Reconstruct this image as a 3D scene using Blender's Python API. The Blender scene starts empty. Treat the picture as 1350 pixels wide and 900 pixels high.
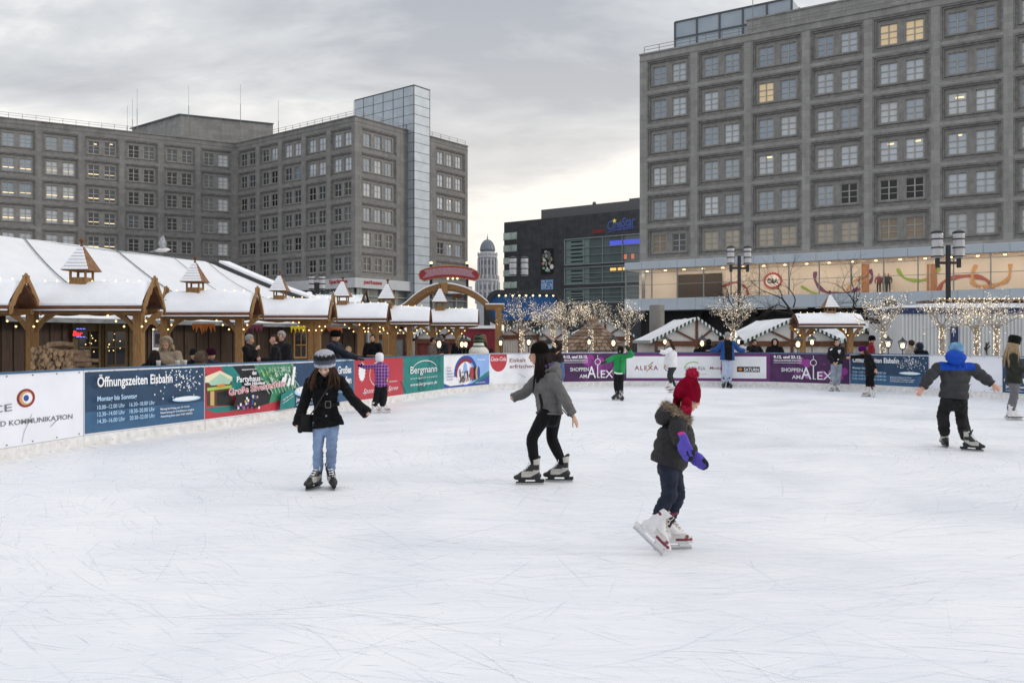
import bpy, math, random, bmesh
from mathutils import Vector, Matrix, noise, Euler
scene = bpy.context.scene
COL = scene.collection
RND = random.Random(7)
PI = math.pi
F, CX, HZ, EYE = 1122.0, 675.0, 448.0, 1.62
def P(px, py, Y):
    """point at distance Y in front of the viewer, for a pixel of the 1350 px photograph"""
    return Vector(((px - CX) / F * Y, Y, EYE - (py - HZ) / F * Y))
def V(*a): return Vector(a)

class MB:
    """collects shapes into one mesh"""
    def __init__(s):
        s.v, s.f, s.m = [], [], []; s.M = Matrix.Identity(4); s.cur = 0
    def add(s, vs, fs, mi=None):
        b = len(s.v); M = s.M
        s.v.extend([tuple(M @ Vector(p)) for p in vs])
        k = s.cur if mi is None else mi
        for f in fs:
            s.f.append(tuple(b + i for i in f)); s.m.append(k)
    def box(s, x0, y0, z0, x1, y1, z1, mi=None):
        s.add([(x0,y0,z0),(x1,y0,z0),(x1,y1,z0),(x0,y1,z0),(x0,y0,z1),(x1,y0,z1),(x1,y1,z1),(x0,y1,z1)],
              [(0,3,2,1),(4,5,6,7),(0,1,5,4),(1,2,6,5),(2,3,7,6),(3,0,4,7)], mi)
    def cbox(s, c, size, rz=0, mi=None, R=None):
        hx, hy, hz = (q / 2 for q in size); M0 = s.M
        s.M = M0 @ Matrix.Translation(c) @ (R.to_4x4() if R is not None else Matrix.Rotation(rz, 4, 'Z'))
        s.box(-hx,-hy,-hz,hx,hy,hz,mi); s.M = M0
    def beam(s, a, b, w, h, mi=None, up=(0,0,1)):
        a, b = Vector(a), Vector(b); d = (b - a); L = d.length; d.normalize()
        u = Vector(up); x = d.cross(u)
        if x.length < 1e-4: x = d.cross(Vector((0,1,0)))
        x.normalize(); u = x.cross(d)
        vs = []
        for p in (a, b):
            for sx, su in ((-1,-1),(1,-1),(1,1),(-1,1)): vs.append(p + x*(sx*w/2) + u*(su*h/2))
        s.add(vs, [(0,1,2,3),(7,6,5,4),(0,4,5,1),(1,5,6,2),(2,6,7,3),(3,7,4,0)], mi)
    def tube(s, pts, rad, n=8, mi=None, cap=True, flat=1.0, up=None, round_end=False):
        pts = [Vector(p) for p in pts]
        if not hasattr(rad, '__len__'): rad = [rad] * len(pts)
        rad = list(rad)
        if round_end:
            d0 = (pts[0] - pts[1]).normalized(); d1 = (pts[-1] - pts[-2]).normalized()
            A = [(pts[0] + d0*rad[0]*q, rad[0]*math.sqrt(max(0, 1-q*q))) for q in (.97,.75,.4)]
            B = [(pts[-1] + d1*rad[-1]*q, rad[-1]*math.sqrt(max(0, 1-q*q))) for q in (.4,.75,.97)]
            pts = [a[0] for a in A] + pts + [b[0] for b in B]; rad = [a[1] for a in A] + rad + [b[1] for b in B]
        vs, fs = [], []; N = len(pts); prev = None
        for i, p in enumerate(pts):
            t = (pts[min(i+1,N-1)] - pts[max(i-1,0)])
            if t.length < 1e-9: t = Vector((0,0,1))
            t.normalize()
            if prev is None:
                x = Vector(up) if up is not None else (Vector((1,0,0)) if abs(t.x) < .8 else Vector((0,1,0)))
            else: x = prev
            x = (x - t * x.dot(t))
            if x.length < 1e-6: x = t.orthogonal()
            x.normalize(); prev = x; y = t.cross(x)
            fl = flat[i] if hasattr(flat, '__len__') else flat
            for k in range(n):
                a = 2*PI*k/n
                vs.append(p + x*(math.cos(a)*rad[i]) + y*(math.sin(a)*rad[i]*fl))
        for i in range(N-1):
            for k in range(n):
                a, b = i*n+k, i*n+(k+1)%n
                fs.append((a, b, b+n, a+n))
        if cap:
            fs.append(tuple(range(n))[::-1]); fs.append(tuple(range((N-1)*n, N*n)))
        s.add(vs, fs, mi)
    def ball(s, c, r, nu=12, nv=8, mi=None, R=None, jit=0, seed=0):
        if not hasattr(r, '__len__'): r = (r, r, r)
        c = Vector(c); vs = [(0,0,r[2])]; rr = random.Random(seed)
        for j in range(1, nv):
            th = PI*j/nv
            for k in range(nu):
                a = 2*PI*k/nu; q = 1 + (rr.uniform(-jit, jit) if jit else 0)
                vs.append((r[0]*math.sin(th)*math.cos(a)*q, r[1]*math.sin(th)*math.sin(a)*q, r[2]*math.cos(th)*q))
        vs.append((0,0,-r[2])); fs = []
        for k in range(nu): fs.append((0, 1+k, 1+(k+1)%nu))
        for j in range(nv-2):
            for k in range(nu):
                a = 1+j*nu+k; b = 1+j*nu+(k+1)%nu
                fs.append((a, a+nu, b+nu, b))
        L = len(vs)-1; b0 = 1+(nv-2)*nu
        for k in range(nu): fs.append((b0+k, L, b0+(k+1)%nu))
        M0 = s.M; s.M = M0 @ Matrix.Translation(c) @ (R.to_4x4() if R is not None else Matrix.Identity(4))
        s.add(vs, fs, mi); s.M = M0
    def lathe(s, prof, n=16, mi=None, c=(0,0,0), cap=True):
        vs, fs = [], []
        for r, z in prof:
            for k in range(n):
                a = 2*PI*k/n; vs.append((c[0]+r*math.cos(a), c[1]+r*math.sin(a), c[2]+z))
        for i in range(len(prof)-1):
            for k in range(n):
                a, b = i*n+k, i*n+(k+1)%n; fs.append((a, b, b+n, a+n))
        if cap: fs.append(tuple(range(n))[::-1]); fs.append(tuple(range((len(prof)-1)*n, len(prof)*n)))
        s.add(vs, fs, mi)
    def prism(s, poly, off, mi=None):
        """poly: 3D points (planar), off: extrusion vector"""
        n = len(poly); o = Vector(off)
        vs = [Vector(p) for p in poly] + [Vector(p) + o for p in poly]
        fs = [tuple(range(n))[::-1], tuple(range(n, 2*n))] + [(i, (i+1)%n, n+(i+1)%n, n+i) for i in range(n)]
        s.add(vs, fs, mi)
    def build(s, name, mats, parent=None, smooth=False):
        me = bpy.data.meshes.new(name); me.from_pydata(s.v, [], s.f)
        return finish(name, me, mats, parent, smooth, s.m)

def finish(name, me, mats, parent=None, smooth=False, mi=None):
    if not isinstance(mats, (list, tuple)): mats = [mats]
    for m in mats: me.materials.append(m)
    if mi is not None and len(mats) > 1:
        me.polygons.foreach_set('material_index', [min(k, len(mats)-1) for k in mi])
    if smooth: me.polygons.foreach_set('use_smooth', [True]*len(me.polygons))
    me.update(); me.validate()
    o = bpy.data.objects.new(name, me); COL.objects.link(o)
    if parent is not None: o.parent = parent; pinv(o)
    return o
def pinv(o):
    p = o.parent; M = Matrix.Identity(4); ch = []
    while p is not None: ch.append(p); p = p.parent
    W = Matrix.Identity(4)
    for q in reversed(ch): W = W @ q.matrix_parent_inverse @ q.matrix_basis
    o.matrix_parent_inverse = W.inverted()
def tag(o, label=None, cat=None, group=None, kind=None):
    if label: o['label'] = label
    if cat: o['category'] = cat
    if group: o['group'] = group
    if kind: o['kind'] = kind
    return o
def empty(name, loc, label, cat, group=None):
    o = bpy.data.objects.new(name, None); COL.objects.link(o); o.location = loc; o.empty_display_size = .1
    return tag(o, label, cat, group)
KIDS = {}
def copy_tree(o, loc=None, rz=None, label=None, group=None, scale=None):
    """a copy of a thing with copies of its parts and sub-parts"""
    kids = {}
    for q in COL.objects:
        if q.parent is not None: kids.setdefault(q.parent.name, []).append(q)
    def rec(a, par):
        c = a.copy(); COL.objects.link(c)
        if par is not None: c.parent = par; c.matrix_parent_inverse = a.matrix_parent_inverse.copy()
        for ch in kids.get(a.name, []): rec(ch, c)
        return c
    r = rec(o, None)
    if loc is not None: r.location = loc
    if rz is not None: r.rotation_euler.z = rz
    if scale is not None: r.scale = (scale,)*3
    if label: r['label'] = label
    if group: r['group'] = group
    return r

# ---------------------------------------------------------------- materials
MATS = {}
def nodes(name):
    m = bpy.data.materials.new(name); m.use_nodes = True; nt = m.node_tree
    b = nt.nodes['Principled BSDF']; return m, nt, b
def mat(name, col, rough=.7, var=.12, scale=6.0, bump=0.0, bscale=30.0, spec=.4, metal=0.0, emit=None, estr=0.0, stretch=None, detail=4, sheen=0.0, ior=None, coat=0.0, col2=None, coord='Object'):
    if name in MATS: return MATS[name]
    m, nt, b = nodes(name); N, L = nt.nodes, nt.links
    b.inputs['Roughness'].default_value = rough; b.inputs['Metallic'].default_value = metal
    b.inputs['Specular IOR Level'].default_value = spec
    if ior: b.inputs['IOR'].default_value = ior
    if coat: b.inputs['Coat Weight'].default_value = coat; b.inputs['Coat Roughness'].default_value = .08
    if sheen: b.inputs['Sheen Weight'].default_value = sheen
    tc = N.new('ShaderNodeTexCoord'); mp = N.new('ShaderNodeMapping'); L.new(tc.outputs[coord], mp.inputs['Vector'])
    if stretch: mp.inputs['Scale'].default_value = stretch
    if var > 0 or col2:
        nz = N.new('ShaderNodeTexNoise'); nz.inputs['Scale'].default_value = scale; nz.inputs['Detail'].default_value = detail
        L.new(mp.outputs['Vector'], nz.inputs['Vector'])
        cr = N.new('ShaderNodeValToRGB'); L.new(nz.outputs['Fac'], cr.inputs['Fac'])
        cr.color_ramp.elements[0].position = .3; cr.color_ramp.elements[1].position = .7
        c0 = [max(0, c*(1-var)) for c in col]; c1 = [min(1, c*(1+var)) for c in col]
        if col2: c0, c1 = col, col2
        cr.color_ramp.elements[0].color = (*c0[:3], 1); cr.color_ramp.elements[1].color = (*c1[:3], 1)
        L.new(cr.outputs['Color'], b.inputs['Base Color'])
    else: b.inputs['Base Color'].default_value = (*col, 1)
    if bump > 0:
        n2 = N.new('ShaderNodeTexNoise'); n2.inputs['Scale'].default_value = bscale; n2.inputs['Detail'].default_value = 5
        L.new(mp.outputs['Vector'], n2.inputs['Vector'])
        bp = N.new('ShaderNodeBump'); bp.inputs['Strength'].default_value = bump; bp.inputs['Distance'].default_value = .02
        L.new(n2.outputs['Fac'], bp.inputs['Height']); L.new(bp.outputs['Normal'], b.inputs['Normal'])
    if emit:
        b.inputs['Emission Color'].default_value = (*emit, 1); b.inputs['Emission Strength'].default_value = estr
    MATS[name] = m; return m
def wave_mat(name, col, rough=.9, dirn='Z', scale=40., bump=.6, var=.1, col2=None, dist=1.0, sheen=.0, sub=3.0):
    """knit / corrugated: wave bump along an axis"""
    m = mat(name, col, rough, var, sub, 0, spec=.06, sheen=sheen, col2=col2); nt = m.node_tree; N, L = nt.nodes, nt.links
    b = N['Principled BSDF']; tc = [n for n in N if n.type == 'TEX_COORD'][0]
    w = N.new('ShaderNodeTexWave'); w.bands_direction = dirn; w.inputs['Scale'].default_value = scale; w.inputs['Distortion'].default_value = dist
    L.new(tc.outputs['Object'], w.inputs['Vector'])
    bp = N.new('ShaderNodeBump'); bp.inputs['Strength'].default_value = bump; bp.inputs['Distance'].default_value = .02
    L.new(w.outputs['Fac'], bp.inputs['Height']); L.new(bp.outputs['Normal'], b.inputs['Normal'])
    return m

M_SNOW = mat('snow', (.84,.86,.9), .85, .035, 3, .35, 14, spec=.2)
M_WHITE = mat('white_board', (.76,.78,.84), .5, .05, 1.6)
M_KICK = mat('kick_plate', (.60,.59,.57), .6, .0, 9, col2=(.80,.80,.80), bump=.15, detail=8)
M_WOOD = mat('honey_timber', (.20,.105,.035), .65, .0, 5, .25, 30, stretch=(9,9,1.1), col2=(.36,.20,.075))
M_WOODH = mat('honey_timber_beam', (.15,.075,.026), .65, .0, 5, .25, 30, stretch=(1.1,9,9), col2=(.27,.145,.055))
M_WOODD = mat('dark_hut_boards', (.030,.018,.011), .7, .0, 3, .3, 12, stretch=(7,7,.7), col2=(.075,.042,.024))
M_BROWN = mat('red_brown_timber', (.13,.05,.024), .6, .3, 5, .1)
M_BLACK = mat('black_metal', (.018,.019,.021), .45, .2, 5, spec=.5)
M_STEEL = mat('steel', (.45,.46,.48), .35, .15, 6, metal=.9)
M_BULB = mat('warm_bulb', (1,.8,.45), .3, 0, emit=(1,.66,.25), estr=2.3)
M_FAIRY = mat('fairy_bulb', (1,.85,.6), .3, 0, emit=(1,.82,.56), estr=1.5)
M_LANT = mat('lantern_flame', (1,.8,.45), .3, 0, emit=(1,.60,.28), estr=4.0)
M_SKIN = mat('skin', (.50,.29,.20), .5, .10, 14, spec=.4)
# ---------------------------------------------------------------- camera, light, sky
cam_d = bpy.data.cameras.new('camera'); cam = bpy.data.objects.new('camera', cam_d); COL.objects.link(cam)
cam.location = (0, 0, EYE); cam.rotation_euler = (PI/2, 0, 0)
cam_d.sensor_width = 36; cam_d.lens = F/1350*36; cam_d.shift_y = -(450-HZ)/1350; cam_d.clip_end = 3000; cam_d.clip_start = .05
scene.camera = cam
SUN_EL, SUN_AZ = math.radians(19), math.radians(97)    # azimuth measured from +Y towards +X
sd = bpy.data.lights.new('sun', 'SUN'); sun = bpy.data.objects.new('sun', sd); COL.objects.link(sun)
sd.energy = .8; sd.angle = math.radians(13); sd.color = (1, .93, .84)
dirv = V(math.sin(SUN_AZ)*math.cos(SUN_EL), math.cos(SUN_AZ)*math.cos(SUN_EL), math.sin(SUN_EL))
sun.rotation_euler = dirv.to_track_quat('Z', 'Y').to_euler()
w = bpy.data.worlds.new('World'); scene.world = w; w.use_nodes = True
nt = w.node_tree; N, L = nt.nodes, nt.links; N.clear()
out = N.new('ShaderNodeOutputWorld'); sky = N.new('ShaderNodeTexSky'); sky.sky_type = 'NISHITA'; sky.sun_disc = False
sky.sun_elevation = SUN_EL; sky.sun_rotation = SUN_AZ; sky.air_density = 1.5; sky.dust_density = 2.5
bg1 = N.new('ShaderNodeBackground'); bg1.inputs['Strength'].default_value = .1; L.new(sky.outputs[0], bg1.inputs['Color'])
tc = N.new('ShaderNodeTexCoord'); sx = N.new('ShaderNodeSeparateXYZ'); L.new(tc.outputs['Generated'], sx.inputs[0])
def math_(op, a, b=None, c=None):
    n = N.new('ShaderNodeMath'); n.operation = op
    for i, q in enumerate((a, b, c)):
        if q is None: continue
        if isinstance(q, (int, float)): n.inputs[i].default_value = q
        else: L.new(q, n.inputs[i])
    return n.outputs[0]
zz = math_('ADD', math_('MAXIMUM', sx.outputs['Z'], 0.0), .27)
u_, v_ = math_('DIVIDE', sx.outputs['X'], zz), math_('DIVIDE', sx.outputs['Y'], zz)
cb = N.new('ShaderNodeCombineXYZ'); L.new(u_, cb.inputs[0]); L.new(v_, cb.inputs[1])
def nz(scale, det, rgh, vec, dist=0.0, off=(0,0,0), sc=(1,1,1)):
    mp = N.new('ShaderNodeMapping'); mp.inputs['Location'].default_value = off; mp.inputs['Scale'].default_value = sc; L.new(vec, mp.inputs['Vector'])
    n = N.new('ShaderNodeTexNoise'); n.inputs['Scale'].default_value = scale; n.inputs['Detail'].default_value = det; n.inputs['Roughness'].default_value = rgh
    n.inputs['Distortion'].default_value = dist; L.new(mp.outputs[0], n.inputs['Vector']); return n.outputs['Fac']
big = nz(1.25, 7, .55, cb.outputs[0], .5, (1.3, 4.1, 0), (.75, 1.25, 1))
fine = nz(3.6, 8, .58, cb.outputs[0], .6, (3.3, .4, 2), (.7, 1.5, 1))
cl = math_('ADD', math_('MULTIPLY', big, .72), math_('MULTIPLY', fine, .28))
cr = N.new('ShaderNodeValToRGB'); L.new(cl, cr.inputs[0]); E = cr.color_ramp.elements
E[0].position = .37; E[0].color = (.44,.465,.515,1); E[1].position = .565; E[1].color = (1.0,.985,.955,1)
e = E.new(.48); e.color = (.66,.68,.71,1)
def mixc(fac, a, b):
    n = N.new('ShaderNodeMix'); n.data_type = 'RGBA'
    for sock, q in ((n.inputs[0], fac), (n.inputs[6], a), (n.inputs[7], b)):
        if isinstance(q, tuple): sock.default_value = q
        elif isinstance(q, (int, float)): sock.default_value = q
        else: L.new(q, sock)
    return n.outputs[2]
# brighter, warm band low down towards the sun side; cool and bright overhead
az = N.new('ShaderNodeVectorMath'); az.operation = 'DOT_PRODUCT'; L.new(tc.outputs['Generated'], az.inputs[0]); az.inputs[1].default_value = (.10, .995, 0)
facing = math_('POWER', math_('MAXIMUM', az.outputs['Value'], 0.0), 3.0)
low = math_('POWER', math_('SUBTRACT', 1.0, math_('MINIMUM', math_('MULTIPLY', math_('MAXIMUM', sx.outputs['Z'], 0.0), 2.3), 1.0)), 1.6)
warm = math_('MULTIPLY', math_('MULTIPLY', facing, low), .92)
c1 = mixc(warm, cr.outputs[0], (1.08, .97, .84, 1))
up = math_('MINIMUM', math_('MULTIPLY', math_('MAXIMUM', math_('SUBTRACT', sx.outputs['Z'], .42), 0.0), 3.0), 1.0)
c2 = mixc(math_('MULTIPLY', up, .8), c1, (1.02, 1.04, 1.09, 1))
bg2 = N.new('ShaderNodeBackground'); bg2.inputs['Strength'].default_value = 1.0; L.new(c2, bg2.inputs['Color'])
mx = N.new('ShaderNodeMixShader'); mx.inputs[0].default_value = .9; L.new(bg1.outputs[0], mx.inputs[1]); L.new(bg2.outputs[0], mx.inputs[2])
L.new(mx.outputs[0], out.inputs[0])
scene.view_settings.view_transform = 'Standard'; scene.view_settings.look = 'None'
scene.view_settings.exposure = .17; scene.view_settings.gamma = 1; scene.view_settings.use_curve_mapping = False
scene.render.engine = 'CYCLES'; cy = scene.cycles
cy.use_denoising = True; cy.max_bounces = 6; cy.diffuse_bounces = 3; cy.glossy_bounces = 3; cy.transmission_bounces = 3; cy.transparent_max_bounces = 12
cy.caustics_reflective = False; cy.caustics_refractive = False; cy.sample_clamp_indirect = 4

# ---------------------------------------------------------------- ground
GZ = -0.5
mb = MB(); mb.add([(-1500,-600,GZ),(1500,-600,GZ),(1500,2400,GZ),(-1500,2400,GZ)], [(0,1,2,3)])
m_pave = mat('plaza_paving', (.10,.10,.10), .8, 0, .25, .2, 4, col2=(.55,.56,.6), detail=8)
tag(mb.build('ground', m_pave), kind='structure')
# rink outline (inner face of the boards), left to right
RP = [(-7.0,7.7),(-6.85,10.2),(-6.38,12.67),(-5.43,15.04),(-4.5,17.45),(-3.69,19.9),(-2.86,22.3),(-1.99,24.8),(-.73,27.2),(1.62,28.9),(3.96,29.6),(6.46,29.6),(8.82,29.1),(10.87,27.4),(12.26,25.0),(13.13,22.8),(13.75,20.4),(14.1,17.8)]
RP = [Vector((x, y, 0)) for x, y in RP]
# timber deck round the rink
mb = MB(); deck = [(-40,-14),(-40,19),(-24,30),(-13,37),(-4,40.5),(8,38.5),(20,34),(26,26),(26,-14)]
mb.prism([(x,y,-.02) for x, y in deck], (0,0,-.48))
tag(mb.build('deck_pavement', mat('trodden_snow', (.42,.42,.44), .85, 0, .7, .3, 8, col2=(.75,.76,.8), detail=8)), kind='structure')
# ice sheet
ice_poly = [(p.x, p.y, 0) for p in RP] + [(14.2,-10,0),(-7,-10,0)]
mi_, nt, b = nodes('rink_ice'); N, L = nt.nodes, nt.links
tcn = N.new('ShaderNodeTexCoord')
def nzm(scale, det, sc, rot=0, dist=0):
    mp = N.new('ShaderNodeMapping'); mp.inputs['Scale'].default_value = sc; mp.inputs['Rotation'].default_value = (0,0,rot); L.new(tcn.outputs['Object'], mp.inputs['Vector'])
    n = N.new('ShaderNodeTexNoise'); n.inputs['Scale'].default_value = scale; n.inputs['Detail'].default_value = det; n.inputs['Roughness'].default_value = .6; n.inputs['Distortion'].default_value = dist
    L.new(mp.outputs[0], n.inputs['Vector']); return n.outputs['Fac']
a1, a2, a3 = nzm(.45, 6, (1,1,1), 0, .8), nzm(5, 6, (.25,2.2,1), .25, .6), nzm(5, 6, (.3,2.2,1), -.5, .6)
mm = math_('ADD', math_('MULTIPLY', a1, .5), math_('MULTIPLY', math_('ADD', a2, a3), .25))
cri = N.new('ShaderNodeValToRGB'); L.new(mm, cri.inputs[0])
cri.color_ramp.elements[0].position = .34; cri.color_ramp.elements[0].color = (.75,.78,.83,1)
cri.color_ramp.elements[1].position = .64; cri.color_ramp.elements[1].color = (.88,.885,.895,1)
L.new(cri.outputs[0], b.inputs['Base Color'])
rr = N.new('ShaderNodeMapRange'); L.new(a1, rr.inputs[0]); rr.inputs[1].default_value = .35; rr.inputs[2].default_value = .65; rr.inputs[3].default_value = .38; rr.inputs[4].default_value = .62; L.new(rr.outputs[0], b.inputs['Roughness'])
b.inputs['Specular IOR Level'].default_value = .25
bp = N.new('ShaderNodeBump'); bp.inputs['Strength'].default_value = .35; bp.inputs['Distance'].default_value = .01
L.new(math_('ADD', a2, a3), bp.inputs['Height']); L.new(bp.outputs[0], b.inputs['Normal'])
mb = MB(); mb.add(ice_poly, [tuple(range(len(ice_poly)))[::-1]])
tag(mb.build('ice', mi_), kind='structure')
# blade marks: thin curved grooves scored all over the ice
def inside(x, y):
    c = False; n = len(ice_poly)
    for i in range(n):
        x1, y1, _ = ice_poly[i]; x2, y2, _ = ice_poly[i-1]
        if (y1 > y) != (y2 > y) and x < (x2-x1)*(y-y1)/(y2-y1)+x1: c = not c
    return c
mb = MB(); r = random.Random(11); cen = V(3.2, 13.0, 0)
for k in range(13500):
    while True:
        y = 2.0 + 26*r.random()**1.9; x = r.uniform(-7, 14)
        if abs(x) < y*.66+.6 and inside(x, y): break
    q = r.random()
    if q < .55:      # along the skating direction round the rink
        t = math.atan2(y-cen.y, x-cen.x) + PI/2 + r.gauss(0, .33)
    elif q < .8: t = r.gauss(.12, .3)
    else: t = r.uniform(0, PI)
    ln = r.choice([.10,.14,.2,.3,.45,.7,1.1])*r.uniform(.6,1.3); cur = r.gauss(.10, .20)
    if r.random() < .05: cur = r.choice([-1,1])*r.uniform(.4,.8)
    if r.random() < .3: ln *= .4
    wd = r.choice([.003,.004,.005,.008]) * (1 + y/14)
    if r.random() < .006: wd *= 2; 
    n = max(3, int(ln/.12)); px, py, a = x, y, t; L1, R1 = [], []
    for i in range(n+1):
        s_ = max(0, math.sin(PI*i/n))**.5*wd/2+.0004; nx, ny = -math.sin(a), math.cos(a)
        L1.append((px+nx*s_, py+ny*s_, .0035)); R1.append((px-nx*s_, py-ny*s_, .0035))
        px += math.cos(a)*ln/n; py += math.sin(a)*ln/n; a += cur*ln/n
    if not inside(px, py): continue
    mb.add(L1+R1, [(i, n+1+i, n+2+i, i+1) for i in range(n)], 0 if r.random() < .6 else 1)
def veil(name, col, al):
    m, nt, b = nodes(name); b.inputs['Base Color'].default_value = (*col,1); b.inputs['Roughness'].default_value = .6
    b.inputs['Specular IOR Level'].default_value = .2; b.inputs['Alpha'].default_value = al; return m
tag(mb.build('skate_marks', [veil('groove', (.55,.61,.71), .19), veil('shaved_ice', (.93,.94,.96), .55)]), kind='stuff')
# loose shaved snow along the foot of the boards
mb = MB(); r = random.Random(3)
for i in range(len(RP)-1):
    a, b_ = RP[i], RP[i+1]; d = (b_-a); n_ = V(d.y, -d.x, 0).normalized()
    k = 7
    for j in range(k):
        p = a + d*(j/k); q = a + d*((j+1)/k)
        if j == 0: w0 = .15 + .06*noise.noise(p*1.7)
        else: w0 = w1
        w1 = .15 + .09*noise.noise(q*1.7); h0, h1 = .028+.015*noise.noise(p*2.3), .028+.015*noise.noise(q*2.3)
        if j == k-1: w1 = .15 + .06*noise.noise(q*1.7)
        mb.add([p-n_*.0+V(0,0,h0), q+V(0,0,h1), q+n_*w1*.5+V(0,0,h1*.45), p+n_*w0*.5+V(0,0,h0*.45), q+n_*w1+V(0,0,-.01), p+n_*w0+V(0,0,-.01)], [(0,3,2,1),(3,5,4,2)])
tag(mb.build('shaved_snow', mat('grubby_snow', (.66,.67,.70), .9, 0, 9, .5, 40, col2=(.84,.85,.88), detail=6), None, True), kind='stuff')
# ---------------------------------------------------------------- rink boards with printed banners
def text_geo(body, font_off=0.0, shear=0.0, spacing=1.0):
    cu = bpy.data.curves.new('lettering', 'FONT'); cu.body = body; cu.offset = font_off; cu.shear = shear; cu.space_character = spacing
    cu.size = 1; cu.resolution_u = 3; cu.fill_mode = 'FRONT'
    ob = bpy.data.objects.new('lettering', cu); COL.objects.link(ob)
    bpy.context.view_layer.update(); dg = bpy.context.evaluated_depsgraph_get()
    me = bpy.data.meshes.new_from_object(ob.evaluated_get(dg))
    vs = [tuple(v.co) for v in me.vertices]; fs = [tuple(p.vertices) for p in me.polygons]
    bpy.data.objects.remove(ob); bpy.data.curves.remove(cu); bpy.data.meshes.remove(me)
    return vs, fs
CAPH = .73
class Sheet:
    """a flat printed surface: origin, unit u, unit v, normal; shapes stack in thin layers"""
    def __init__(s, o, u, v, n, base=.004):
        s.o, s.u, s.v, s.n = Vector(o), Vector(u), Vector(v), Vector(n); s.mb = MB(); s.tx = MB(); s.mats = []; s.lay = base; s.step = .0008
    def mi(s, m):
        if m not in s.mats: s.mats.append(m)
        return s.mats.index(m)
    def pt(s, u, v): return s.o + s.u*u + s.v*v + s.n*s.lay
    def uv(s, px, py):
        d = V((px-CX)/F, 1, -(py-HZ)/F); c = V(0,0,EYE); t = (s.o-c).dot(s.n)/d.dot(s.n); q = c+d*t-s.o
        return q.dot(s.u), q.dot(s.v)
    def poly(s, pts, m, mb=None, px=False):
        if px: pts = [s.uv(*p) for p in pts]
        s.lay += s.step; (mb or s.mb).add([s.pt(*p) for p in pts], [tuple(range(len(pts)))], s.mi(m))
    def rect(s, u0, v0, u1, v1, m): s.poly([(u0,v0),(u1,v0),(u1,v1),(u0,v1)], m)
    def oval(s, u, v, ru, rv, m, n=28, a0=0, a1=2*PI): s.poly([(u+ru*math.cos(a0+(a1-a0)*k/n), v+rv*math.sin(a0+(a1-a0)*k/n)) for k in range(n if a1-a0 > 6.2 else n+1)], m)
    def arc(s, u, v, ru, rv, w, m, a0=0, a1=2*PI, n=40, mb=None, taper=False):
        s.lay += s.step; vs = []
        for k in range(n+1):
            a = a0+(a1-a0)*k/n; ww = w*(.35+.65*math.sin(PI*k/n)) if taper else w
            vs += [s.pt(u+(ru-ww)*math.cos(a), v+(rv-ww)*math.sin(a)), s.pt(u+ru*math.cos(a), v+rv*math.sin(a))]
        (mb or s.mb).add(vs, [(2*k, 2*k+1, 2*k+3, 2*k+2) for k in range(n)], s.mi(m))
    def line(s, pts, w, m, mb=None):
        s.lay += s.step
        for a, b in zip(pts, pts[1:]):
            a, b = Vector((*a,0)), Vector((*b,0)); d = (b-a).normalized(); nn = V(-d.y, d.x, 0)*w/2
            (mb or s.mb).add([s.pt(*(q[:2])) for q in (a-nn, b-nn, b+nn, a+nn)], [(0,1,2,3)], s.mi(m))
    def text(s, body, u0, v0, width, cap, m, bold=0.0, shear=0.0, spacing=1.0, rot=0.0, px=None):
        """px: (x0, y_base, x1, y_base1, cap_px) in photo pixels instead of panel units"""
        if px:
            x0, y0, x1, y1, cp = px; a = s.uv(x0, y0); b_ = s.uv(x1, y1); c_ = s.uv(x0, y0-cp)
            u0, v0 = a; width = math.hypot(b_[0]-a[0], b_[1]-a[1]); cap = c_[1]-a[1]; rot = math.atan2(b_[1]-a[1], b_[0]-a[0])
        s.lay += s.step; vs, fs = text_geo(body, bold, shear, spacing)
        x0 = min(p[0] for p in vs); x1 = max(p[0] for p in vs); kx, ky = width/(x1-x0), cap/CAPH
        c_, s_ = math.cos(rot), math.sin(rot); out = []
        for p in vs:
            x, y = (p[0]-x0)*kx, p[1]*ky; out.append(s.pt(u0+x*c_-y*s_, v0+x*s_+y*c_))
        s.tx.add(out, fs, s.mi(m))
    def finish(s, parent, art='banner_print', txt='lettering'):
        if s.mb.f: s.mb.build(art, s.mats, parent)
        if s.tx.f: s.tx.build(txt, s.mats, parent)

pr = lambda n, c, r=.45, var=.04: mat('print_'+n, c, r, max(var,.07), 2.5, .22, 2.2)
C_NAVY, C_NAVY2 = pr('navy', (.018,.052,.11), var=.2), pr('steel_blue', (.035,.105,.21), var=.15)
C_W, C_PALE = pr('white', (.80,.81,.84)), pr('pale_blue', (.42,.62,.82))
C_RED, C_DRED, C_TEAL, C_TEALD = pr('red', (.46,.035,.055)), pr('dark_red', (.25,.02,.03)), pr('teal', (.012,.20,.185), var=.15), pr('dark_teal', (.006,.12,.11))
C_PURP, C_PURD, C_MAG, C_LIL = pr('aubergine', (.065,.018,.085), var=.35), pr('violet', (.15,.03,.16)), pr('magenta', (.28,.04,.26)), pr('lilac', (.36,.13,.42))
C_GREEN, C_LEAF, C_BLK, C_GREY, C_TAN = pr('green', (.05,.24,.13)), pr('leaf_green', (.34,.52,.10)), pr('black', (.012,.012,.014)), pr('grey', (.16,.16,.18)), pr('tan', (.55,.36,.16))
C_BLUE, C_SKYB, C_ORNG, C_BRN = pr('blue', (.03,.07,.32)), pr('sky_blue', (.26,.44,.78)), pr('orange', (.62,.22,.04)), pr('brown', (.09,.035,.015))
C_MINT, C_CREAM = pr('mint', (.36,.55,.42)), pr('cream', (.75,.66,.48))
ZT, ZB = 1.17, .2
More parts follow.
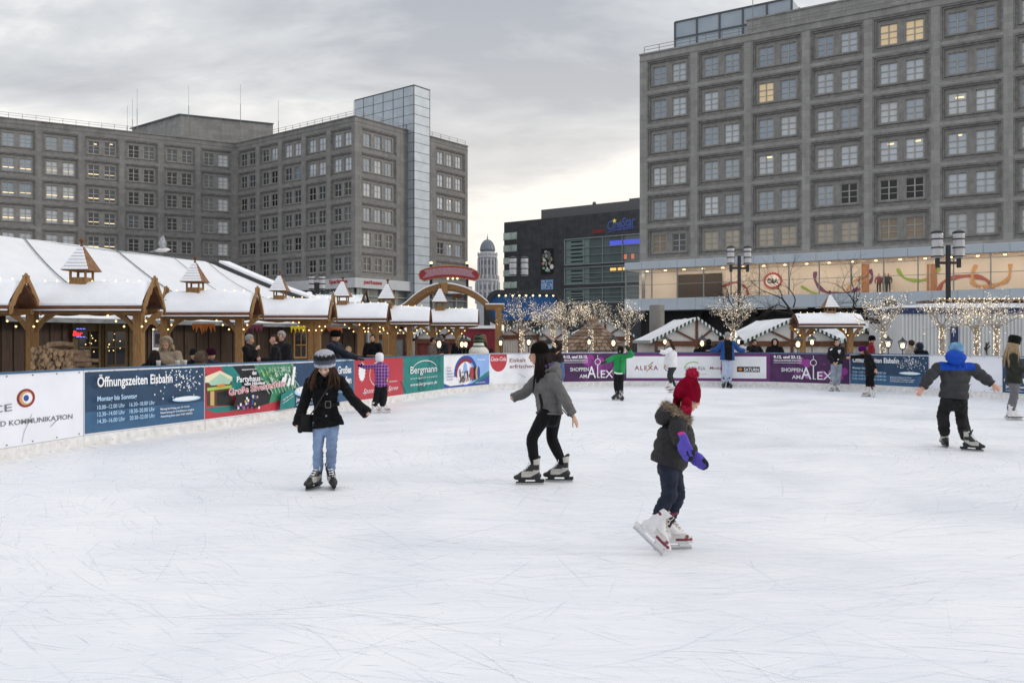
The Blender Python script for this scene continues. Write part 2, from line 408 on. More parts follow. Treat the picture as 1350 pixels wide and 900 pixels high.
def hours(s, L, seed):
    r = random.Random(seed)
    s.rect(.02, ZB+.02, L-.02, ZT-.03, C_NAVY); s.rect(.02, ZB+.02, L-.02, ZB+.34, C_NAVY2)
    k = L/2.55
    for i in range(110):
        u = (2.0+r.gauss(0,.24))*k; v = .93+r.gauss(0,.13)
        if .5 < v < 1.12 and u < L-.05: q = r.uniform(.006,.014); s.rect(u-q, v-q, u+q, v+q, C_W)
    s.oval(2.02*k, .62, .33*k, .045, C_PALE); s.oval(2.02*k, .625, .28*k, .03, C_W)
    s.text('Öffnungszeiten Eisbahn', .17*k, .915, 1.52*k, .155, C_W, .022)
    s.text('Montag bis Sonntag', .17*k, .70, .76*k, .075, C_PALE, .02)
    for j, (a, c) in enumerate((('10.00–12.00 Uhr','16.30–18.00 Uhr'),('12.30–14.00 Uhr','18.30–20.00 Uhr'),('14.30–16.00 Uhr','20.30–22.00 Uhr'))):
        s.text(a, .17*k, .575-.105*j, .52*k, .065, C_PALE, .008); s.text(c, .78*k, .575-.105*j, .52*k, .065, C_PALE, .008)
    for j, a in enumerate(('Montag bis Freitag von 10–12 Uhr','Reservierung für Schulklassen möglich','Anmeldung bitte unter 0160 1604425')):
        s.text(a, 1.42*k, .47-.06*j, (.66,.76,.72)[j]*k, .035, C_W, .008)
def shoppen(s, L, seed):
    r = random.Random(seed); k = L/2.75
    s.rect(0, ZB-.01, L, ZT-.01, C_PURP)
    for i in range(16):
        u = r.uniform(.95,2.62)*k; v = r.uniform(.35,1.02); q = r.uniform(.04,.19)
        s.oval(u, v, q, q, (C_PURD, C_PURD, C_MAG, C_LIL)[i % 4] if q < .12 else (C_PURD, C_MAG)[i % 2])
    s.text('9.12. und 23.12.', .14*k, 1.0, 1.0*k, .095, C_W, .05); s.text('VERKAUFSOFFENER SONNTAG', .14*k, .90, 1.0*k, .055, C_W, .02); s.rect(.14*k, .845, 1.14*k, .858, C_W)
    s.text('SHOPPEN', .42*k, .555, .76*k, .13, C_W, .012); s.text('AM', .80*k, .32, .30*k, .13, C_W, .012)
    s.text('A', 1.12*k, .32, .36*k, .42, C_W, .006); s.text('EX', 1.68*k, .32, .52*k, .27, C_W, .008)
    s.rect(1.53*k, .32, 1.57*k, .76, C_W); s.rect(1.53*k, .32, 1.64*k, .345, C_W)
    s.arc(1.55*k, .87, .11, .11, .022, C_W); s.rect(1.54*k, .98, 1.56*k, 1.10, C_W)
def penguin_less(s, L):
    s.rect(.02, ZB+.02, L-.02, ZT-.03, C_NAVY); s.rect(L*.52, ZB+.02, L-.02, ZT-.03, C_NAVY2)
    s.oval(.42, .55, .36, .10, C_PALE); s.oval(.42, .575, .33, .075, C_W)
    s.text('Jeden Samstag', .12, .355, .72, .075, C_W, .02); s.text('www.eislaufen.de', .12, .265, .70, .05, C_PALE, .01)
    s.text('Großes', L*.70, .86, .62, .17, C_W, .03); s.text('laufen', L*.74, .62, .52, .17, C_W, .03); s.text('Uhr', L*.56, .86, .22, .12, C_PALE, .02)
    s.text('www.eislaufen.de', L*.62, .43, .7, .05, C_PALE, .01)
def komm(s, L, full=True):
    pass
LBL = {0:'plain white rink board at the near left edge, beside the round ring logo board',1:'white rink board with a ring logo and grey KOMMUNIKATION lettering',
 2:'navy rink board headed Öffnungszeiten Eisbahn, on the left below the firewood',3:'red and green party poster rink board reading Große Silvesterfeier',
 4:'navy rink board reading Großes, behind the girl in the black coat',5:'red rink board with a white star badge behind the child in the plaid jacket',
 6:'teal rink board with white lettering under an arch line',7:'white and blue rink board with a round arch picture',
 8:'white rink board with a red disc and the words Eiskalt erfrischen',9:'purple shopping rink board partly hidden behind the girl in the grey jacket',
 10:'white purple-edged rink board behind the white-jacketed skater',11:'white purple-edged rink board behind the man in the blue jacket',
 12:'purple shopping rink board reading 9.12. und 23.12., beside the boy in black',13:'navy opening hours rink board behind the girl with the purple hat',
 14:'white rink board behind the skater with the blue hood',15:'dark navy rink board behind the long-haired woman at the right edge',16:'plain white rink board at the far right outside the navy one'}
for i in range(len(RP)-1):
    a, b_ = RP[i], RP[i+1]; u = (b_-a); L_ = u.length; u.normalize(); n = V(u.y, -u.x, 0)
    root = empty('rink_board', tuple(a), LBL[i], 'rink board', 'boards round the ice rink')
    mb = MB(); R4 = Matrix((( u.x, -n.x, 0, a.x),(u.y, -n.y, 0, a.y),(0,0,1,0),(0,0,0,1))); mb.M = R4   # local x along, y outwards
    mb.box(.006, .0, ZB, L_-.006, .05, ZT); mb.build('panel', M_WHITE, root)
    mb = MB(); mb.M = R4; mb.box(.004, -.012, 0, L_-.004, .05, ZB-.004); mb.build('kick_plate', M_KICK, root)
    mb = MB(); mb.M = R4; mb.box(.0, -.02, ZT, L_, .075, ZT+.025); mb.build('top_rail', C_NAVY2 if i not in (7,8,9,14) else mat('rail_grey', (.42,.44,.5), .5), root)
    mb = MB(); mb.M = R4; mb.box(-.012, .05, 0, .012, .12, ZT-.05)
    mb.beam((.0,.1,.9),(.0,.6,.02),.04,.04); mb.build('brace', M_STEEL, root)
    mb = MB(); mb.M = R4
    for q in range(6):
        for z in (ZB+.035, ZT-.03): mb.box(.1+q*(L_-.2)/5-.008, -.012, z-.008, .1+q*(L_-.2)/5+.008, -.004, z+.008)
    mb.build('fixing_screws', C_GREY, root)
    mb = MB(); mb.M = R4; r = random.Random(90+i)
    for q in range(34):
        x, z, w_, h_ = r.uniform(.05,L_-.08), (.005+.19*r.random()**1.6), r.uniform(.006,.045), r.uniform(.003,.010); sk = r.uniform(-.02,.02); mb.add([(x,-.0135,z),(x+w_,-.0135,z+sk*.3),(x+w_*.9,-.0135,z+h_),(x+w_*.2,-.0135,z+h_*.8)], [(0,1,2,3)], 0 if r.random() < .5 else 1)
    mb.build('scuff_marks', [mat('scuff_grey', (.30,.30,.31), .8), mat('scuff_brown', (.42,.39,.35), .8)], root)['kind'] = 'stuff'
    s = Sheet(a, u, V(0,0,1), n)
    if i == 1 or i == 14:
        if i == 1:
            c = s.uv(34, 524.5); ru, rv = .165, .125
            s.oval(c[0], c[1], ru, rv, C_DRED); s.oval(c[0], c[1], ru*.74, rv*.76, C_TAN); s.oval(c[0]+.02, c[1], ru*.55, rv*.58, C_W); s.oval(c[0], c[1], ru*.30, rv*.34, C_BLUE)
            s.text('SERVICE', 0,0,0,0, C_GREY, .002, px=(-78, 556, 15.5, 541, 11)); s.text('UND KOMMUNIKATION', 0,0,0,0, C_GREY, .002, px=(-17, 564, 95, 551.5, 7.5))
            s.line([s.uv(41.6, 545), s.uv(31,570), s.uv(28.5,583)], .006, C_GREY); s.line([s.uv(81, 547), s.uv(66,562)], .008, C_GREY)
        else:
            s.text('UND KOMMUNIKATION', .55, .58, 1.5, .075, C_GREY, .002); s.oval(1.55, .86, .16, .12, C_DRED); s.oval(1.55,.86,.11,.085,C_TAN); s.oval(1.55,.86,.05,.045,C_BLUE)
            for j in range(9): s.line([(.85+.05*j,.26),(1.05+.05*j,.40)], .006, C_GREY)
            for j in range(5): s.line([(2.0+.05*j,.26),(2.18+.05*j,.40)], .006, C_GREY)
    elif i in (2, 13): hours(s, L_, 20+i)
    elif i in (9, 12): shoppen(s, L_, 30+i)
    elif i in (4, 15): penguin_less(s, L_)
    elif i == 3:
        q = lambda x, y: (x*L_, ZB+.02+(1-y)*(ZT-ZB-.05))
        Q = lambda pts, m: s.poly([q(*p) for p in pts], m)
        Q([(0,0),(1,0),(1,1),(0,1)], C_RED)
        Q([(.16,0),(.28,0),(.36,.2),(.4,.5),(.42,.9),(.1,.9),(0,.8),(0,.78),(.36,.8)], C_TEAL)
        Q([(.28,0),(.55,0),(.7,.35),(.78,.6),(.72,.82),(.5,.9),(.4,.5),(.36,.2)], C_BLK)
        Q([(.52,0),(1,0),(1,.62),(.86,.78),(.7,.83),(.74,.55),(.6,.28)], C_GREEN)
        Q([(.0,.14),(.26,.2),(.3,.8),(.02,.74)], C_BRN); Q([(.0,.18),(.15,.08),(.28,.22),(.28,.3),(0,.3)], C_CREAM); Q([(.03,.3),(.15,.14),(.27,.28),(.25,.36),(.06,.36)], C_MINT)
        Q([(.02,.4),(.27,.38),(.27,.44),(.02,.46)], C_LEAF); Q([(.05,.47),(.09,.47),(.09,.76),(.05,.74)], C_TAN); Q([(.12,.5),(.27,.48),(.27,.78),(.12,.76)], C_BLK); Q([(.12,.36),(.2,.34),(.2,.4),(.12,.42)], C_ORNG)
        r = random.Random(5)
        for j in range(75):
            x, y = r.uniform(.56,.99), r.uniform(.02,.5); h = r.uniform(.02,.10); w_ = r.uniform(.004,.012)
            Q([(x,y),(x+w_,y),(x+w_*1.5+.02,y+h),(x+.02,y+h)], (C_MINT,C_MINT,C_W,C_LEAF)[j % 4])
        for j in range(10):
            x = .58+.045*j; top = r.uniform(.25,.4); pts = [(x*.4+.42, .8) if j < 5 else (x*.6+.3,.7)]
            s.line([q(x*.5+.38+.02*j, .62), q(x*.8+.16+.01*j, (.62+top)/2), q(x, top)], .018, C_MINT)
        for x, y, h in ((.97,.06,.42),(.86,.2,.28),(.91,.3,.2),(.83,.28,.18)): Q([(x,y),(x+.03,y+.02),(x,y+h),(x-.03,y+h-.02)], C_W)
        Q([(.3,.56),(.5,.56),(.55,.7),(.55,.88),(.25,.86)], C_BLK)
        for j in range(26):
            x, y = r.uniform(.28,.53), r.uniform(.6,.86); Q([(x,y),(x+.018,y),(x+.018,y+.05),(x,y+.05)], (C_W,C_BLUE,C_MAG,C_TAN,C_LIL,C_W)[j % 6])
        Q([(.8,.66),(.92,.56),(.97,.6),(.97,.96),(.78,.99)], C_TEAL)
        s.text('das', *q(.45,.19), .13, .075, C_W, .03); s.text('Partyhaus', *q(.28,.325), .68, .11, C_W, .02); s.text('vom Nikolaus', *q(.36,.40), .62, .06, C_W, .03); s.text('bergmannevent.de', *q(.335,.09), .42, .03, C_W, .01)
        for dd, mm_, bo in ((0,C_W,.045),(.001,C_RED,.008)): s.text('Große Silvesterfeier', q(.19,.575)[0], q(.19,.575)[1], 1.75, .125, mm_, bo, rot=.055)
        s.text('31.12.2012', *q(.64,.16), .7, .10, C_MINT, .01); s.text('www.bergmann-event.de', *q(.82,.86), .36, .028, C_W, .01, rot=.35); s.text('030 7001 8000', *q(.82,.80), .34, .035, C_W, .01, rot=.35)
    elif i == 5:
        s.rect(.0, ZB-.005, L_, ZT-.005, C_RED)
        star = []
        for j in range(32): a_ = 2*PI*j/32; rr_ = .21 if j % 2 else .165; star.append((.36+rr_*.85*math.cos(a_), .86+rr_*1.15*math.sin(a_)))
        s.poly(star, C_W)
        s.arc(1.15, .78, .42, .30, .018, C_W)
        s.text('S', 1.0, .62, .25, .3, C_W, .04); s.text('www.sparkasse.de', 1.75, .55, .45, .04, C_W, .015)
        s.text('Spass für die Spree', .40, .34, 1.85, .12, C_W, -.002, .55)
    elif i == 6:
        s.rect(.0, ZB-.005, L_, ZT-.005, C_TEAL); r = random.Random(2)
        for j in range(14): x = r.uniform(.05,2.2); s.line([(x,ZB+.02),(x+r.uniform(-.3,.3),ZB+.35)], .02, C_TEALD)
        for j in range(9): x = r.uniform(1.5,2.4); s.line([(x,ZT-.02),(x+r.uniform(-.3,.3),ZT-.5)], .016, C_TEALD)
        s.text('Bergmann', .40, .72, 1.72, .20, C_W, .006); s.arc(1.32, .80, .80, .26, .022, C_W, .35, PI-.25)
        s.text('eventgastronomie', .40, .565, 1.72, .055, C_W, .004, spacing=1.4); s.text('www.bergmann.de', .40, .38, 1.72, .10, C_W, .002, .4)
    elif i == 7:
        s.rect(0, ZB, L_, ZT-.005, C_W); s.poly([(1.35,ZT-.006),(L_,ZT-.006),(L_,ZB+.01),(1.35,ZB+.01)], C_SKYB)
        s.poly([(L_,.65),(L_,ZB+.01),(1.4,ZB+.01)], C_TEAL); s.poly([(0,.35),(.35,.26),(L_,.3),(L_,ZB+.01),(0,ZB+.01)], C_BLUE); s.poly([(L_,.5),(L_,ZB+.01),(1.5,ZB+.01)], C_BLUE)
        s.arc(1.25, .62, .68, .53, .14, C_BLUE, -.2, PI+.2); s.arc(1.25, .62, .58, .44, .10, C_DRED, .9, PI+.3); s.oval(1.22, .6, .48, .34, C_W)
        s.oval(1.2, .72, .12, .22, C_SKYB); r = random.Random(8)
        for j in range(46):
            x, y = r.uniform(.8,1.75), r.uniform(.33,.62); h = r.uniform(.05,.16); s.rect(x, y, x+.05, y+h, (C_BLK,C_GREY,C_DRED,C_BRN,C_W)[j % 5])
        for x, m in ((1.55,C_RED),(1.72,C_BLK),(1.85,C_TAN),(1.95,C_BLUE)): s.oval(x, .6, .09, .2, m)
        s.text('Winterwelt', 1.85, .98, .5, .06, C_W, .015)
        for j, t in enumerate(('23.12.','Rodeln','Eislaufen','Glühwein','bis Januar')): s.text(t, .09, .78-.085*j, (.25,.27,.38,.4,.35)[j], .05, (C_RED, C_BLUE)[j > 0], .01)
        s.text('www.winterwelt.de', 1.75, .28, .6, .04, C_W, .01)
    elif i == 8:
        s.rect(0, ZB, L_, ZT-.005, C_W)
        s.poly([(.35+.32*math.cos(q), (ZT-.01 if math.sin(q) > 0 else .93+.32*math.sin(q)*1.15)) for q in [2*PI*j/48 for j in range(48)] if True][0:0] or [(.03,ZT-.008)]+[(.36-.33*math.cos(PI*j/30), .98-.38*math.sin(PI*j/30)) for j in range(31)]+[(.69,ZT-.008)], C_RED)
        s.text('Coca-Cola', .06, .95, .60, .13, C_W, .012, .35); s.text('Eiskalt', .80, .90, .66, .125, C_DRED, .012); s.text('erfrischen!', .80, .70, 1.05, .125, C_DRED, .012)
        s.poly([(2.02,.36),(2.30,.36),(2.32,.65),(2.28,.8),(2.22,1.08),(2.1,1.08),(2.04,.8),(2.0,.65)], C_BRN); s.rect(2.0,.62,2.32,.76,C_RED); s.rect(2.02,.72,2.3,.74,C_W)
        s.line([(1.15,.52),(1.45,.38)], .01, C_GREY)
    elif i in (10, 11):
        s.rect(0, ZB-.005, L_, ZT-.004, C_PURD)
        e0, e1 = (0, L_-.12) if i == 11 else (.02, L_)
        s.rect(e0, ZB+.1, e1, ZT-.115, C_W)
        if i == 10:
            s.text('ALEXA', .30, .58, .82, .15, C_DRED, .02, spacing=1.25); s.line([(.72,.50),(.95,.86)], .03, C_TAN); s.line([(.78,.72),(.95,.86)],.02,C_GREY)
            s.arc(1.55, .655, .21, .15, .03, C_DRED); s.text('C&A', 1.41, .61, .28, .10, C_BLUE, .02)
            s.text('GALERIA', 2.05, .57, .42, .13, C_GREY, .004); s.arc(2.35, .62, .33, .25, .035, C_LEAF, .6, PI)
        else:
            s.text('RIA', .02, .57, .24, .13, C_GREY, .004); s.text('MediaMarkt', .40, .60, .80, .105, C_DRED, .006, .2); s.rect(.78,.42,.82,.90,C_DRED); s.text('ALEX', .88,.48,.22,.08,C_DRED,.02)
            s.rect(1.32, .52, 2.08, .70, C_BLK); s.text('SATURN', 1.55, .55, .5, .11, C_W, .025); s.oval(1.43, .61, .07, .05, C_ORNG)
            s.text('Kaufhof  Galeria  Alexanderplatz', .02,.42,.30,.03,C_GREY)
    s.finish(root)
# ---------------------------------------------------------------- big buildings
def stone(name, c0, c1, ky=-.63):
    m, nt, b = nodes(name); N, L = nt.nodes, nt.links
    tc = N.new('ShaderNodeTexCoord'); sp = N.new('ShaderNodeSeparateXYZ'); L.new(tc.outputs['Object'], sp.inputs[0])
    ad = N.new('ShaderNodeMath'); ad.operation = 'MULTIPLY_ADD'; L.new(sp.outputs['Y'], ad.inputs[0]); ad.inputs[1].default_value = ky; L.new(sp.outputs['X'], ad.inputs[2])
    cb = N.new('ShaderNodeCombineXYZ'); L.new(ad.outputs[0], cb.inputs[0]); L.new(sp.outputs['Z'], cb.inputs[1])
    br = N.new('ShaderNodeTexBrick'); br.inputs['Scale'].default_value = 1.0; br.inputs['Brick Width'].default_value = 1.1; br.inputs['Row Height'].default_value = .62; br.inputs['Mortar Size'].default_value = .008
    br.inputs['Color1'].default_value = (*c0,1); br.inputs['Color2'].default_value = (*c1,1); br.inputs['Mortar'].default_value = tuple(c*.72 for c in c0)+(1,); br.inputs['Bias'].default_value = .1
    L.new(cb.outputs[0], br.inputs['Vector'])
    nz_ = N.new('ShaderNodeTexNoise'); nz_.inputs['Scale'].default_value = .9; nz_.inputs['Detail'].default_value = 8; nz_.inputs['Roughness'].default_value = .65; L.new(tc.outputs['Object'], nz_.inputs['Vector'])
    # rain streaks: noise stretched along the height
    mp = N.new('ShaderNodeMapping'); mp.inputs['Scale'].default_value = (1.4,1.4,.12); L.new(tc.outputs['Object'], mp.inputs[0])
    n3 = N.new('ShaderNodeTexNoise'); n3.inputs['Scale'].default_value = 1.2; n3.inputs['Detail'].default_value = 6; L.new(mp.outputs[0], n3.inputs['Vector'])
    mr = N.new('ShaderNodeMapRange'); mr.inputs[1].default_value = .3; mr.inputs[2].default_value = .7; mr.inputs[3].default_value = .80; mr.inputs[4].default_value = 1.2
    a_ = N.new('ShaderNodeMath'); a_.operation = 'ADD'; L.new(nz_.outputs['Fac'], a_.inputs[0]); L.new(n3.outputs['Fac'], a_.inputs[1])
    h_ = N.new('ShaderNodeMath'); h_.operation = 'MULTIPLY'; L.new(a_.outputs[0], h_.inputs[0]); h_.inputs[1].default_value = .5; L.new(h_.outputs[0], mr.inputs[0])
    vm = N.new('ShaderNodeVectorMath'); vm.operation = 'SCALE'; L.new(br.outputs['Color'], vm.inputs[0]); L.new(mr.outputs[0], vm.inputs['Scale'])
    L.new(vm.outputs[0], b.inputs['Base Color']); b.inputs['Roughness'].default_value = .85; b.inputs['Specular IOR Level'].default_value = .2
    return m
M_STONE_R = stone('shell_limestone', (.262,.258,.250), (.322,.317,.306)); M_STONE_L = stone('grey_limestone', (.198,.195,.189), (.25,.246,.238), -.25)
M_MOULD = mat('weathered_moulding', (.205,.20,.192), .85, .25, 2.5)
M_SURR = mat('window_surround_stone', (.27,.262,.245), .8, .15, 2); M_INNER = mat('inner_panel_stone', (.24,.235,.225), .85, .18, 1.6)
M_SASH = mat('painted_sash', (.36,.35,.33), .5, .1, 2)
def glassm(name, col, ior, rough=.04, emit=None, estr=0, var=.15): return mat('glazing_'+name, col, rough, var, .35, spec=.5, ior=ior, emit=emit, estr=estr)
G_SKY = glassm('sky', (.19,.25,.32), 2.2); G_SKY2 = glassm('bright', (.40,.45,.50), 2.3); G_PALE = glassm('pale_reflection', (.50,.53,.55), 1.7); G_DARK = glassm('dark', (.012,.013,.015), 1.5)  # pane base colours carry sky and building reflections, varied from window to window
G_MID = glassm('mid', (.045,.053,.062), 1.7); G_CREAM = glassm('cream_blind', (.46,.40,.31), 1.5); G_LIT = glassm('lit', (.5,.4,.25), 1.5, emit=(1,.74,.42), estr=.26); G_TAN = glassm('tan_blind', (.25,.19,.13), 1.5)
M_TUBE = mat('ceiling_light_strip', (1,.8,.5), .4, 0, emit=(1,.74,.36), estr=1.0)
M_CLAD = mat('pale_cladding', (.46,.52,.58), .4, .06, .5); M_DARKV = mat('void_shade', (.014,.014,.015), .8, .2, .5)
M_RAIL = mat('roof_rail', (.20,.20,.20), .5, .1)
def basis(o, u):
    """local frame: x along the facade, y out of the wall towards the viewer, z up"""
    u = Vector((u[0], u[1], 0)).normalized(); n = V(u.y, -u.x, 0)
    return Matrix(((u.x, n.x, 0, o[0]),(u.y, n.y, 0, o[1]),(0,0,1,o[2] if len(o) > 2 else 0),(0,0,0,1))), u, n
def window_bay(parent, M, t0, t1, z0, z1, nw, pick, r, name_w='window', rows=3, cols=2):
    W = t1-t0; mb = MB(); mb.M = M; d0 = 0
    for ins, dep, wd in ((0.0,.0,.16),(.17,-.12,.15)):
        a, b_, c, d = t0+ins, t1-ins, z0+ins, z1-ins; y1, y0 = dep-.02, dep-.34
        mb.box(a, y0, c, b_, y1, c+wd, 0); mb.box(a, y0, d-wd, b_, y1, d, 0); mb.box(a, y0, c+wd, a+wd, y1, d-wd, 0); mb.box(b_-wd, y0, c+wd, b_, y1, d-wd, 0)
    a, b_, c, d = t0+.33, t1-.33, z0+.33, z1-.33; ww = 1.47 if nw == 2 else 1.33; wh = 1.84; gm = .62 if nw == 2 else .72; ge = ((b_-a)-nw*ww-(nw-1)*gm)/2; wz0 = c+.28; wz1 = wz0+wh
    mb.box(a, -.55, c, b_, -.29, wz0, 1); mb.box(a, -.55, wz1, b_, -.29, d, 1); mb.box(a, -.29, c+.10, b_, -.19, c+.2, 0)
    for k in range(nw+1): x = a if k == 0 else a+ge+k*ww+(k-1)*gm; mb.box(x, -.55, wz0, x+(ge if k in (0,nw) else gm), -.29, wz1, 1)
    for k in range(nw):
        x = a+ge+k*(ww+gm)
        for q in (x-.09, x+ww): mb.box(q, -.31, wz0-.09, q+.09, -.265, wz1+.09, 2)
        for q in (wz0-.09, wz1): mb.box(x, -.31, q, x+ww, -.265, q+.09, 2)
    bay = mb.build('window_bay', [M_MOULD, M_INNER, M_SURR], parent)
    for k in range(nw):
        x = a+ge+k*(gm+ww); x1 = x+ww; mb = MB(); mb.M = M; s_ = .075
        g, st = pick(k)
        for q in (x, x1-s_): mb.box(q, -.50, wz0, q+s_, -.36, wz1, 0)
        for q in (wz0, wz1-s_): mb.box(x+s_, -.50, q, x1-s_, -.36, q+s_, 0)
        for j in range(1, cols): q = x+ww*j/cols; mb.box(q-.055, -.49, wz0+s_, q+.055, -.38, wz1-s_, 0)
        hs = [.5] if rows == 2 else [.62, .33]
        for h in hs:
            q = wz0+wh*h; wdt = .045 if h > .4 else .028
            for j in range(cols): mb.box(x+s_+(ww-2*s_)*j/cols, -.485, q-wdt, x+s_+(ww-2*s_)*(j+1)/cols, -.39, q+wdt, 0)
        mb.box(x+.02, -.46, wz0+.02, x1-.02, -.44, wz1-.02, 1)
        if st: zt = wz0+wh*r.uniform(.2,.3) if st == 1 else wz1-r.uniform(.25,.5); xa = x+s_+(0 if st == 1 else r.uniform(.5,.75)); mb.box(xa, -.438, zt, x1-s_-(0 if st == 1 else r.uniform(.1,.35)), -.432, zt+(.11 if st == 1 else .13), 2)
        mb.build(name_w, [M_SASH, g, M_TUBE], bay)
def facade(parent, M, bays, z0, nrow, pitch, ztop, mwall, pick, r, L0, L1, zbase):
    """wall grid with real openings, one window bay in each"""
    mb = MB(); mb.M = M; gap = .3; H = pitch-gap
    mb.box(L0, -.75, zbase, L1, -.56, ztop)                                   # back of the recesses
    xs = [L0]+[q for b_ in bays for q in b_[:2]]+[L1]
    for k in range(0, len(xs), 2):
        if xs[k+1]-xs[k] > .001: mb.box(xs[k], -.56, zbase, xs[k+1], 0, ztop)
    for b_ in bays:
        zz_ = [zbase]+[q for k in range(nrow) for q in (z0+k*pitch, z0+k*pitch+H)]+[ztop]
        for k in range(0, len(zz_), 2): mb.box(b_[0], -.56, zz_[k], b_[1], 0, zz_[k+1])
    mb.box(L0-.02, -.5, ztop, L1+.02, .12, ztop+.16)
    mb.box(L0, .0, ztop-.62, L1, .06, ztop-.5)
    wall = mb.build('wall', mwall, parent)
    for i, b_ in enumerate(bays):
        for k in range(nrow): window_bay(parent, M, b_[0], b_[1], z0+k*pitch, z0+k*pitch+H, b_[2], lambda w_, i=i, k=k: pick(i, k, w_), r, rows=b_[3] if len(b_) > 3 else 3)
    return wall
def rail(parent, M, t0, t1, z, y=-.25):
    mb = MB(); mb.M = M; n = int((t1-t0)/1.6)
    for k in range(n+1): x = t0+(t1-t0)*k/n; mb.box(x-.025, y-.025, z, x+.025, y+.025, z+.75)
    for h in (.4, .72): mb.box(t0, y-.02, z+h, t1, y+.02, z+h+.04)
    mb.build('roof_railing', M_RAIL, parent)

# right-hand office block with the shop floor
rB = random.Random(4)
OB = V(13.2, 88, 0); uB = V(.844, -.536, 0); MBk, uB, nB = basis(OB, uB)
off = empty('office_block', (13.2, 88, GZ), 'tall stone office block on the right over the lit shop floor', 'building')
ZR, PIT = 30.95, 3.44
bays = [(.78+5.42*k, .78+5.42*k+4.72, 2) for k in range(8)]
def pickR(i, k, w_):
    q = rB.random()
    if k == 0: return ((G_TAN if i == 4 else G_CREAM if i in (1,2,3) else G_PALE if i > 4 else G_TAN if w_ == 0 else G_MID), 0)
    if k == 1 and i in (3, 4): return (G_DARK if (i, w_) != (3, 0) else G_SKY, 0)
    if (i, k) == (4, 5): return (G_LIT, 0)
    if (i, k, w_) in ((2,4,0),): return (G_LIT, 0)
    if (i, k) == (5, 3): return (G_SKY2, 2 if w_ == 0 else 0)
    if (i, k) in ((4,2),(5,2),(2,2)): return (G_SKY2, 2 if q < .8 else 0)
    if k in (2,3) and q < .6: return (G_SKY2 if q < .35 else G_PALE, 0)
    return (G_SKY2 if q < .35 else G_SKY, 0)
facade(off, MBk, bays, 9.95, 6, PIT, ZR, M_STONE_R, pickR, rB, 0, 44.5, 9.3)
mb = MB(); mb.M = MBk; mb.box(.02,-18,9.3,44.5,-.76,ZR-.2); mb.box(-.0,-.74,4.0,.3,-.5,9.3)
mb.build('side_wall', M_STONE_R, off)
mb = MB(); mb.M = MBk; mb.box(1.0,-17,ZR-.2,43,-1.2,ZR+.02); mb.build('roof', M_SNOW, off)
rail(off, MBk, .4, 40, ZR+.16)
mb = MB(); mb.M = MBk; mb.box(2.6,-9,ZR,14.6,-3.2,ZR+3.9, 0)                    # glazed plant room
for k in range(6): x = 2.6+12*k/5; mb.box(x-.09,-3.2,ZR,x+.09,-3.1,ZR+3.95,1)
for h in (2.15, 3.88): mb.box(2.6,-3.19,ZR+h,14.6,-3.09,ZR+h+.14,1)
for k in range(3): y = -3.2-5.8*k/2; mb.box(14.6,y-.08,ZR,14.7,y+.08,ZR+3.95,1); mb.box(2.5,y-.08,ZR,2.6,y+.08,ZR+3.95,1)
mb.build('roof_glass_house', [mat('frosted_glass_pane', (.36,.42,.48), .25, .08, .6), mat('grey_frame', (.09,.10,.11), .5)], off)
mb = MB(); mb.M = MBk; mb.box(10.6,-9,ZR,26.5,-1.9,ZR+2.1); mb.box(10.5,-9.1,ZR+2.1,26.6,-1.8,ZR+2.25); mb.build('attic_storey', M_STONE_R, off)
mb = MB(); mb.M = MBk; mb.tube([(11.3,-1.5,ZR),(11.3,-1.5,ZR+5.2)], .035, 6); mb.build('antenna', M_RAIL, off)
# projecting shop floor: pale bands, glazing, lit room behind
S0, S1, SY = -1.0, 44.5, 1.5
mb = MB(); mb.M = MBk
for z0, z1 in ((8.78, 9.5), (4.6, 5.78)):
    n = 24
    for k in range(n): a = S0+(S1-S0)*k/n; mb.box(a+.012, -.6, z0, S0+(S1-S0)*(k+1)/n-.012, SY+.05, z1, 0)
mb.box(S0+.05,-.55,9.5,S1,SY-.1,9.53,1); mb.box(S0+.02, -.6, z0+.02, S1, SY-.02, z1-.03, 0)
mb.build('shop_fascia', [M_CLAD, M_SNOW], off)
m_room = mat('shop_wall_paint', (.74,.65,.56), .8, .05, .3)
mb = MB(); mb.M = MBk; mb.box(S0+.1,-2.2,5.7,S1,-1.9,8.9,0); mb.box(S0+.1,-1.9,5.70,S1,SY-.06,5.785,0); mb.box(S0+.1,-1.9,8.74,S1,SY-.06,8.77,0); mb.build('shop_room', [m_room], off)
mb = MB(); mb.M = MBk; mb.box(3.6,-1.6,5.79,8.2,-1.5,8.3); mb.build('dark_doorway', mat('dark_interior', (.05,.035,.025), .7), off)
gt, gnt, gb = nodes('shop_window_glass'); gN, gL = gnt.nodes, gnt.links
tr = gN.new('ShaderNodeBsdfTransparent'); gl = gN.new('ShaderNodeBsdfGlossy'); gl.inputs['Roughness'].default_value = .03; mxs = gN.new('ShaderNodeMixShader'); fr = gN.new('ShaderNodeFresnel'); fr.inputs[0].default_value = 1.45
tr.inputs[0].default_value = (.93,.95,.94,1); gL.new(fr.outputs[0], mxs.inputs[0]); gL.new(tr.outputs[0], mxs.inputs[1]); gL.new(gl.outputs[0], mxs.inputs[2]); gL.new(mxs.outputs[0], gN['Material Output'].inputs[0])
mul = [S0+.06]+[1.9+5.42/2*k*1.0 for k in range(0, 16)]+[S1]
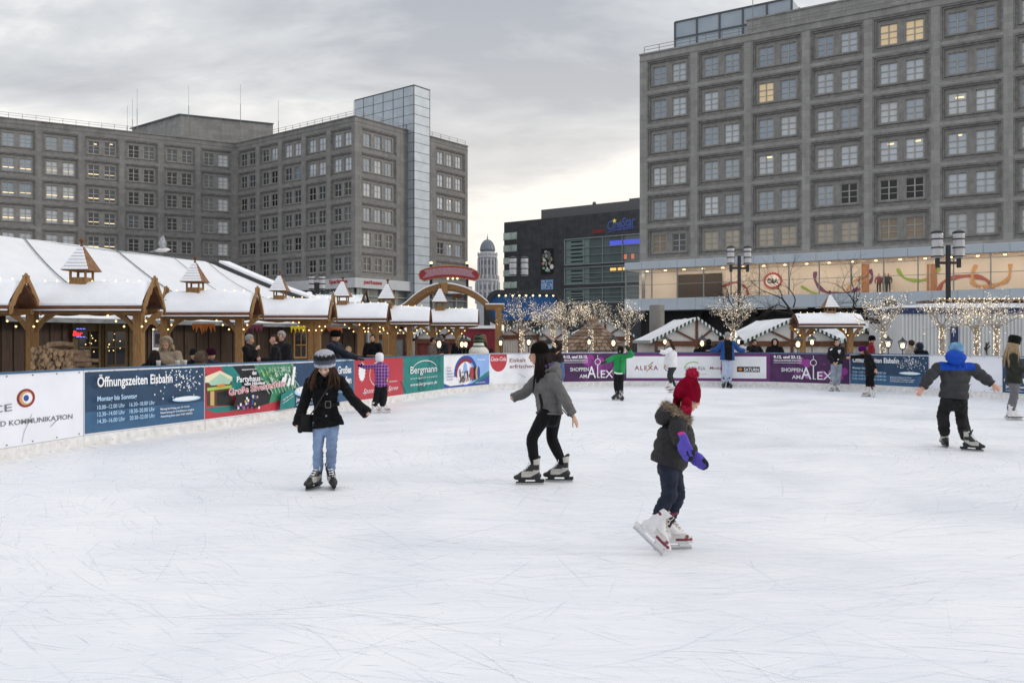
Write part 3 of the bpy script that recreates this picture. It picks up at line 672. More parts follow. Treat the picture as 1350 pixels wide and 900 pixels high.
for k in range(len(mul)-1):
    a, b_ = mul[k], mul[k+1]; mb = MB(); mb.M = MBk
    mb.box(a, SY-.14, 5.78, a+.10, SY-.02, 8.78, 0)
    for h in (7.15, 8.35): mb.box(a+.10, SY-.12, h, b_, SY-.05, h+.05, 0)
    f = mb.build('shop_window', mat('pale_green_frame', (.26,.27,.25), .4), off)
    mb = MB(); mb.M = MBk; mb.add([(a+.1,SY-.085,5.78),(b_,SY-.085,5.78),(b_,SY-.085,8.78),(a+.1,SY-.085,8.78)], [(0,1,2,3)]); mb.build('pane', gt, f)
for k in range(22): mb = MB(); mb.M = MBk; x = .6+2*k; mb.box(x, -.4, 8.66, x+.22, -.2, 8.73); mb.build('ceiling_spotlight', M_BULB, off)
for k in range(11):    # the shop's own ceiling lamps, each washing the back wall
    ld = bpy.data.lights.new('shop_lamp', 'AREA'); ld.energy = 34; ld.color = (1,.87,.73); ld.size = 3.2; ld.shape = 'RECTANGLE'; ld.size_y = .5
    lo = bpy.data.objects.new('shop_lamp', ld); COL.objects.link(lo); lo.location = MBk @ V(1.5+4.0*k, .1, 8.6); lo.rotation_euler = (MBk.to_3x3() @ V(0,-.56,-.83)).to_track_quat('-Z','Y').to_euler(); lo.parent = off; pinv(lo)
# wall ribbons in the shop, drawn on the lit back wall
def onwall(px, py):
    s = Sheet(MBk @ V(0,-1.86,0), uB, V(0,0,1), nB); return s
sw = Sheet(MBk @ V(0,-1.88,0), uB, V(0,0,1), nB, .01); sw.step = .004
c_rib = [mat('ribbon_red', (.40,.10,.07), .7), mat('ribbon_green', (.30,.42,.06), .7), mat('ribbon_violet', (.16,.05,.12), .7), mat('ribbon_orange', (.60,.32,.13), .7), mat('ribbon_rust', (.40,.18,.08), .7)]
def ribbon(pts, w0, m):
    n = len(pts); sw.lay += .004; L1 = []
    uvp = [sw.uv(*p) for p in pts]; q = []
    for i in range(n-1):
        for j in range(8):
            t = j/8; p0 = uvp[max(i-1,0)]; p1 = uvp[i]; p2 = uvp[i+1]; p3 = uvp[min(i+2,n-1)]
            q.append(tuple(.5*((2*p1[k])+(-p0[k]+p2[k])*t+(2*p0[k]-5*p1[k]+4*p2[k]-p3[k])*t*t+(-p0[k]+3*p1[k]-3*p2[k]+p3[k])*t**3) for k in (0,1)))
    q.append(uvp[-1]); vs = []
    for i, p in enumerate(q):
        a = q[max(i-1,0)]; b_ = q[min(i+1,len(q)-1)]; d = Vector((b_[0]-a[0], b_[1]-a[1], 0)).normalized(); w_ = w0*(.42+.13*math.sin(i*.55))
        vs += [sw.pt(p[0]-d.y*w_/2, p[1]+d.x*w_/2), sw.pt(p[0]+d.y*w_/2, p[1]-d.x*w_/2)]
    sw.mb.add(vs, [(2*i, 2*i+2, 2*i+3, 2*i+1) for i in range(len(q)-1)], sw.mi(m))
ribbon([(908,376),(922,377),(934,371),(940,362)], .55, c_rib[1]); ribbon([(939,391),(948,380),(962,374),(972,372)], .6, c_rib[0]); ribbon([(978,375),(984,380),(986,389)], .5, c_rib[0])
ribbon([(1075,358),(1075,370),(1084,382),(1098,387),(1118,386),(1132,380)], .7, c_rib[2]); ribbon([(1056,377),(1068,384),(1078,388)], .5, c_rib[1]); ribbon([(1146,374),(1150,365),(1147,355)],.6,c_rib[2]); ribbon([(1117,384),(1124,372),(1137,366)],.5,c_rib[3])
ribbon([(1183,354),(1192,366),(1210,370),(1222,368)], .6, c_rib[1]); ribbon([(1237,385),(1244,372),(1262,365),(1284,364),(1302,370),(1309,384)], .75, c_rib[0]); ribbon([(1238,350),(1237,360)],.5,c_rib[1])
ribbon([(1287,349),(1282,362),(1284,374),(1298,378),(1318,374),(1330,366),(1332,348)], .65, c_rib[3])
for x0, x1 in ((1136,1146),(1222,1225),(1227,1235)): sw.poly([(x0,348),(x1,348),(x1,386),(x0,386)], c_rib[4], px=True)
cu_, cv_ = sw.uv(1019, 370)
pts = [(cu_+(.86+.04*math.cos(k*PI/2*2))*math.cos(2*PI*k/48)*1.05, cv_+(.80+.05*math.cos(k*PI))*math.sin(2*PI*k/48)) for k in range(48)]
sw.poly(pts, mat('shop_red', (.45,.05,.06), .6)); sw.oval(cu_, cv_, .70, .60, mat('shop_white', (.86,.80,.74), .6)); sw.text('C&A', cu_-.52, cv_-.24, 1.04, .48, C_BLK, .03)
sw.finish(off, 'wall_display', 'shop_lettering')
for k, (px, c) in enumerate(((1158,(.25,.05,.05)),(1166,(.03,.03,.03)),(1171,(.05,.04,.03)))):   # dressed shop dummies
    s = Sheet(MBk @ V(0,-.6-.25*k,0), uB, V(0,0,1), nB); u0, _ = s.uv(px, 370); mb = MB(); mb.M = MBk @ Matrix.Translation((u0, -.8-.2*k, 5.79))
    for sx in (-.11,.11): mb.tube([(sx,0,0),(sx,0,.5),(sx*.9,0,.95)], [.05,.065,.09], 8, 1)
    mb.tube([(0,0,.85),(0,0,1.1),(0,0,1.45),(0,0,1.55)], [.19,.17,.22,.08], 10, 0, flat=.6)
    for sx in (-1,1): mb.tube([(sx*.2,0,1.45),(sx*.3,.05,1.15),(sx*.26,.12,.9)], [.07,.06,.04], 8, 0)
    mb.ball((0,0,1.7), (.09,.1,.13), 10, 8, 2)
    tag(mb.build('shop_mannequin', [mat('mannequin_coat%d' % k, c, .8), C_BLK, M_SKIN], None, True), ('shop dummy in a dark red top, leftmost of the three in the lit window','shop dummy in a black coat, middle of the three in the lit window','shop dummy in a brown coat, rightmost of the three in the lit window')[k], 'mannequin', 'dressed dummies in the shop window')
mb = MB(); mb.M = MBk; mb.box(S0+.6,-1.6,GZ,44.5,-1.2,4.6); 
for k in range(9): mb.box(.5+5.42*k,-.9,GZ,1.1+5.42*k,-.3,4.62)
mb.build('ground_floor', M_DARKV, off)  # near-black colour stands in for the shade below the projecting shop floor

# left-hand office building: angled wing and corner block
rA = random.Random(9)
CA = V(-21.4, 116, 0); lef = empty('corner_office_building', (-21.4, 116, GZ), 'grey stone corner office building on the left with a metal-clad stair tower', 'building')
ZA, PA, ZA0 = 32.05, 3.44, 10.6
dW = V(-.798,.602,0); eW = V(.618,.785,0)
CB = CA + dW*27.06; dirw = V(.867,.498,0)
MA_R, _, nR = basis((CA.x, CA.y, 0), eW)
MA_L, uL, nL = basis((CB.x, CB.y, 0), -dW)          # runs from inner corner towards the block's corner
W0 = CB - dirw*40; MA_W, _, nW = basis((W0.x, W0.y, 0), dirw)
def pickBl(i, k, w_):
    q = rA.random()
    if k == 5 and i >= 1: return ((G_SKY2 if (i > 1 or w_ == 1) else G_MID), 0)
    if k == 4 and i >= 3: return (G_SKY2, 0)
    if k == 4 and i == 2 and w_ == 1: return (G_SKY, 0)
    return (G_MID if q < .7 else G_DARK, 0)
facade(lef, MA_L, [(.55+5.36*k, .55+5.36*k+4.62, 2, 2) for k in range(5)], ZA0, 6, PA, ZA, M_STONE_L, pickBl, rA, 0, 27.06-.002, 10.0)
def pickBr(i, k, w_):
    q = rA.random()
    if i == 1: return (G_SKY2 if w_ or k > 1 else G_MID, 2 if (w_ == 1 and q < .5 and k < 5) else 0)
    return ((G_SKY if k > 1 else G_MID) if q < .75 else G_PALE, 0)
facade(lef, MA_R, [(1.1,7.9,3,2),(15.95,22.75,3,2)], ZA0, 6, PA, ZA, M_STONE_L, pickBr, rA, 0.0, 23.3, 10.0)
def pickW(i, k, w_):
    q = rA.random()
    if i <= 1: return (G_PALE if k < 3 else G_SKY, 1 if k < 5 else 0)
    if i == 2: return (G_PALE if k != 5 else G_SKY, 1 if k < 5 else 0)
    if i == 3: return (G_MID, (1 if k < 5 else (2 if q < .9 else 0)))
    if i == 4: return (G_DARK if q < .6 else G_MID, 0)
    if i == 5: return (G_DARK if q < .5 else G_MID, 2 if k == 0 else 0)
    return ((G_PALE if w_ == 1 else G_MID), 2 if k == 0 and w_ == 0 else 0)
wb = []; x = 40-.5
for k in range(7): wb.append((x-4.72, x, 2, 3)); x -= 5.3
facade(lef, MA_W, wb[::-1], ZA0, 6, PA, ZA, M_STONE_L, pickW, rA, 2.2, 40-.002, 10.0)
mb = MB(); mb.M = MA_W; mb.box(2.2,-15,GZ,39.9,-.76,ZA-.2); mb.build('rear_wall', M_STONE_L, lef)
mb = MB(); mb.M = MA_R; mb.box(.5,-26.5,GZ,10.0,-.77,ZA-.22); mb.box(10.0,-26.5,GZ,23.28,-.77,ZA-.22); mb.box(23.3-.5,-20,10,23.3,-.76,ZA); mb.build('block_wall', M_STONE_L, lef)
mb = MB(); mb.M = MA_R; mb.box(.8,-26,ZA-.2,23,-1,ZA+.02); mb.M = MA_W; mb.box(3,-14,ZA-.2,39,-1,ZA+.018); mb.build('roof', M_SNOW, lef)
rail(lef, MA_R, .3, 10, ZA+.16); rail(lef, MA_R, 13.6, 23, ZA+.16); rail(lef, MA_L, .5, 26.6, ZA+.16); rail(lef, MA_W, 3, 39.5, ZA+.16)
# stair tower
zt = 38.4
mb = MB(); mb.M = MA_R; mb.box(10.05,-11.5,GZ,13.36,1.29,zt,0)
k = 0; z = 3.0
while z < zt: 
    mb.box(10.03,1.29,z,13.38,1.31,z+.06,1); mb.box(10.03,-11.5,z,10.05,1.31,z+.06,1); z += 1.36
for q in (10.03, 13.30): mb.box(q,1.29,2,q+.08,1.32,zt,1)
for q in range(7): y = 1.31-q*2.15; mb.box(10.02,y-.09,ZA if q > 0 else 2,10.05,y,zt,1)
mb.box(10.0,-11.55,zt,13.4,1.34,zt+.12,1)
mb.build('stair_tower', [mat('metal_panel', (.40,.45,.50), .38, .10, .8, metal=.25), mat('panel_joint', (.06,.07,.08), .5)], lef)
# rooftop plant storey
K = V(-51.5,132.4,0); MK, _, _ = basis((K.x,K.y,0), dirw); mb = MB()
pl = [K, K+V(12.7,5.8,0), K+V(12.7,5.8,0)+V(-11.6,8.9,0), K+V(-11.6,8.9,0)]
mb.prism([(p.x,p.y,ZA-.5) for p in pl], (0,0,5.0)); mb.build('rooftop_storey', M_STONE_L, lef)
mb = MB(); mb.prism([(p.x,p.y,ZA+4.5) for p in [K+V(-.2,-.3,0), K+V(12.9,5.6,0), K+V(1.2,14.9,0), K+V(-11.9,8.7,0)]], (0,0,.18)); mb.build('rooftop_edge', mat('lead_edge', (.09,.10,.11), .5), lef)
for px, py, Y in ((168,148,128),(174.6,140,128.5),(180.8,126,129),(248.8,122,130),(317,120,131),(367,142,127)):
    p = P(px, py, Y); mb = MB(); mb.tube([(p.x,p.y,ZA-.2),(p.x,p.y,p.z-2)], .045, 6); mb.tube([(p.x,p.y,p.z-2),(p.x,p.y,p.z+1)], .02, 6); mb.build('antenna', M_RAIL, lef)
# pale fascia and shop front under it
m_shop = glassm('shopfront', (.18,.20,.19), 1.6, .08); m_frm = mat('steel_frame', (.30,.31,.30), .4, .1, 1)
for M_, a, b_ in ((MA_L, 0, 27.9), (MA_R, -.7, 23.5)):
    mb = MB(); mb.M = M_; mb.box(a,-.8,8.7,b_,.75,9.98,0); mb.box(a,-.8,9.98,b_,.7,10.02,1); mb.build('fascia', [mat('pale_fascia', (.50,.52,.54), .45, .06, 1), M_SNOW], lef)
    mb = MB(); mb.M = M_; mb.box(a+.3,-.7,GZ,b_-.3,-.3,8.7,1)
    n = int((b_-a)/2.6)
    for k in range(n+1): x = a+.4+(b_-a-.8)*k/n; mb.box(x-.09,-.3,GZ,x+.09,.1,8.7,0)
    for z in (4.2,7.6): mb.box(a+.4,-.3,z,b_-.4,.02,z+.16,0)
    mb.build('shop_front', [m_frm, m_shop], lef)
for M_, px0, px1, py in ((MA_L, 434, 458, 373.5), (MA_R, 476, 503.5, 373)):
    s = Sheet(M_ @ V(0,.78,0), (M_.to_3x3() @ V(1,0,0)), V(0,0,1), (M_.to_3x3() @ V(0,1,0)), .03); a = s.uv(px0, py); b_ = s.uv(px1, py)
    s.text('Sparkasse', a[0], a[1]-.05, b_[0]-a[0], .55, mat('sign_red', (.40,.02,.03), .5), .03); s.finish(lef, 'x', 'shop_lettering')

# dark cinema building in the middle
OC = V(-1.4,150,0); uC = V(21.4,-15,0); MC, uC, nC = basis((OC.x,OC.y,0), uC); LC = 34
cine = empty('cinema_building', (-1.4,150,GZ), 'dark slate-clad cinema building in the middle with blue neon sign', 'building')
m_slate = stone('dark_slate', (.056,.059,.065), (.074,.077,.083)); ZC = 22.3  # slate tone lightened, distance haze put into the colour
sC = Sheet(MC @ V(0,0,0), uC, V(0,0,1), nC)
def rC(px0, py0, px1, py1): a = sC.uv(px0, py0); b_ = sC.uv(px1, py1); return a[0], min(a[1],b_[1]), b_[0], max(a[1],b_[1])
w3 = [(14.0,15.2,LC,20.4-.9),(14.0,9.2,LC,13.6),(14.0,3.2,LC,7.9)]
u0 = sC.uv(744.5, 340)[0]
zs = [(sC.uv(744.5,349.5)[1], sC.uv(744.5,316)[1]), (sC.uv(744.5,375)[1], sC.uv(744.5,354)[1]), (sC.uv(744.5,400)[1], sC.uv(744.5,381)[1])]
mb = MB(); mb.M = MC; mb.box(0,-30,GZ,u0,0,ZC); zl = GZ
for z0, z1 in sorted(zs): mb.box(u0,-30,zl,LC,0,z0); zl = z1
mb.box(u0,-30,zl,LC,0,ZC); mb.box(u0,-30,GZ,LC,-3.2,ZC); mb.build('wall', m_slate, cine)
mb = MB(); mb.M = MC; mb.box(6.5,-28,ZC,30,-2,ZC+1.9); mb.box(23,-28,ZC+1.9,31,-3,ZC+2.4); mb.ball((16.5,-3,ZC+2.2),.34,8,6); mb.build('roof_storey', mat('grey_roof', (.13,.135,.14), .7, .1), cine)
m_gr = mat('teal_glass', (.10,.135,.14), .06, .15, .4, ior=1.7)
for j, (z0, z1) in enumerate(zs):
    mb = MB(); mb.M = MC; mb.box(u0,-.32,z0,LC,-.25,z1,0)
    mb.box(u0,-.25,z0,u0+4.6,-.22,z1,3)
    n = 6
    for k in range(n+1): x = u0+(LC-u0)*k/n; mb.box(x-.06,-.25,z0,x+.06,-.05,z1,1)
    for h in (.33,.62,.97): mb.box(u0,-.25,z0+(z1-z0)*h,LC,-.08,z0+(z1-z0)*h+.08,1)
    mb.box(u0,-.25,z0-.1,LC,.06,z0+.06,1); mb.box(u0,-.25,z1-.06,LC,.06,z1+.08,1); mb.box(u0-.1,-.25,z0-.1,u0+.06,.06,z1+.08,1)
    for q in range(6 if j == 0 else 4): zq = z0+.5+(z1-z0-1.0)*q/(5 if j == 0 else 3); mb.box(u0+1.1,-.215,zq-.12,u0+3.4+.3*math.sin(q*2),-.205,zq+.12,2)
    mb.build('glass_front', [m_gr, mat('pale_mullion', (.26,.29,.30), .4), C_BLK, mat('etched_glass', (.20,.27,.26), .3, .1, .5)], cine)
    m_lit = [mat('blue_neon', (.1,.12,.8), .4, 0, emit=(.16,.22,1), estr=.25), mat('red_lamp', (.7,.2,.1), .4, 0, emit=(1,.34,.2), estr=.25), mat('amber_light', (.8,.5,.1), .4, 0, emit=(1,.62,.2), estr=.7)]
    def lit(x0, y0, zz0, x1, y1, zz1, q): m_ = MB(); m_.M = MC; m_.box(x0,y0,zz0,x1,y1,zz1); m_.build(('neon_strip','table_lamp','light_strip')[q], m_lit[q], cine)
    if j == 0:
        for a, b_ in ((8.4,10.6),(10.9,15.0),(15.4,19.2)): lit(u0+a,-.22,z1-1.5,u0+b_,-.2,z1-.75,0)
        for a in (11,12.3,15,16.2,18.3): lit(u0+a,-.22,z0+.4,u0+a+.55,-.2,z0+1.2,1)
    if j == 1:
        for a, b_ in ((8.5,9.6),(9.9,13),(14,18)): lit(u0+a,-.22,z1-.75,u0+b_,-.2,z1-.3,2)
for y0, y1 in ((306,316.4),(322.5,332),(339,348),(355.5,364),(371,380)):
    a = sC.uv(664.6,y1); b_ = sC.uv(681.5,y0); mb = MB(); mb.M = MC; mb.box(-.12,-1.8,a[1],b_[0],.06,b_[1],0); mb.box(-.13,-.05,a[1]-.1,b_[0],.1,a[1]+.05,1); mb.box(b_[0]*.55,.06,a[1],b_[0]*.58,.09,b_[1],1)
    mb.build('window', [mat('pale_green_glass', (.50,.60,.54), .1, .25, .5, ior=1.6), mat('pale_mullion', (0,0,0))], cine)
s = Sheet(MC @ V(0,0,0), uC, V(0,0,1), nC, .08)
s0 = s; s = Sheet(MC @ V(0,0,0), uC, V(0,0,1), nC, .08); s.text('CUBIX', 0,0,0,0, mat('sign_red_neon', (.45,.02,.03), .5, 0, emit=(1,.05,.05), estr=.03), .012, px=(781.5,307.5,796.5,306.2,4.2))
s.finish(cine, 'x', 'red_sign_lettering'); s = s0; c_bl = mat('sign_blue', (.07,.11,.30), .4, 0, emit=(.15,.25,1), estr=.03)
s.text('CineStar', 0,0,0,0, c_bl, .03, .25, px=(801.5,303.5,838.5,295.5,12)); s.text('DER FILMPALAST', 0,0,0,0, c_bl, .03, px=(815,304.5,838,301.5,2.6))
st = []; cu_, cv_ = s.uv(810.3, 291.2)
for j in range(10): rr_ = .42 if j % 2 == 0 else .17; st.append((cu_+rr_*math.sin(PI*j/5), cv_+rr_*math.cos(PI*j/5)))
s.poly(st, mat('sign_yellow', (.7,.55,.08), .4, 0, emit=(1,.8,.1), estr=.3)); a = s.uv(802,306); b_ = s.uv(836,298)
s.line([a, (a[0]+2,a[1]+.3), (b_[0],b_[1])], .18, c_bl)
s.finish(cine, 'neon_star', 'sign_lettering'); s = Sheet(MC @ V(0,0,0), uC, V(0,0,1), nC, .08); a = s.uv(714, 361.5); b_ = s.uv(730, 327); r = random.Random(6); s.rect(a[0],a[1],b_[0],b_[1],C_BLK)
for j in range(26): x = r.uniform(a[0]+.1,b_[0]-.5); y = r.uniform(a[1]+.3,b_[1]-.4); s.oval(x+.2, y, r.uniform(.1,.4), r.uniform(.1,.45), (C_GREY,C_GREY,C_MINT,C_TAN,C_W)[j%5], 9)
s.finish(cine, 'wall_poster', 'x'); s = Sheet(MC @ V(0,0,0), uC, V(0,0,1), nC, .08); a = s.uv(713.6, 382); b_ = s.uv(729.6, 368.5); s.rect(a[0],a[1],b_[0],b_[1],C_SKYB)
for j in range(26): x = r.uniform(a[0]+.2,b_[0]-.4); y = r.uniform(a[1]+.2,b_[1]-.2); s.oval(x, y, r.uniform(.08,.2), r.uniform(.08,.2), (C_W,C_BLUE,C_PALE,C_TEAL)[j%4], 8)
s.finish(cine, 'wall_poster', 'sign_lettering')

# far domed tower
cD = P(642.7, 448, 350); zD = lambda y: EYE+(448-y)*350/1122; kD = 350/1122
tow = empty('domed_tower', (cD.x, 350, GZ), 'distant pale stone tower with a ribbed dome, left of the dark cinema', 'tower')
m_t = mat('hazy_stone', (.42,.43,.45), .85, .1, .4); m_t2 = mat('hazy_stone_dark', (.19,.20,.22), .85, .1, .4); m_dm = mat('lead_dome', (.17,.20,.23), .5, .12, .6)
mb = MB(); mb.M = Matrix.Translation((cD.x,350,0))
R1, R2 = 11.2*kD, 14.5*kD
mb.lathe([(R2,GZ),(R2,zD(372)),(R2*1.08,zD(371)),(R2*1.08,zD(369)),(R1,zD(367)),(R1,zD(341)),(R1*1.15,zD(340)),(R1*1.15,zD(337.5)),(R1*.95,zD(337)),(R1*.85,zD(332)),(R1*.3,zD(330))], 24)
for k in range(16):
    a = 2*PI*k/16; c, s_ = math.cos(a), math.sin(a)
    mb.tube([(R1*1.1*c,R1*1.1*s_,zD(367)),(R1*1.1*c,R1*1.1*s_,zD(341))], .34, 6); mb.tube([(R2*1.05*c,R2*1.05*s_,zD(400)),(R2*1.05*c,R2*1.05*s_,zD(372))], .42, 6)
    mb.ball((R2*.98*c,R2*.98*s_,zD(366.5)), (.45,.45,1.1), 6, 5); mb.ball((R1*1.1*c,R1*1.1*s_,zD(335.5)), (.35,.35,.8), 6, 5)
mb.build('shaft', m_t, tow)
for k in range(16):
    a = 2*PI*(k+.5)/16
    for R_, y0, y1 in ((R1,362,354),(R1,349.5,344),(R2,394,386),(R2,382,376)): mb = MB(); mb.M = Matrix.Translation((cD.x,350,0)) @ Matrix.Rotation(a, 4, 'Z'); mb.box(R_-.1,-.42,zD(y0),R_+.06,.42,zD(y1)); mb.build('window', m_t2, tow)
mb = MB(); mb.M = Matrix.Translation((cD.x,350,0)); n = 10
mb.lathe([(9.8*kD*math.cos(PI/2*k/n), zD(331)+15*kD*math.sin(PI/2*k/n)) for k in range(n)]+[(.25,zD(315.8)),(.3,zD(314)),(.12,zD(312)),(.05,zD(308))], 24)
for k in range(12):
    a = 2*PI*k/12; mb.tube([(9.9*kD*math.cos(PI/2*j/8)*math.cos(a), 9.9*kD*math.cos(PI/2*j/8)*math.sin(a), zD(331)+15.1*kD*math.sin(PI/2*j/8)) for j in range(8)], .12, 5)
mb.build('dome', m_dm, tow, True)
# ---------------------------------------------------------------- market: left arcade
M_SHING = mat('wood_shingle', (.16,.08,.045), .8, 0, 7, .3, 20, col2=(.30,.16,.08))
def turret(mb_wood, mb_roof, mb_snow, mb_ball, x, y, z, s, rs=None):
    """little roof lantern on a canopy ridge; s = body width"""
    h = .98*s
    for sx in (-1,1):
        for sy in (-1,1): mb_wood.box(x+sx*s*.5-(.11*s if sx>0 else 0), y+sy*s*.5-(.11*s if sy>0 else 0), z, x+sx*s*.5+(.11*s if sx<0 else 0), y+sy*s*.5+(.11*s if sy<0 else 0), z+h)
    mb_wood.box(x-s*.385,y-s*.48,z,x+s*.385,y-s*.42,z+h*.56); mb_wood.box(x-s*.385,y+s*.42,z,x+s*.385,y+s*.48,z+h*.56)
    for q in (-1,1): mb_wood.box(x+q*s*.45-.03*s,y-s*.38,z,x+q*s*.45+.03*s,y+s*.38,z+h*.56)
    for q in (-1,1): mb_wood.box(x-s*.385,y+q*s*.44-.03*s,z+h*.9,x+s*.385,y+q*s*.44+.03*s,z+h)
    n = 7; H = 1.42*s; e = .82*s
    def ring(f, a): return [(x+sx*a, y+sy*a, z+h+H*f) for sx, sy in ((-1,-1),(1,-1),(1,1),(-1,1))]
    for k in range(n):
        f0, f1 = k/n, (k+1)/n; a0 = e*(1-f0*.86)*(1 if k else 1.02); a1 = e*(1-f1*.86)
        v = ring(f0-.02, a0)+ring(f1, a1*.985); mb_roof.add(v, [(0,1,5,4),(1,2,6,5),(2,3,7,6),(3,0,4,7),(3,2,1,0)])
        if mb_snow is not None and k < n-0:
            q = .012; v0 = ring(f0+.018, a0*.965+q); v1 = ring(f1-.002, a1+q)
            w = [Vector(p) for p in (v0[0],v0[1],v1[1],v1[0])]
            w = [p+V(.0,-.012,0.0) for p in w]; w[1].x -= .06*s; w[2].x -= .04*s
            mb_snow.prism(w, (0,.03,-.005))
    mb_roof.box(x-e*.92,y-e*.92,z+h-.05*s,x+e*.92,y+e*.92,z+h+.005)
    mb_ball.tube([(x,y,z+h+H*.95),(x,y,z+h+H+.28*s)],[.10*s,.05*s],8); mb_ball.ball((x,y,z+h+H+.38*s), .145*s, 12, 8)
def snow_roof(mb, L, y0, z0, y1, z1, th, seed, x0=0):
    """puffy snow blanket on a roof slope running from the eave (y0,z0) to the ridge (y1,z1) and over the far side"""
    nx, ny = max(8, int(L/.12)), 14; vs, fs = [], []
    for j in range(ny+1):
        t = j/ny
        for i in range(nx+1):
            x = x0+L*i/nx
            if t <= .55: q = t/.55; y = y0+(y1-y0)*q; z = z0+(z1-z0)*q
            else: q = (t-.55)/.45; y = y1+(y1-y0)*q; z = z1-(z1-z0)*q
            e = min(1, min(i, nx-i)/1.6+.25)*min(1, min(j, ny-j)/1.6+.12)
            n_ = noise.noise(V(x*1.1+seed*7.3, t*3.1, seed))*.05+noise.noise(V(x*4+seed, t*9, 3))*.016
            vs.append((x, y, z+(th+n_)*e**.5 - (.10*max(0,1-abs(t-.55)*6))))
    for j in range(ny):
        for i in range(nx):
            a = j*(nx+1)+i; fs.append((a, a+1, a+nx+2, a+nx+1))
    mb.add(vs, fs)
    b0 = [(x0,y0,z0-.02),(x0+L,y0,z0-.02),(x0+L,y1,z1-.14),(x0,y1,z1-.14)]
    mb.add(b0, [(0,3,2,1)])
    e = [vs[i] for i in range(nx+1)]; mb.add(e+[(p[0],p[1],z0-.02) for p in e], [(i,nx+1+i,nx+2+i,i+1) for i in range(nx)])
def canopy(label, x0, x1, Y, zeave, zridge, s_tur, tx, rz=0.0, lip=.2, posts=(.1,.9), gables=(0,1), dpt=.46, base=0.0, seed=1, bulbs=True, double=False, cable=True):
    """open timber canopy: posts, braces, eave beams, snowed saddle roof, roof lantern, strings of bulbs.
    local frame: x along the eave from its left end, y away from the rink"""
    L = x1-x0; root = empty('market_canopy', (x0, Y, base), label, 'canopy', 'snowed timber canopies of the market')
    T = Matrix.Translation((x0, Y, 0)) @ Matrix.Rotation(rz, 4, 'Z')
    def nb(): m = MB(); m.M = T; return m
    w = .19
    for f in posts:
        for y in ((dpt,) if dpt < .7 else (.22, 2*dpt-.22)):
            m = nb(); x = L*f; m.box(x-w/2, y-w/2, base, x+w/2, y+w/2, zeave-.06)
            for sx in (-1, 1):
                c = [(x+sx*w/2, y-.04, zeave-.40),(x+sx*w/2, y-.04, zeave-.56),(x+sx*(w/2+.16), y-.04, zeave-.33),(x+sx*(w/2+.42), y-.04, zeave-.16),(x+sx*(w/2+.42), y-.04, zeave-.07),(x+sx*(w/2+.2), y-.04, zeave-.16)]
                m.prism(c, (0,.08,0))
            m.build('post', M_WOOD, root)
    m = nb()
    for y in (.02, 2*dpt-.14):
        m.box(.02,y,zeave-.13,L-.02,y+.12,zeave-.02)
        q = [(.05,y-.012,zeave-.10)]+[(L*(.05+.9*k/24), y-.012, zeave-.135-.04*abs(math.sin(k*PI/8))) for k in range(25)]+[(L-.05,y-.012,zeave-.10)]; m.prism(q, (0,.06,0))
    for f in posts: m.box(L*f-.06,.15,zeave-.13,L*f+.06,2*dpt-.15,zeave-.021)
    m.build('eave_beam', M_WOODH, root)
    m = nb(); ov = .03
    for sgn in (0, 1):
        ya, yb = (-.06, dpt) if sgn == 0 else (2*dpt+.06, dpt); za, zb = zeave-.02, zridge-.14
        v = [(-ov,ya,za),(L+ov,ya,za),(L+ov,yb,zb),(-ov,yb,zb)]; m.add(v+[(p[0],p[1],p[2]+.05) for p in v], [(0,1,2,3),(7,6,5,4),(0,4,5,1),(1,5,6,2),(2,6,7,3),(3,7,4,0)])
    m.box(-ov,-.10,zeave-.075,L+ov,-.065,zeave+.025); m.build('roof_boards', M_BROWN, root)
    m = nb(); snow_roof(m, L, -.09, zeave+.035, dpt, zridge, .10, seed); m.box(.0,-.15,zeave-.085,L,-.105,zeave-.055); m.build('roof_snow', M_SNOW, root, True)
    for g in gables:
        gx = -.06 if g == 0 else L+.03; m = nb()
        for ya, yb in ((-.10, dpt), (2*dpt+.10, dpt)):
            d = 1 if yb > ya else -1; za, zb = zeave-.10, zridge+.02; q = []
            for k in range(9):
                t = k/8; q.append((gx, ya+(yb-ya)*t, za+(zb-za)*(t**.82)+.10))
            lo = [(gx, ya+(yb-ya)*(k/8), za+(zb-za)*((k/8)**.82)-.06+.03*math.sin(k*2.2)) for k in range(9)][::-1]
            m.prism(q+lo, (.045,0,0))
        m.box(gx-.03,dpt-.05,zridge-.10,gx+.075,dpt+.05,zridge+.07); m.build('barge_board', M_WOOD, root)
    if s_tur:
        a, b_, c, d = nb(), nb(), nb(), nb(); x = L*tx; zb = zridge-.13
        turret(a, b_, c, d, x, dpt, zb, s_tur); t = a.build('turret', M_WOOD, root); b_.build('turret_roof', M_SHING, t); c.build('snow_cap', M_SNOW, t); d.build('finial', M_BROWN, t, True)
    if bulbs:
        m = nb(); k = 0; x = .25
        while x < L-.1:
            if not (s_tur and abs(x-L*tx) < s_tur*.62): m.ball((x, dpt-.03, zridge+.0), .016, 8, 6)
            x += .26
        for f in posts:
            for sx in (-1,1):
                for q in range(3 if sx < 0 else 2): m.ball((L*f+sx*(w/2+.10+.13*q), -.03+.2*(2-q)*.5, zeave-.42+.115*q), .023, 8, 6)
        m.build('light_bulbs', M_BULB, root, True)
    if cable:
        m = nb(); m.tube([(L*(.02+.55*k/14), -.02+dpt*(.36-.22*math.sin(PI*.5*k/14)), zeave+(zridge-zeave)*(.36-.22*math.sin(PI*.5*k/14))+.135) for k in range(15)], .011, 6); m.build('cable', M_BLACK, root)
    return root
cx = lambda px, Y: (px-CX)/F*Y
zy = lambda py, Y: EYE-(py-HZ)*Y/F
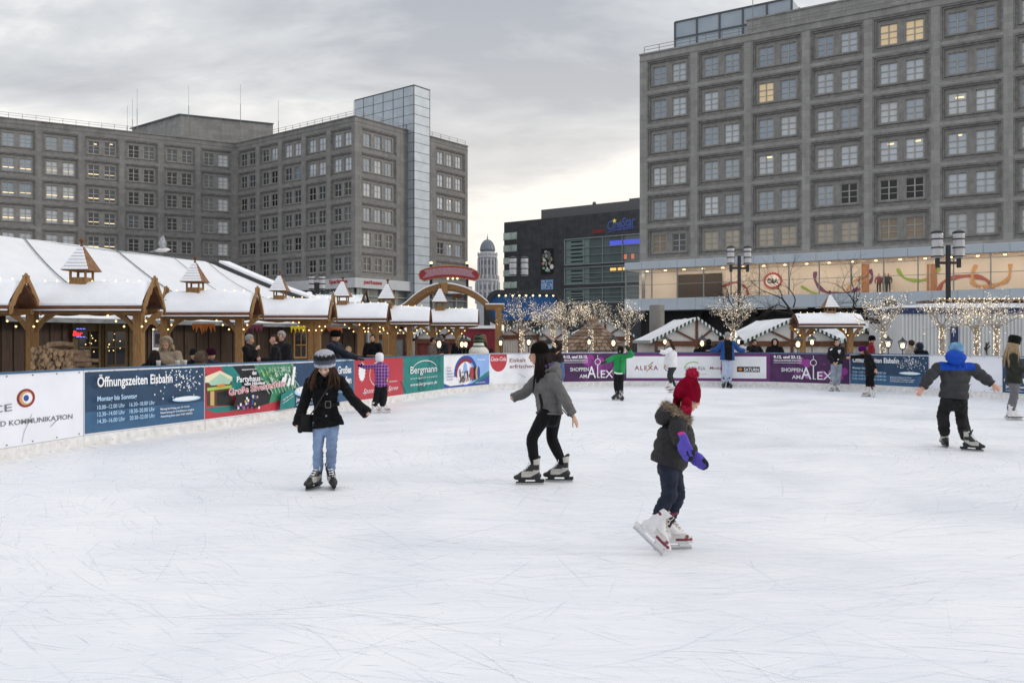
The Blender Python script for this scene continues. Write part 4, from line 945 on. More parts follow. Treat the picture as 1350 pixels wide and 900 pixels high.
canopy('snowed timber canopy cut by the left frame edge, its carved gable nearest to the viewer', cx(-150,17.4), cx(14,17.4), 17.4, zy(404,17.4), zy(368,18.0), 0, .5, posts=(.1,), gables=(1,), seed=1)
canopy('snowed timber canopy with the largest shingled turret, above the firewood stack', cx(30,18.4), cx(189,18.4), 18.4, zy(404.5,18.4), zy(371,19.0), .37, .40, posts=(-.02,.885), gables=(1,), seed=2, bulbs=True)
canopy('snowed timber canopy over the woman in the fur hood, second turret from the left', cx(212,22.5), cx(330,22.5), 22.5, zy(413,22.5), zy(383,23.1), .36, .31, posts=(-.03,.82), gables=(0,1), seed=3)
canopy('snowed timber canopy over the three chatting people, third turret from the left', cx(338,26), cx(433,26), 26, zy(417,26), zy(392,26.6), .33, .27, posts=(.72,.8), gables=(1,), seed=4)
canopy('snowed timber canopy over the man in navy, fourth turret from the left', cx(435,28.6), cx(510,28.6), 28.6, zy(420.5,28.6), zy(399,29.2), .35, .18, posts=(.50,.76), gables=(), seed=5)
canopy('snowed timber canopy with the fifth turret, left of the arch', cx(510,32.5), cx(566,32.5), 32.5, zy(424.5,32.5), zy(403,33.1), .40, -.02, posts=(.12,.50), gables=(), seed=6)
canopy('snowed timber canopy under the timber arch, rightmost of the left-hand row', cx(566.5,34.5), cx(630,34.5), 34.5, zy(426,34.5), zy(406,35.1), .38, .2, posts=(.04,.56), gables=(), seed=7, cable=False)
canopy('lone snowed timber canopy with turret among the striped huts on the right', cx(1052,33), cx(1139,33), 33, zy(427.5,33), zy(412,33.6), .34, .55, posts=(.13,.86), gables=(), seed=8, base=-.5)

# long hall behind the canopies, under a snow-covered tent roof
hall = empty('market_hall', (-10.5, 24, 0), 'dark timber hall under a snow-covered tent roof behind the left canopies', 'hall')
H = [V(-21,12.6,0), V(-12.6,20.6,0), V(-10.4,24.4,0), V(-8.7,28.4,0), V(-6.2,33.6,0)]; zE = 2.28
R0, R1, R2 = P(-140,285,23), P(0,311,27), P(270,345,36); RE = P(505,421,33.8)
mb = MB()
for a, b_ in zip(H, H[1:]):
    d = (b_-a).normalized(); n_ = V(-d.y, d.x, 0); mb.prism([a, b_, b_+n_*.15, a+n_*.15], (0,0,zE))
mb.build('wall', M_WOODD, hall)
mb = MB(); rows = 10
eave = [h+V(.5*.9,-.45,0)*.6 for h in H]; eave = [V(p.x,p.y,zE) for p in eave]; ridge = [R0, R1, P(140,328.5,31.3), P(270,345,36), P(285,350,37)]
cols_ = 36; vs, fs = [], []
def lerp(L_, t): k = min(int(t*(len(L_)-1)), len(L_)-2); q = t*(len(L_)-1)-k; return L_[k].lerp(L_[k+1], q)
eave2 = eave[:-1]+[V(-4.6,33.4,zE)]
for i in range(cols_+1):
    for j in range(rows+1):
        t = j/rows; p = lerp(eave2, i/cols_).lerp(lerp(ridge, i/cols_), t); p.z -= .28*math.sin(PI*t); p.z += .03*noise.noise(p*.9)+.01; vs.append(p)
for i in range(cols_):
    for j in range(rows): a = i*(rows+1)+j; fs.append((a, a+rows+1, a+rows+2, a+1))
mb.add(vs, fs); mb.add([R0, R1, R2, R2+V(-6,8,-2.6), R0+V(-8,8,-2.6)], [(0,1,2,3,4)])
mb.build('tent_roof', mat('snowed_canvas', (.74,.76,.79), .8, .045, 1.2, .3, 2.2), hall, True)
def onroof(i, t, up=.02): p = lerp(eave2, i).lerp(lerp(ridge, i), t); p.z += -.28*math.sin(PI*t)+.035+up; return p
mb = MB()
for i0, i1 in ((.30,.44),(.52,.66),(.12,.30),(.66,.8),(.80,.9)):
    mb.tube([onroof(i1+(i0-i1)*k/12, k/12) for k in range(13)], 0.020 if i0 < .6 else .010, 6)
mb.build('roof_seam', mat('seam_grey', (.16,.17,.18), .7), hall)
mb = MB(); e0, e1 = onroof(1,1,0), onroof(1,.0,0)
pts = [onroof(1, 1-k/10, 0) for k in range(11)]
for a, b_ in zip(pts, pts[1:]): mb.beam(a+V(.08,-.1,-.02), b_+V(.08,-.1,-.02), .08, .26, 0); mb.beam(a+V(.3,.12,.12), b_+V(.3,.12,.12), .62, .12, 1)
mb.build('gable_edge', [mat('dark_gable_edge', (.05,.05,.052), .6), M_SNOW], hall)
mb = MB()
for a, b_ in zip(H, H[1:]):
    d = (b_-a).normalized(); n_ = V(d.y, -d.x, 0); L_ = (b_-a).length; k = int(L_/.4)
    for j in range(k):
        p, q = a+d*(L_*j/k), a+d*(L_*(j+1)/k); h0, h1 = .06+.05*noise.noise(p*1.9), .06+.05*noise.noise(q*1.9)
        mb.add([p+n_*.62+V(0,0,zE-.1), q+n_*.62+V(0,0,zE-.1), q+n_*.55+V(0,0,zE-.02+h1), p+n_*.55+V(0,0,zE-.02+h0), q+V(0,0,zE+h1+.14), p+V(0,0,zE+h0+.14)], [(0,1,2,3),(3,2,4,5)], 0)
        mb.add([p+n_*.6+V(0,0,zE-.12), q+n_*.6+V(0,0,zE-.12), q+V(0,0,zE-.10), p+V(0,0,zE-.10)], [(0,1,2,3)], 1)
        mb.add([p+n_*.61+V(0,0,zE-.22), q+n_*.61+V(0,0,zE-.22), q+n_*.61+V(0,0,zE-.09), p+n_*.61+V(0,0,zE-.09)], [(0,1,2,3)], 1)
mb.build('eave_snow', [M_SNOW, mat('gutter_grey', (.20,.21,.22), .5, .3, 5)], hall)
def wallframe(px, Y0=None):
    """frame on the hall wall where the pixel column meets it"""
    k = (px-CX)/F
    for a, b_ in zip(H, H[1:]):
        d = b_-a; den = d.x-k*d.y
        t = (k*a.y-a.x)/den
        if -.001 <= t <= 1.001:
            p = a+d*t; u = d.normalized(); n_ = V(u.y, -u.x, 0); return Matrix(((u.x,n_.x,0,p.x),(u.y,n_.y,0,p.y),(0,0,1,0),(0,0,0,1)))
m_pane = glassm('hut_pane', (.02,.02,.022), 1.5); m_dw = mat('hut_door_timber', (.10,.065,.022), .6, .25, 4, .2)
for px in (116, 149):
    mb = MB(); mb.M = wallframe(px); mb.box(-.42,.0,0,.42,.06,2.05,0); mb.box(-.31,.06,.95,.31,.075,1.85,1); mb.box(-.02,.075,.95,.02,.1,1.85,0); mb.box(-.31,.075,1.4,.31,.095,1.44,0); mb.box(-.5,.0,0,-.43,.11,2.1,0); mb.box(.43,0,0,.5,.11,2.1,0); mb.box(-.30,.062,.15,.30,.085,.8,0)
    d = mb.build('door', [m_dw, m_pane], hall); mb = MB(); mb.M = wallframe(px); r = random.Random(px)
    for q in range(9): mb.ball((r.uniform(-.25,.25), .09, r.uniform(1.3,1.8)), .014, 6, 4)
    mb.build('window_lights', [M_BULB], d)
mb = MB(); mb.M = wallframe(394); mb.box(-.36,.0,.95,.36,.07,1.95,0); mb.box(-.28,.07,1.03,.28,.08,1.88,1); mb.box(-.02,.08,1.03,.02,.1,1.88,0); mb.box(-.28,.08,1.42,.28,.095,1.46,0); mb.build('window', [M_WOOD, m_pane], hall)
mb = MB(); r = random.Random(12)
for px in list(range(-60, 480, 16)):
    W_ = wallframe(px)
    if W_: mb.M = W_; mb.box(-.05,0,0,.05,.035,zE-.12)
mb.build('wall_batten', mat('hut_batten', (.05,.03,.018), .7, .3, 4), hall)
# neon sign
s0 = wallframe(102); s = Sheet(s0 @ V(0,.13,0), s0.to_3x3() @ V(1,0,0), V(0,0,1), s0.to_3x3() @ V(0,1,0), .02)
mr = mat('neon_red', (.8,.02,.02), .4, 0, emit=(1,.02,.03), estr=2.2); mbl = mat('neon_blue', (.1,.1,.7), .4, 0, emit=(.25,.25,1), estr=1.3)
c = s.uv(102, 441); s.text('Bar', c[0]-.14, c[1]-.03, .27, .13, mr, .02, .15)
mb = MB(); mb.M = s0
for k in range(3): mb.tube([(-.12+.09*k,.15,c[1]+.155),(-.06+.09*k,.15,c[1]+.155)], .012, 6, 0)
for k in range(3): mb.tube([(-.12+.09*k,.15,c[1]-.06),(-.06+.09*k,.15,c[1]-.06)], .012, 6, 0)
mb.box(-.2,.11,c[1]-.09,.2,.13,c[1]+.18,1)
neon = mb.build('neon_sign', [mbl, C_BLK]); tag(neon, 'small red glowing neon Bar sign on the dark hall wall beside the door', 'neon sign'); s.finish(neon, 'x', 'lettering')
# poster and coloured paper fringes
W_ = wallframe(206); mb = MB(); mb.M = W_; mb.box(-.2,.05,1.22,.2,.055,1.95,0); mb.box(-.16,.056,1.4,.16,.06,1.9,1); mb.box(-.1,.061,1.5,.08,.063,1.8,2)
tag(mb.build('wall_poster', [C_W, C_GREY, C_BLK]), 'grey and white poster on the dark hall wall behind the woman in the fur hood', 'poster')
for px, py0, Y, wd, col, lb in ((268.5,428,24.5,30,(.62,.20,.04),'orange ragged paper fringe hanging over the seated people'),(334,429,26.5,26,(.16,.035,.06),'dark purple ragged fringe hanging over the grey-haired woman'),(393,431,27,19,(.72,.52,.02),'yellow ragged fringe hanging over the hall window'),(441,432,28.2,20,(.55,.17,.06),'orange ragged fringe behind the man with the black beanie')):
    c = P(px, py0, Y-1.2); Yc = c.y; w_ = wd*Yc/F; mb = MB(); r = random.Random(px); n = 7
    mb.box(c.x-w_/2, c.y-.02, c.z-.03, c.x+w_/2, c.y+.02, c.z+.03)
    for k in range(n):
        x = c.x-w_/2+w_*(k+.5)/n; h = r.uniform(.14,.26); q = w_/n*.5; a = r.uniform(-.02,.05)
        mb.prism([(x-q,c.y-.012,c.z-.02),(x+q,c.y-.012,c.z-.02),(x+q*.5+a,c.y-.03,c.z-h*.6),(x+a*1.6,c.y-.02,c.z-h),(x-q*.6+a,c.y-.01,c.z-h*.6)], (0,.012,0))
    tag(mb.build('paper_fringe', mat('fringe%d' % int(px), col, .7, .2, 9)), lb, 'decoration')
# firewood stack: every log a thing of its own
m_log = mat('split_log_bark', (.10,.065,.042), .85, 0, 14, .4, 30, col2=(.22,.15,.10)); m_end = mat('split_log_end', (.36,.24,.14), .8, .25, 18)
logs = []
for k in range(4):
    mb = MB(); r = random.Random(k); rad = .045+.008*k; n = 7; L_ = .55
    mb.tube([(0,.0,0),(0.02*k-.03,L_*.5,.012),(0,L_,0)], [rad,rad*.95,rad*.9], n, 0, cap=False)
    ring0 = [(math.cos(2*PI*q/n)*rad*.98, -.001, math.sin(2*PI*q/n)*rad*.98) for q in range(n)]; mb.add(ring0, [tuple(range(n))], 1); mb.add([(a, L_, c) for a, b_, c in ring0], [tuple(range(n))[::-1]], 1)
    me = bpy.data.meshes.new('firewood_log'); me.from_pydata(mb.v, [], mb.f); me.materials.append(m_log); me.materials.append(m_end); me.polygons.foreach_set('material_index', mb.m); me.update(); logs.append(me)
r = random.Random(31); Yl = 17.9
for row in range(8):
    for k in range(9 if row < 6 else (7 if row == 6 else 4)):
        o = bpy.data.objects.new('firewood_log', r.choice(logs)); COL.objects.link(o)
        x = cx(38,Yl)+.06+.098*k+.045*(row % 2)+r.uniform(-.012,.012); z = .96+.078*row+r.uniform(-.012,.012) - (.03*abs(k-3) if row >= 6 else 0)
        o.location = (x, Yl+r.uniform(-.06,.06), z); o.rotation_euler = (r.uniform(-.05,.05), r.uniform(0,6), r.gauss(-.22,.22))
        tag(o, 'split round log in the firewood pile beside the left hall door', 'log', 'split firewood logs in the pile')
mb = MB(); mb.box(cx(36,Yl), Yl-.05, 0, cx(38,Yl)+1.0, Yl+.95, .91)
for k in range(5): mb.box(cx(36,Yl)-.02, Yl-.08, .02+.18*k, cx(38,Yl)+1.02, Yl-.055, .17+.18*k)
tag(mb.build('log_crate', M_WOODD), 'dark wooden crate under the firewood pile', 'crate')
# standing tables with cups behind the boards
for px, Y, lb in ((222,15.3,'dark standing table with white cups in front of the woman in the fur hood'),(398,19.8,'dark standing table behind the board beside the chatting men'),(500,27.5,'timber standing table between the posts behind the red board'),(600,30.3,'timber standing table in front of the couple near the arch')):
    t = empty('standing_table', (cx(px,Y), Y, 0), lb, 'table', 'standing tables behind the boards'); mb = MB(); mb.M = Matrix.Translation((cx(px,Y), Y, 0))
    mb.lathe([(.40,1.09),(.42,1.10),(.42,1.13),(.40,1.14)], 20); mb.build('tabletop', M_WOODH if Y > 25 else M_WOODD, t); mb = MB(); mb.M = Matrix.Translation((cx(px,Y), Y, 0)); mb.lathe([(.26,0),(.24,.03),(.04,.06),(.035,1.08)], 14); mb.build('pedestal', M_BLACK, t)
for px, Y, lb in ((209,15.2,'white paper cup beside the left timber post'),(234,15.25,'white paper cup in front of the woman in the fur hood'),(243.5,15.4,'white paper cup nearest to the seated people')):
    mb = MB(); mb.M = Matrix.Translation((cx(px,Y), Y, 1.141)); mb.lathe([(.030,0),(.042,.105),(.045,.11),(.042,.112),(.038,.10),(.028,.01)], 14); tag(mb.build('paper_cup', C_W, None, True), lb, 'cup', 'paper cups on the standing table')

# ---------------------------------------------------------------- timber arch with the red sign
Ya = 37.5; ar = empty('market_arch', (cx(600,Ya), Ya, GZ), 'curved timber entrance arch with snow on its beams and a red oval sign', 'arch')
def arcpts(dy, off=0):
    px = [(520,411),(535,404),(548,392),(562,382.5),(578,377.5),(594,377.5),(612,382),(628,390),(641,401)]
    return [P(x, y, Ya)+V(0,dy,off) for x, y in px]
for dy in (0, 1.3):
    mb = MB(); pts = arcpts(dy)
    q = []
    for i in range(len(pts)-1):
        for j in range(4): q.append(pts[i].lerp(pts[i+1], j/4))
    q.append(pts[-1])
    for k in range(2):  # smooth
        q = [q[0]]+[(q[i-1]+q[i]*2+q[i+1])/4 for i in range(1, len(q)-1)]+[q[-1]]
    up, lo = [], []
    for i, p in enumerate(q):
        d = (q[min(i+1,len(q)-1)]-q[max(i-1,0)]).normalized(); n_ = V(-d.z, 0, d.x); up.append(p+n_*.12); lo.append(p-n_*.12)
    for i in range(len(q)-1):
        a, b_, c, d = lo[i], lo[i+1], up[i+1], up[i]; o = V(0,.2,0)
        mb.add([a,b_,c,d,a+o,b_+o,c+o,d+o], [(0,1,2,3),(7,6,5,4),(0,4,5,1),(3,2,6,7)], 0); mb.add([d+V(0,0,.001),c+V(0,0,.001),c+V(0,0,.06),d+V(0,0,.06),d+o,c+o,c+o+V(0,0,.06),d+o+V(0,0,.06)], [(0,1,2,3),(3,2,6,7),(7,6,5,4)], 1)
    a, b_ = P(640,402.2,Ya), P(665,402.2,Ya); mb.box(a.x,Ya+dy-.01,a.z-.17,b_.x,Ya+dy+.21,a.z+.03,0); mb.box(a.x,Ya+dy-.01,a.z+.031,b_.x,Ya+dy+.21,a.z+.08,1)
    a, b_ = P(500,411,Ya), P(522,411,Ya); mb.box(a.x,Ya+dy-.01,a.z-.12,b_.x,Ya+dy+.21,a.z+.1,0)
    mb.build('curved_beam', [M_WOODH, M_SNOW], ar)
    for px in (657, 508):
        mb = MB(); x = cx(px, Ya); mb.box(x-.13,Ya+dy-.02,GZ,x+.13,Ya+dy+.22,P(0,405,Ya).z); mb.build('post', M_WOOD, ar)
for i in (3, 9, 22, 27): mb = MB(); p = arcpts(0)[min(8, i//4+1)]; mb.beam(p+V(0,.2,0), p+V(0,1.3,0), .12, .12); mb.build('cross_beam', M_WOODH, ar)
mb = MB(); a, b_ = P(578.5,372.5,Ya), P(590,386,Ya); mb.box(a.x,Ya-.12,b_.z,b_.x,Ya+.24,a.z); mb.build('keystone', M_WOOD, ar)
mb = MB(); a, b_ = P(594,374,Ya), P(606,391,Ya); mb.box(a.x,Ya+1.15,b_.z,b_.x,Ya+1.5,b_.z+.2); mb.box(a.x,Ya+1.15,a.z-.15,b_.x,Ya+1.5,a.z); mb.build('rear_keystone', M_BROWN, ar)
Ys = Ya+.4; s = Sheet((0,Ys,0), (1,0,0), (0,0,1), (0,-1,0), 0.0)
def oval_sign(k):
    c = P(591.5,392,Ys); R_ = 36.0*Ys/F; out = []
    n = 26; A = .80
    top = [( -A+2*A*i/n) for i in range(n+1)]
    cxp, czp = P(591.5,0,Ys).x, P(0,405,Ys).z
    Rm = 50*Ys/F; pts = []
    up = [(551.5,362),(554,356.5),(561,353.5),(575,350.3),(592,349),(608,350.2),(622,353.3),(629,357),(632.5,362)]
    dn = [(631,367.5),(626,370.3),(620,369),(606,366.3),(592,365.3),(577,366.3),(564,369),(558.5,370.8),(553,367.5)]
    cc = P(592,361.5,Ys)
    for x, y in up+dn: p = P(x, y, Ys); pts.append(V(cc.x+(p.x-cc.x)*(1-.02*k), p.y, cc.z+(p.z-cc.z)*(1-.11*k)))
    return pts
mb = MB(); mb.prism(oval_sign(0), (0,.22,0)); sg = mb.build('sign_board', mat('gilt_edge', (.33,.20,.06), .5, .15, 4), ar)
mb = MB(); mb.prism([p+V(0,-.006,0) for p in oval_sign(1.15)], (0,.004,0)); mb.build('red_field', mat('sign_field', (.26,.018,.03), .5, .1, 3), sg)
mb = MB(); rib = [(559,356.4),(575,353.3),(592,352.3),(608,353.2),(625,356.5),(621.5,359.5),(626.5,366.2),(606,362.6),(592,361.8),(577,362.6),(557,366.8),(562.5,360)]
mb.prism([P(x,y,Ys)+V(0,-.014,0) for x, y in rib], (0,.006,0)); mb.build('sign_ribbon', mat('frosted_ribbon', (.24,.07,.10), .7, 0, 26, .3, 60, col2=(.44,.30,.34), detail=2), sg)
for px in (567.5, 615.5):
    mb = MB(); x = cx(px, Ys); mb.box(x-.06,Ys+.24,P(0,380,Ys).z,x+.06,Ys+.34,P(0,347,Ys).z,0); mb.ball((x,Ys+.29,P(0,346,Ys).z),.07,10,7,1); mb.build('sign_pole', [M_BLACK, M_BULB], ar)
mb = MB()
for px in (590.5, 597, 603): mb.ball((cx(px,Ys),Ys-.02,P(0,367.3,Ys).z),.045,8,6)
mb.build('light_bulbs', M_BULB, ar)

# ---------------------------------------------------------------- striped market huts
M_CANV = mat('hut_canvas', (.70,.69,.66), .8, .05, 1.5, .2, 3); M_SNOWR = mat('snowy_canvas_roof', (.60,.62,.63), .85, 0, .7, .4, 4, col2=(.82,.83,.86), detail=8)
def hut(label, px0, pxa, px1, yE, yA, Y, depth, sun=0, base=GZ, wall=None, front=None, ridge_lr=False):
    """tent hut: gable to the viewer, striped valance along the eaves, brown timber frame"""
    x0, xa, x1 = cx(px0,Y), cx(pxa,Y), cx(px1,Y); zE_, zA_ = zy(yE,Y), zy(yA,Y)
    root = empty('market_hut', (xa, Y, base), label, 'market hut', 'white tent huts of the market')
    mb = MB()
    for a, za, b_, zb in ((x0,zE_,xa,zA_),(xa,zA_,x1,zE_)):
        n = 8; vs = []
        for j in range(n+1):
            for i in range(n+1):
                t = i/n; p = V(a+(b_-a)*t, Y-.12+depth*j/n, za+(zb-za)*t); p.z += .03*noise.noise(p*1.3)-.05*math.sin(PI*t); vs.append(p)
        mb.add(vs, [(j*(n+1)+i, j*(n+1)+i+1, (j+1)*(n+1)+i+1, (j+1)*(n+1)+i) for j in range(n) for i in range(n)])
    mb.build('roof_canvas', M_SNOWR, root, True)
    # valance: alternating white and dark green scallops
    mb = MB()
    def strip(a, b_, st=.105, h=.13):
        L_ = (b_-a).length; n = max(2, int(L_/st)); o = V(0,-.012,0)
        for k in range(n):
            p, q = a.lerp(b_, k/n)+o, a.lerp(b_, (k+1)/n)+o; mb.prism([p, q, q+V(0,0,-h), (p+q)/2+V(0,0,-h-.03), p+V(0,0,-h)], (0,.008,0) if abs((b_-a).y) < .5 else (.008,0,0), k % 2)
    strip(V(x0,Y-.13,zE_+.03), V(xa,Y-.13,zA_+.03)); strip(V(xa,Y-.13,zA_+.03), V(x1,Y-.13,zE_+.03))
    for x in (x0, x1): strip(V(x,Y-.12,zE_+.02), V(x,Y+depth,zE_+.02))
    mb.build('striped_valance', [mat('valance_white', (.74,.75,.74), .7, .05), mat('valance_green', (.015,.06,.05), .7, .15)], root)
    w0, w1 = x0+.25, x1-.25; zw = zE_-.02
    mb = MB(); mb.prism([(w0,Y+.1,zw),(w1,Y+.1,zw),(xa+.15,Y+.1,zA_-.1),(xa-.15,Y+.1,zA_-.1)], (0,.03,0)); mb.build('gable_canvas', M_CANV, root)
    mb = MB(); mb.box(w0,Y+.1,base,w1,Y+.14,zw-.02); mb.box(w0,Y+.14,base,w0+.04,Y+depth-.1,zw); mb.box(w1-.04,Y+.14,base,w1,Y+depth-.1,zw); mb.build('wall_curtain', front or mat_curtain, root)
    mb = MB(); mb.box(w0,Y+.02,zw-.24,w1,Y+.1,zw); mb.box(xa-.06,Y+.03,base,xa+.06,Y+.099,zA_-.08); mb.box(w0-.02,Y+.01,base,w0+.12,Y+.1,zw+.1); mb.box(w1-.12,Y+.01,base,w1+.02,Y+.1,zw+.1)
    for sx, xx in ((-1,w0),(1,w1)): t = .52; mb.beam(V(xa+sx*.06,Y+.05,zw+.02), V(xa+(xx-xa)*t,Y+.05,zw+(zA_-zw)*(1-t)*.93), .05, .09)
    mb.build('timber_frame', M_BROWN, root)
    return root
mat_curtain = wave_mat('white_curtain', (.58,.54,.48), .85, 'X', 2.2, .9, .15, (.72,.69,.64), .6, sub=4)
mat_shut = mat('grey_shutter', (.30,.31,.31), .6, .15, 2)
hut('white tent hut with striped edge and lantern, left of the man in the blue jacket', 857, 919, 962, 449, 418, 41, 6)
hut('white tent hut with grey thawed roof patch, behind the man in the black jacket', 981, 1045, 1112, 449, 419, 39.5, 6)
hut('white tent hut half hidden behind the lone canopy with the turret', 1072, 1128, 1112+66, 450, 421.5, 43.5, 6)
hut('white tent hut right of the lone canopy, at the end of the grey container', 1108, 1167, 1205, 449, 421, 39, 5)
hut('white tent hut behind the fairy-light trees, left of the shingled hut', 690, 728, 768, 448, 424, 50, 6, front=mat_shut)
hut('white tent hut behind the shingled hut, under the cinema', 748, 798, 838, 443, 420, 52, 6, front=mat_shut)
hut('white tent hut with brown braces at the right post of the arch', 654, 685, 716, 441, 425, 49, 5)
hut('white tent hut with striped edge seen under the last left canopy', 541, 578, 618, 446, 424, 44, 5, front=mat('hut_red', (.17,.035,.03), .7, .2, 3))
hut('white tent hut seen between the posts left of the arch', 488, 512, 540, 440, 424, 46, 5, front=mat_shut)
# shingled pyramid hut
Yp = 39; sh = empty('shingled_hut', (cx(782,Yp), Yp+2, GZ), 'brown shingled pyramid hut between the fairy-light trees', 'hut'); a, ap, b_ = P(735,462,Yp), P(783,421,Yp+2.2), P(830,462,Yp)
mb = MB(); n = 9; base_ = [V(a.x,Yp,a.z), V(b_.x,Yp,a.z), V(b_.x,Yp+4.4,a.z), V(a.x,Yp+4.4,a.z)]; r = random.Random(3)
for sd in range(4):
    p, q = base_[sd], base_[(sd+1)%4]
    for k in range(n):
        t0, t1 = k/n, (k+1)/n+.03; A0, B0 = p.lerp(ap,t0), q.lerp(ap,t0); A1, B1 = p.lerp(ap,min(t1,1)), q.lerp(ap,min(t1,1)); m_ = max(1, int((B0-A0).length/.26)); outn = (q-p).cross(ap-p).normalized()
        for j in range(m_):
            g = .006; f0, f1 = j/m_+g, (j+1)/m_-g; hh = outn*(.035+r.uniform(0,.02)); mb.prism([A0.lerp(B0,f0)+hh, A0.lerp(B0,f1)+hh, A1.lerp(B1,f1)+hh*.2, A1.lerp(B1,f0)+hh*.2], -outn*.03, r.randrange(3))
mb.build('shingle_roof', [mat('shingle%d' % k, c, .85, .25, 8) for k, c in enumerate(((.14,.09,.06),(.20,.135,.095),(.25,.18,.13)))], sh)
mb = MB(); mb.ball(ap+V(0,0,-.02), (.26,.26,.14), 10, 6); mb.build('roof_cap', M_SHING, sh)
mb = MB(); mb.box(a.x+.3,Yp+.25,GZ,b_.x-.3,Yp+4.1,a.z-.02); mb.build('wall', mat('grey_hut_panel', (.36,.36,.34), .7, .12, 1.5), sh)
mb = MB()
for k in range(6):
    x = a.x+.3+(b_.x-a.x-.6)*k/5; mb.box(x-.04,Yp+.2,GZ,x+.04,Yp+.25,a.z)
    if k < 5: w_ = (b_.x-a.x-.6)/5; mb.beam((x+.05,Yp+.23,a.z-.12),(x+w_-.05,Yp+.23,a.z-.75),.03,.05); mb.beam((x+w_-.05,Yp+.215,a.z-.12),(x+.05,Yp+.215,a.z-.75),.03,.05)
mb.build('wall_slat', M_SURR, sh)
# low hut with red front, right of the arch post under the canopies
Yr = 46; rs = empty('red_stall', (cx(632,Yr), Yr, GZ), 'dark red stall with a snow-covered flat roof seen under the arch', 'stall'); mb = MB(); a, b_ = P(592,433,Yr), P(652,433,Yr)
mb.box(a.x,Yr,GZ,b_.x,Yr+3,a.z-.02); mb.build('wall', mat('stall_red', (.20,.018,.03), .6, .1, 2), rs); mb = MB(); mb.box(a.x-.1,Yr-.15,a.z,b_.x+.1,Yr+3.1,a.z+.16); mb.build('roof_snow', M_SNOW, rs); mb = MB(); mb.box(a.x+.1,Yr-.03,.25,b_.x-.1,Yr-.003,1.15); mb.build('serving_hatch', M_DARKV, rs)
# small hut with a garland on its snowed roof
Yg = 43; gh = empty('garland_hut', (cx(450,Yg), Yg, GZ), 'small snow-roofed hut with a dark green garland along its ridge', 'hut'); mb = MB(); a, b_ = P(408,401,Yg), P(474,401,Yg); zt_ = zy(389,Yg)
mb.prism([(a.x,Yg,a.z),(b_.x,Yg,a.z),(b_.x,Yg+1.6,zt_),(a.x,Yg+1.6,zt_)], (0,0,.12)); mb.prism([(a.x,Yg+3.2,a.z),(b_.x,Yg+3.2,a.z),(b_.x,Yg+1.6,zt_),(a.x,Yg+1.6,zt_)], (0,0,.12)); mb.build('roof_snow', M_SNOW, gh)
mb = MB(); mb.box(a.x+.2,Yg+.2,GZ,b_.x-.2,Yg+3,a.z); mb.prism([(b_.x-.2,Yg+.1,a.z-.1),(b_.x-.2,Yg+3.1,a.z-.1),(b_.x-.2,Yg+1.6,zt_)],(.08,0,0)); mb.build('wall', M_WOODD, gh)
mb = MB(); r = random.Random(4)
for k in range(340):
    t = r.random(); x = a.x+(b_.x-a.x)*t; c = V(x, Yg+1.6+r.gauss(0,.1), zt_+.16-.10*abs(math.sin(t*PI*3))+r.gauss(0,.05)); d = V(r.gauss(0,1),r.gauss(0,1),r.gauss(0,1)).normalized()*.11; e = d.orthogonal().normalized()*.018; mb.add([c-e, c+e, c+d], [(0,1,2)], 0 if r.random() < .7 else 1)
mb.build('garland', [mat('fir_green', (.02,.05,.03), .8), M_SNOW], gh)
mb = MB()
for k in range(2): mb.beam((b_.x+.05,Yg+.2+2.6*k,a.z-.1),(b_.x+.05,Yg+1.5,zt_+.35),.09,.09)
mb.build('barge_board', M_WOODD, gh)
# grey container with blue band, right edge
Yk = 35; ck = empty('site_container', (cx(1195,Yk), Yk, GZ), 'long white corrugated container with a blue top band behind the fairy-light trees', 'container'); x0, x1 = cx(1189,Yk), cx(1189,Yk)+9.5; zt_ = zy(405.5,Yk)
mb = MB(); mb.box(x0,Yk+.04,GZ,x1,Yk+3.2,zt_-.02); x = x0
while x < x1: mb.box(x,Yk,GZ,x+.07,Yk+.04,zt_-.25); x += .15
mb.build('corrugated_wall', mat('container_white', (.56,.58,.59), .5, .06, .8), ck)
mb = MB(); mb.box(x0-.02,Yk-.03,zt_-.25,x1,Yk+3.25,zt_); mb.build('blue_band', pr('container_blue', (.010,.028,.095)), ck); mb = MB(); mb.box(x0-.05,Yk-.05,zt_,x1,Yk+3.3,zt_+.10); mb.box(x0+2.0,Yk+1.2,zt_+.101,x1,Yk+3.3,zt_+.24); mb.build('roof_snow', M_SNOW, ck)
mb = MB(); a, b_ = P(1252.5,430.5,Yk), P(1262,430.5,Yk); mb.box(a.x,Yk-.09,GZ,b_.x,Yk-.035,a.z); pn = mb.build('blue_panel', pr('container_blue', (0,0,0)), ck)
s = Sheet((0,Yk-.09,0),(1,0,0),(0,0,1),(0,-1,0)); c = s.uv(1257.2,437)
for q in (-.07,0,.07): s.line([(c[0]+q,c[1]-.05),(c[0]+q*.6,c[1]+.12)],.025,C_W)
s.line([(c[0],c[1]-.2),(c[0],c[1]+.14)],.02,C_W); s.finish(pn, 'white_emblem')
mb = MB(); mb.box(x0+2.1,Yk+1.1,zt_+.32,x1,Yk+3.2,zt_+.40); mb.build('roof_strip', M_BROWN, ck)
mb = MB()
for k in range(36): mb.ball((x0+2.1+.21*k,Yk+1.08,zt_+.42),.026,8,6)
mb.build('light_bulbs', M_BULB, ck)
# grey advertising column by the shop
Yl = 62; mb = MB(); a = P(866,402,Yl); mb.M = Matrix.Translation((a.x,Yl,0)); mb.lathe([(.55,GZ),(.55,a.z-.04),(.5,a.z),(.05,a.z+.02)], 20); tag(mb.build('advertising_column', mat('grey_column', (.20,.19,.175), .6, .12, 2), None, True), 'plain grey round column in front of the pale shop fascia', 'column')
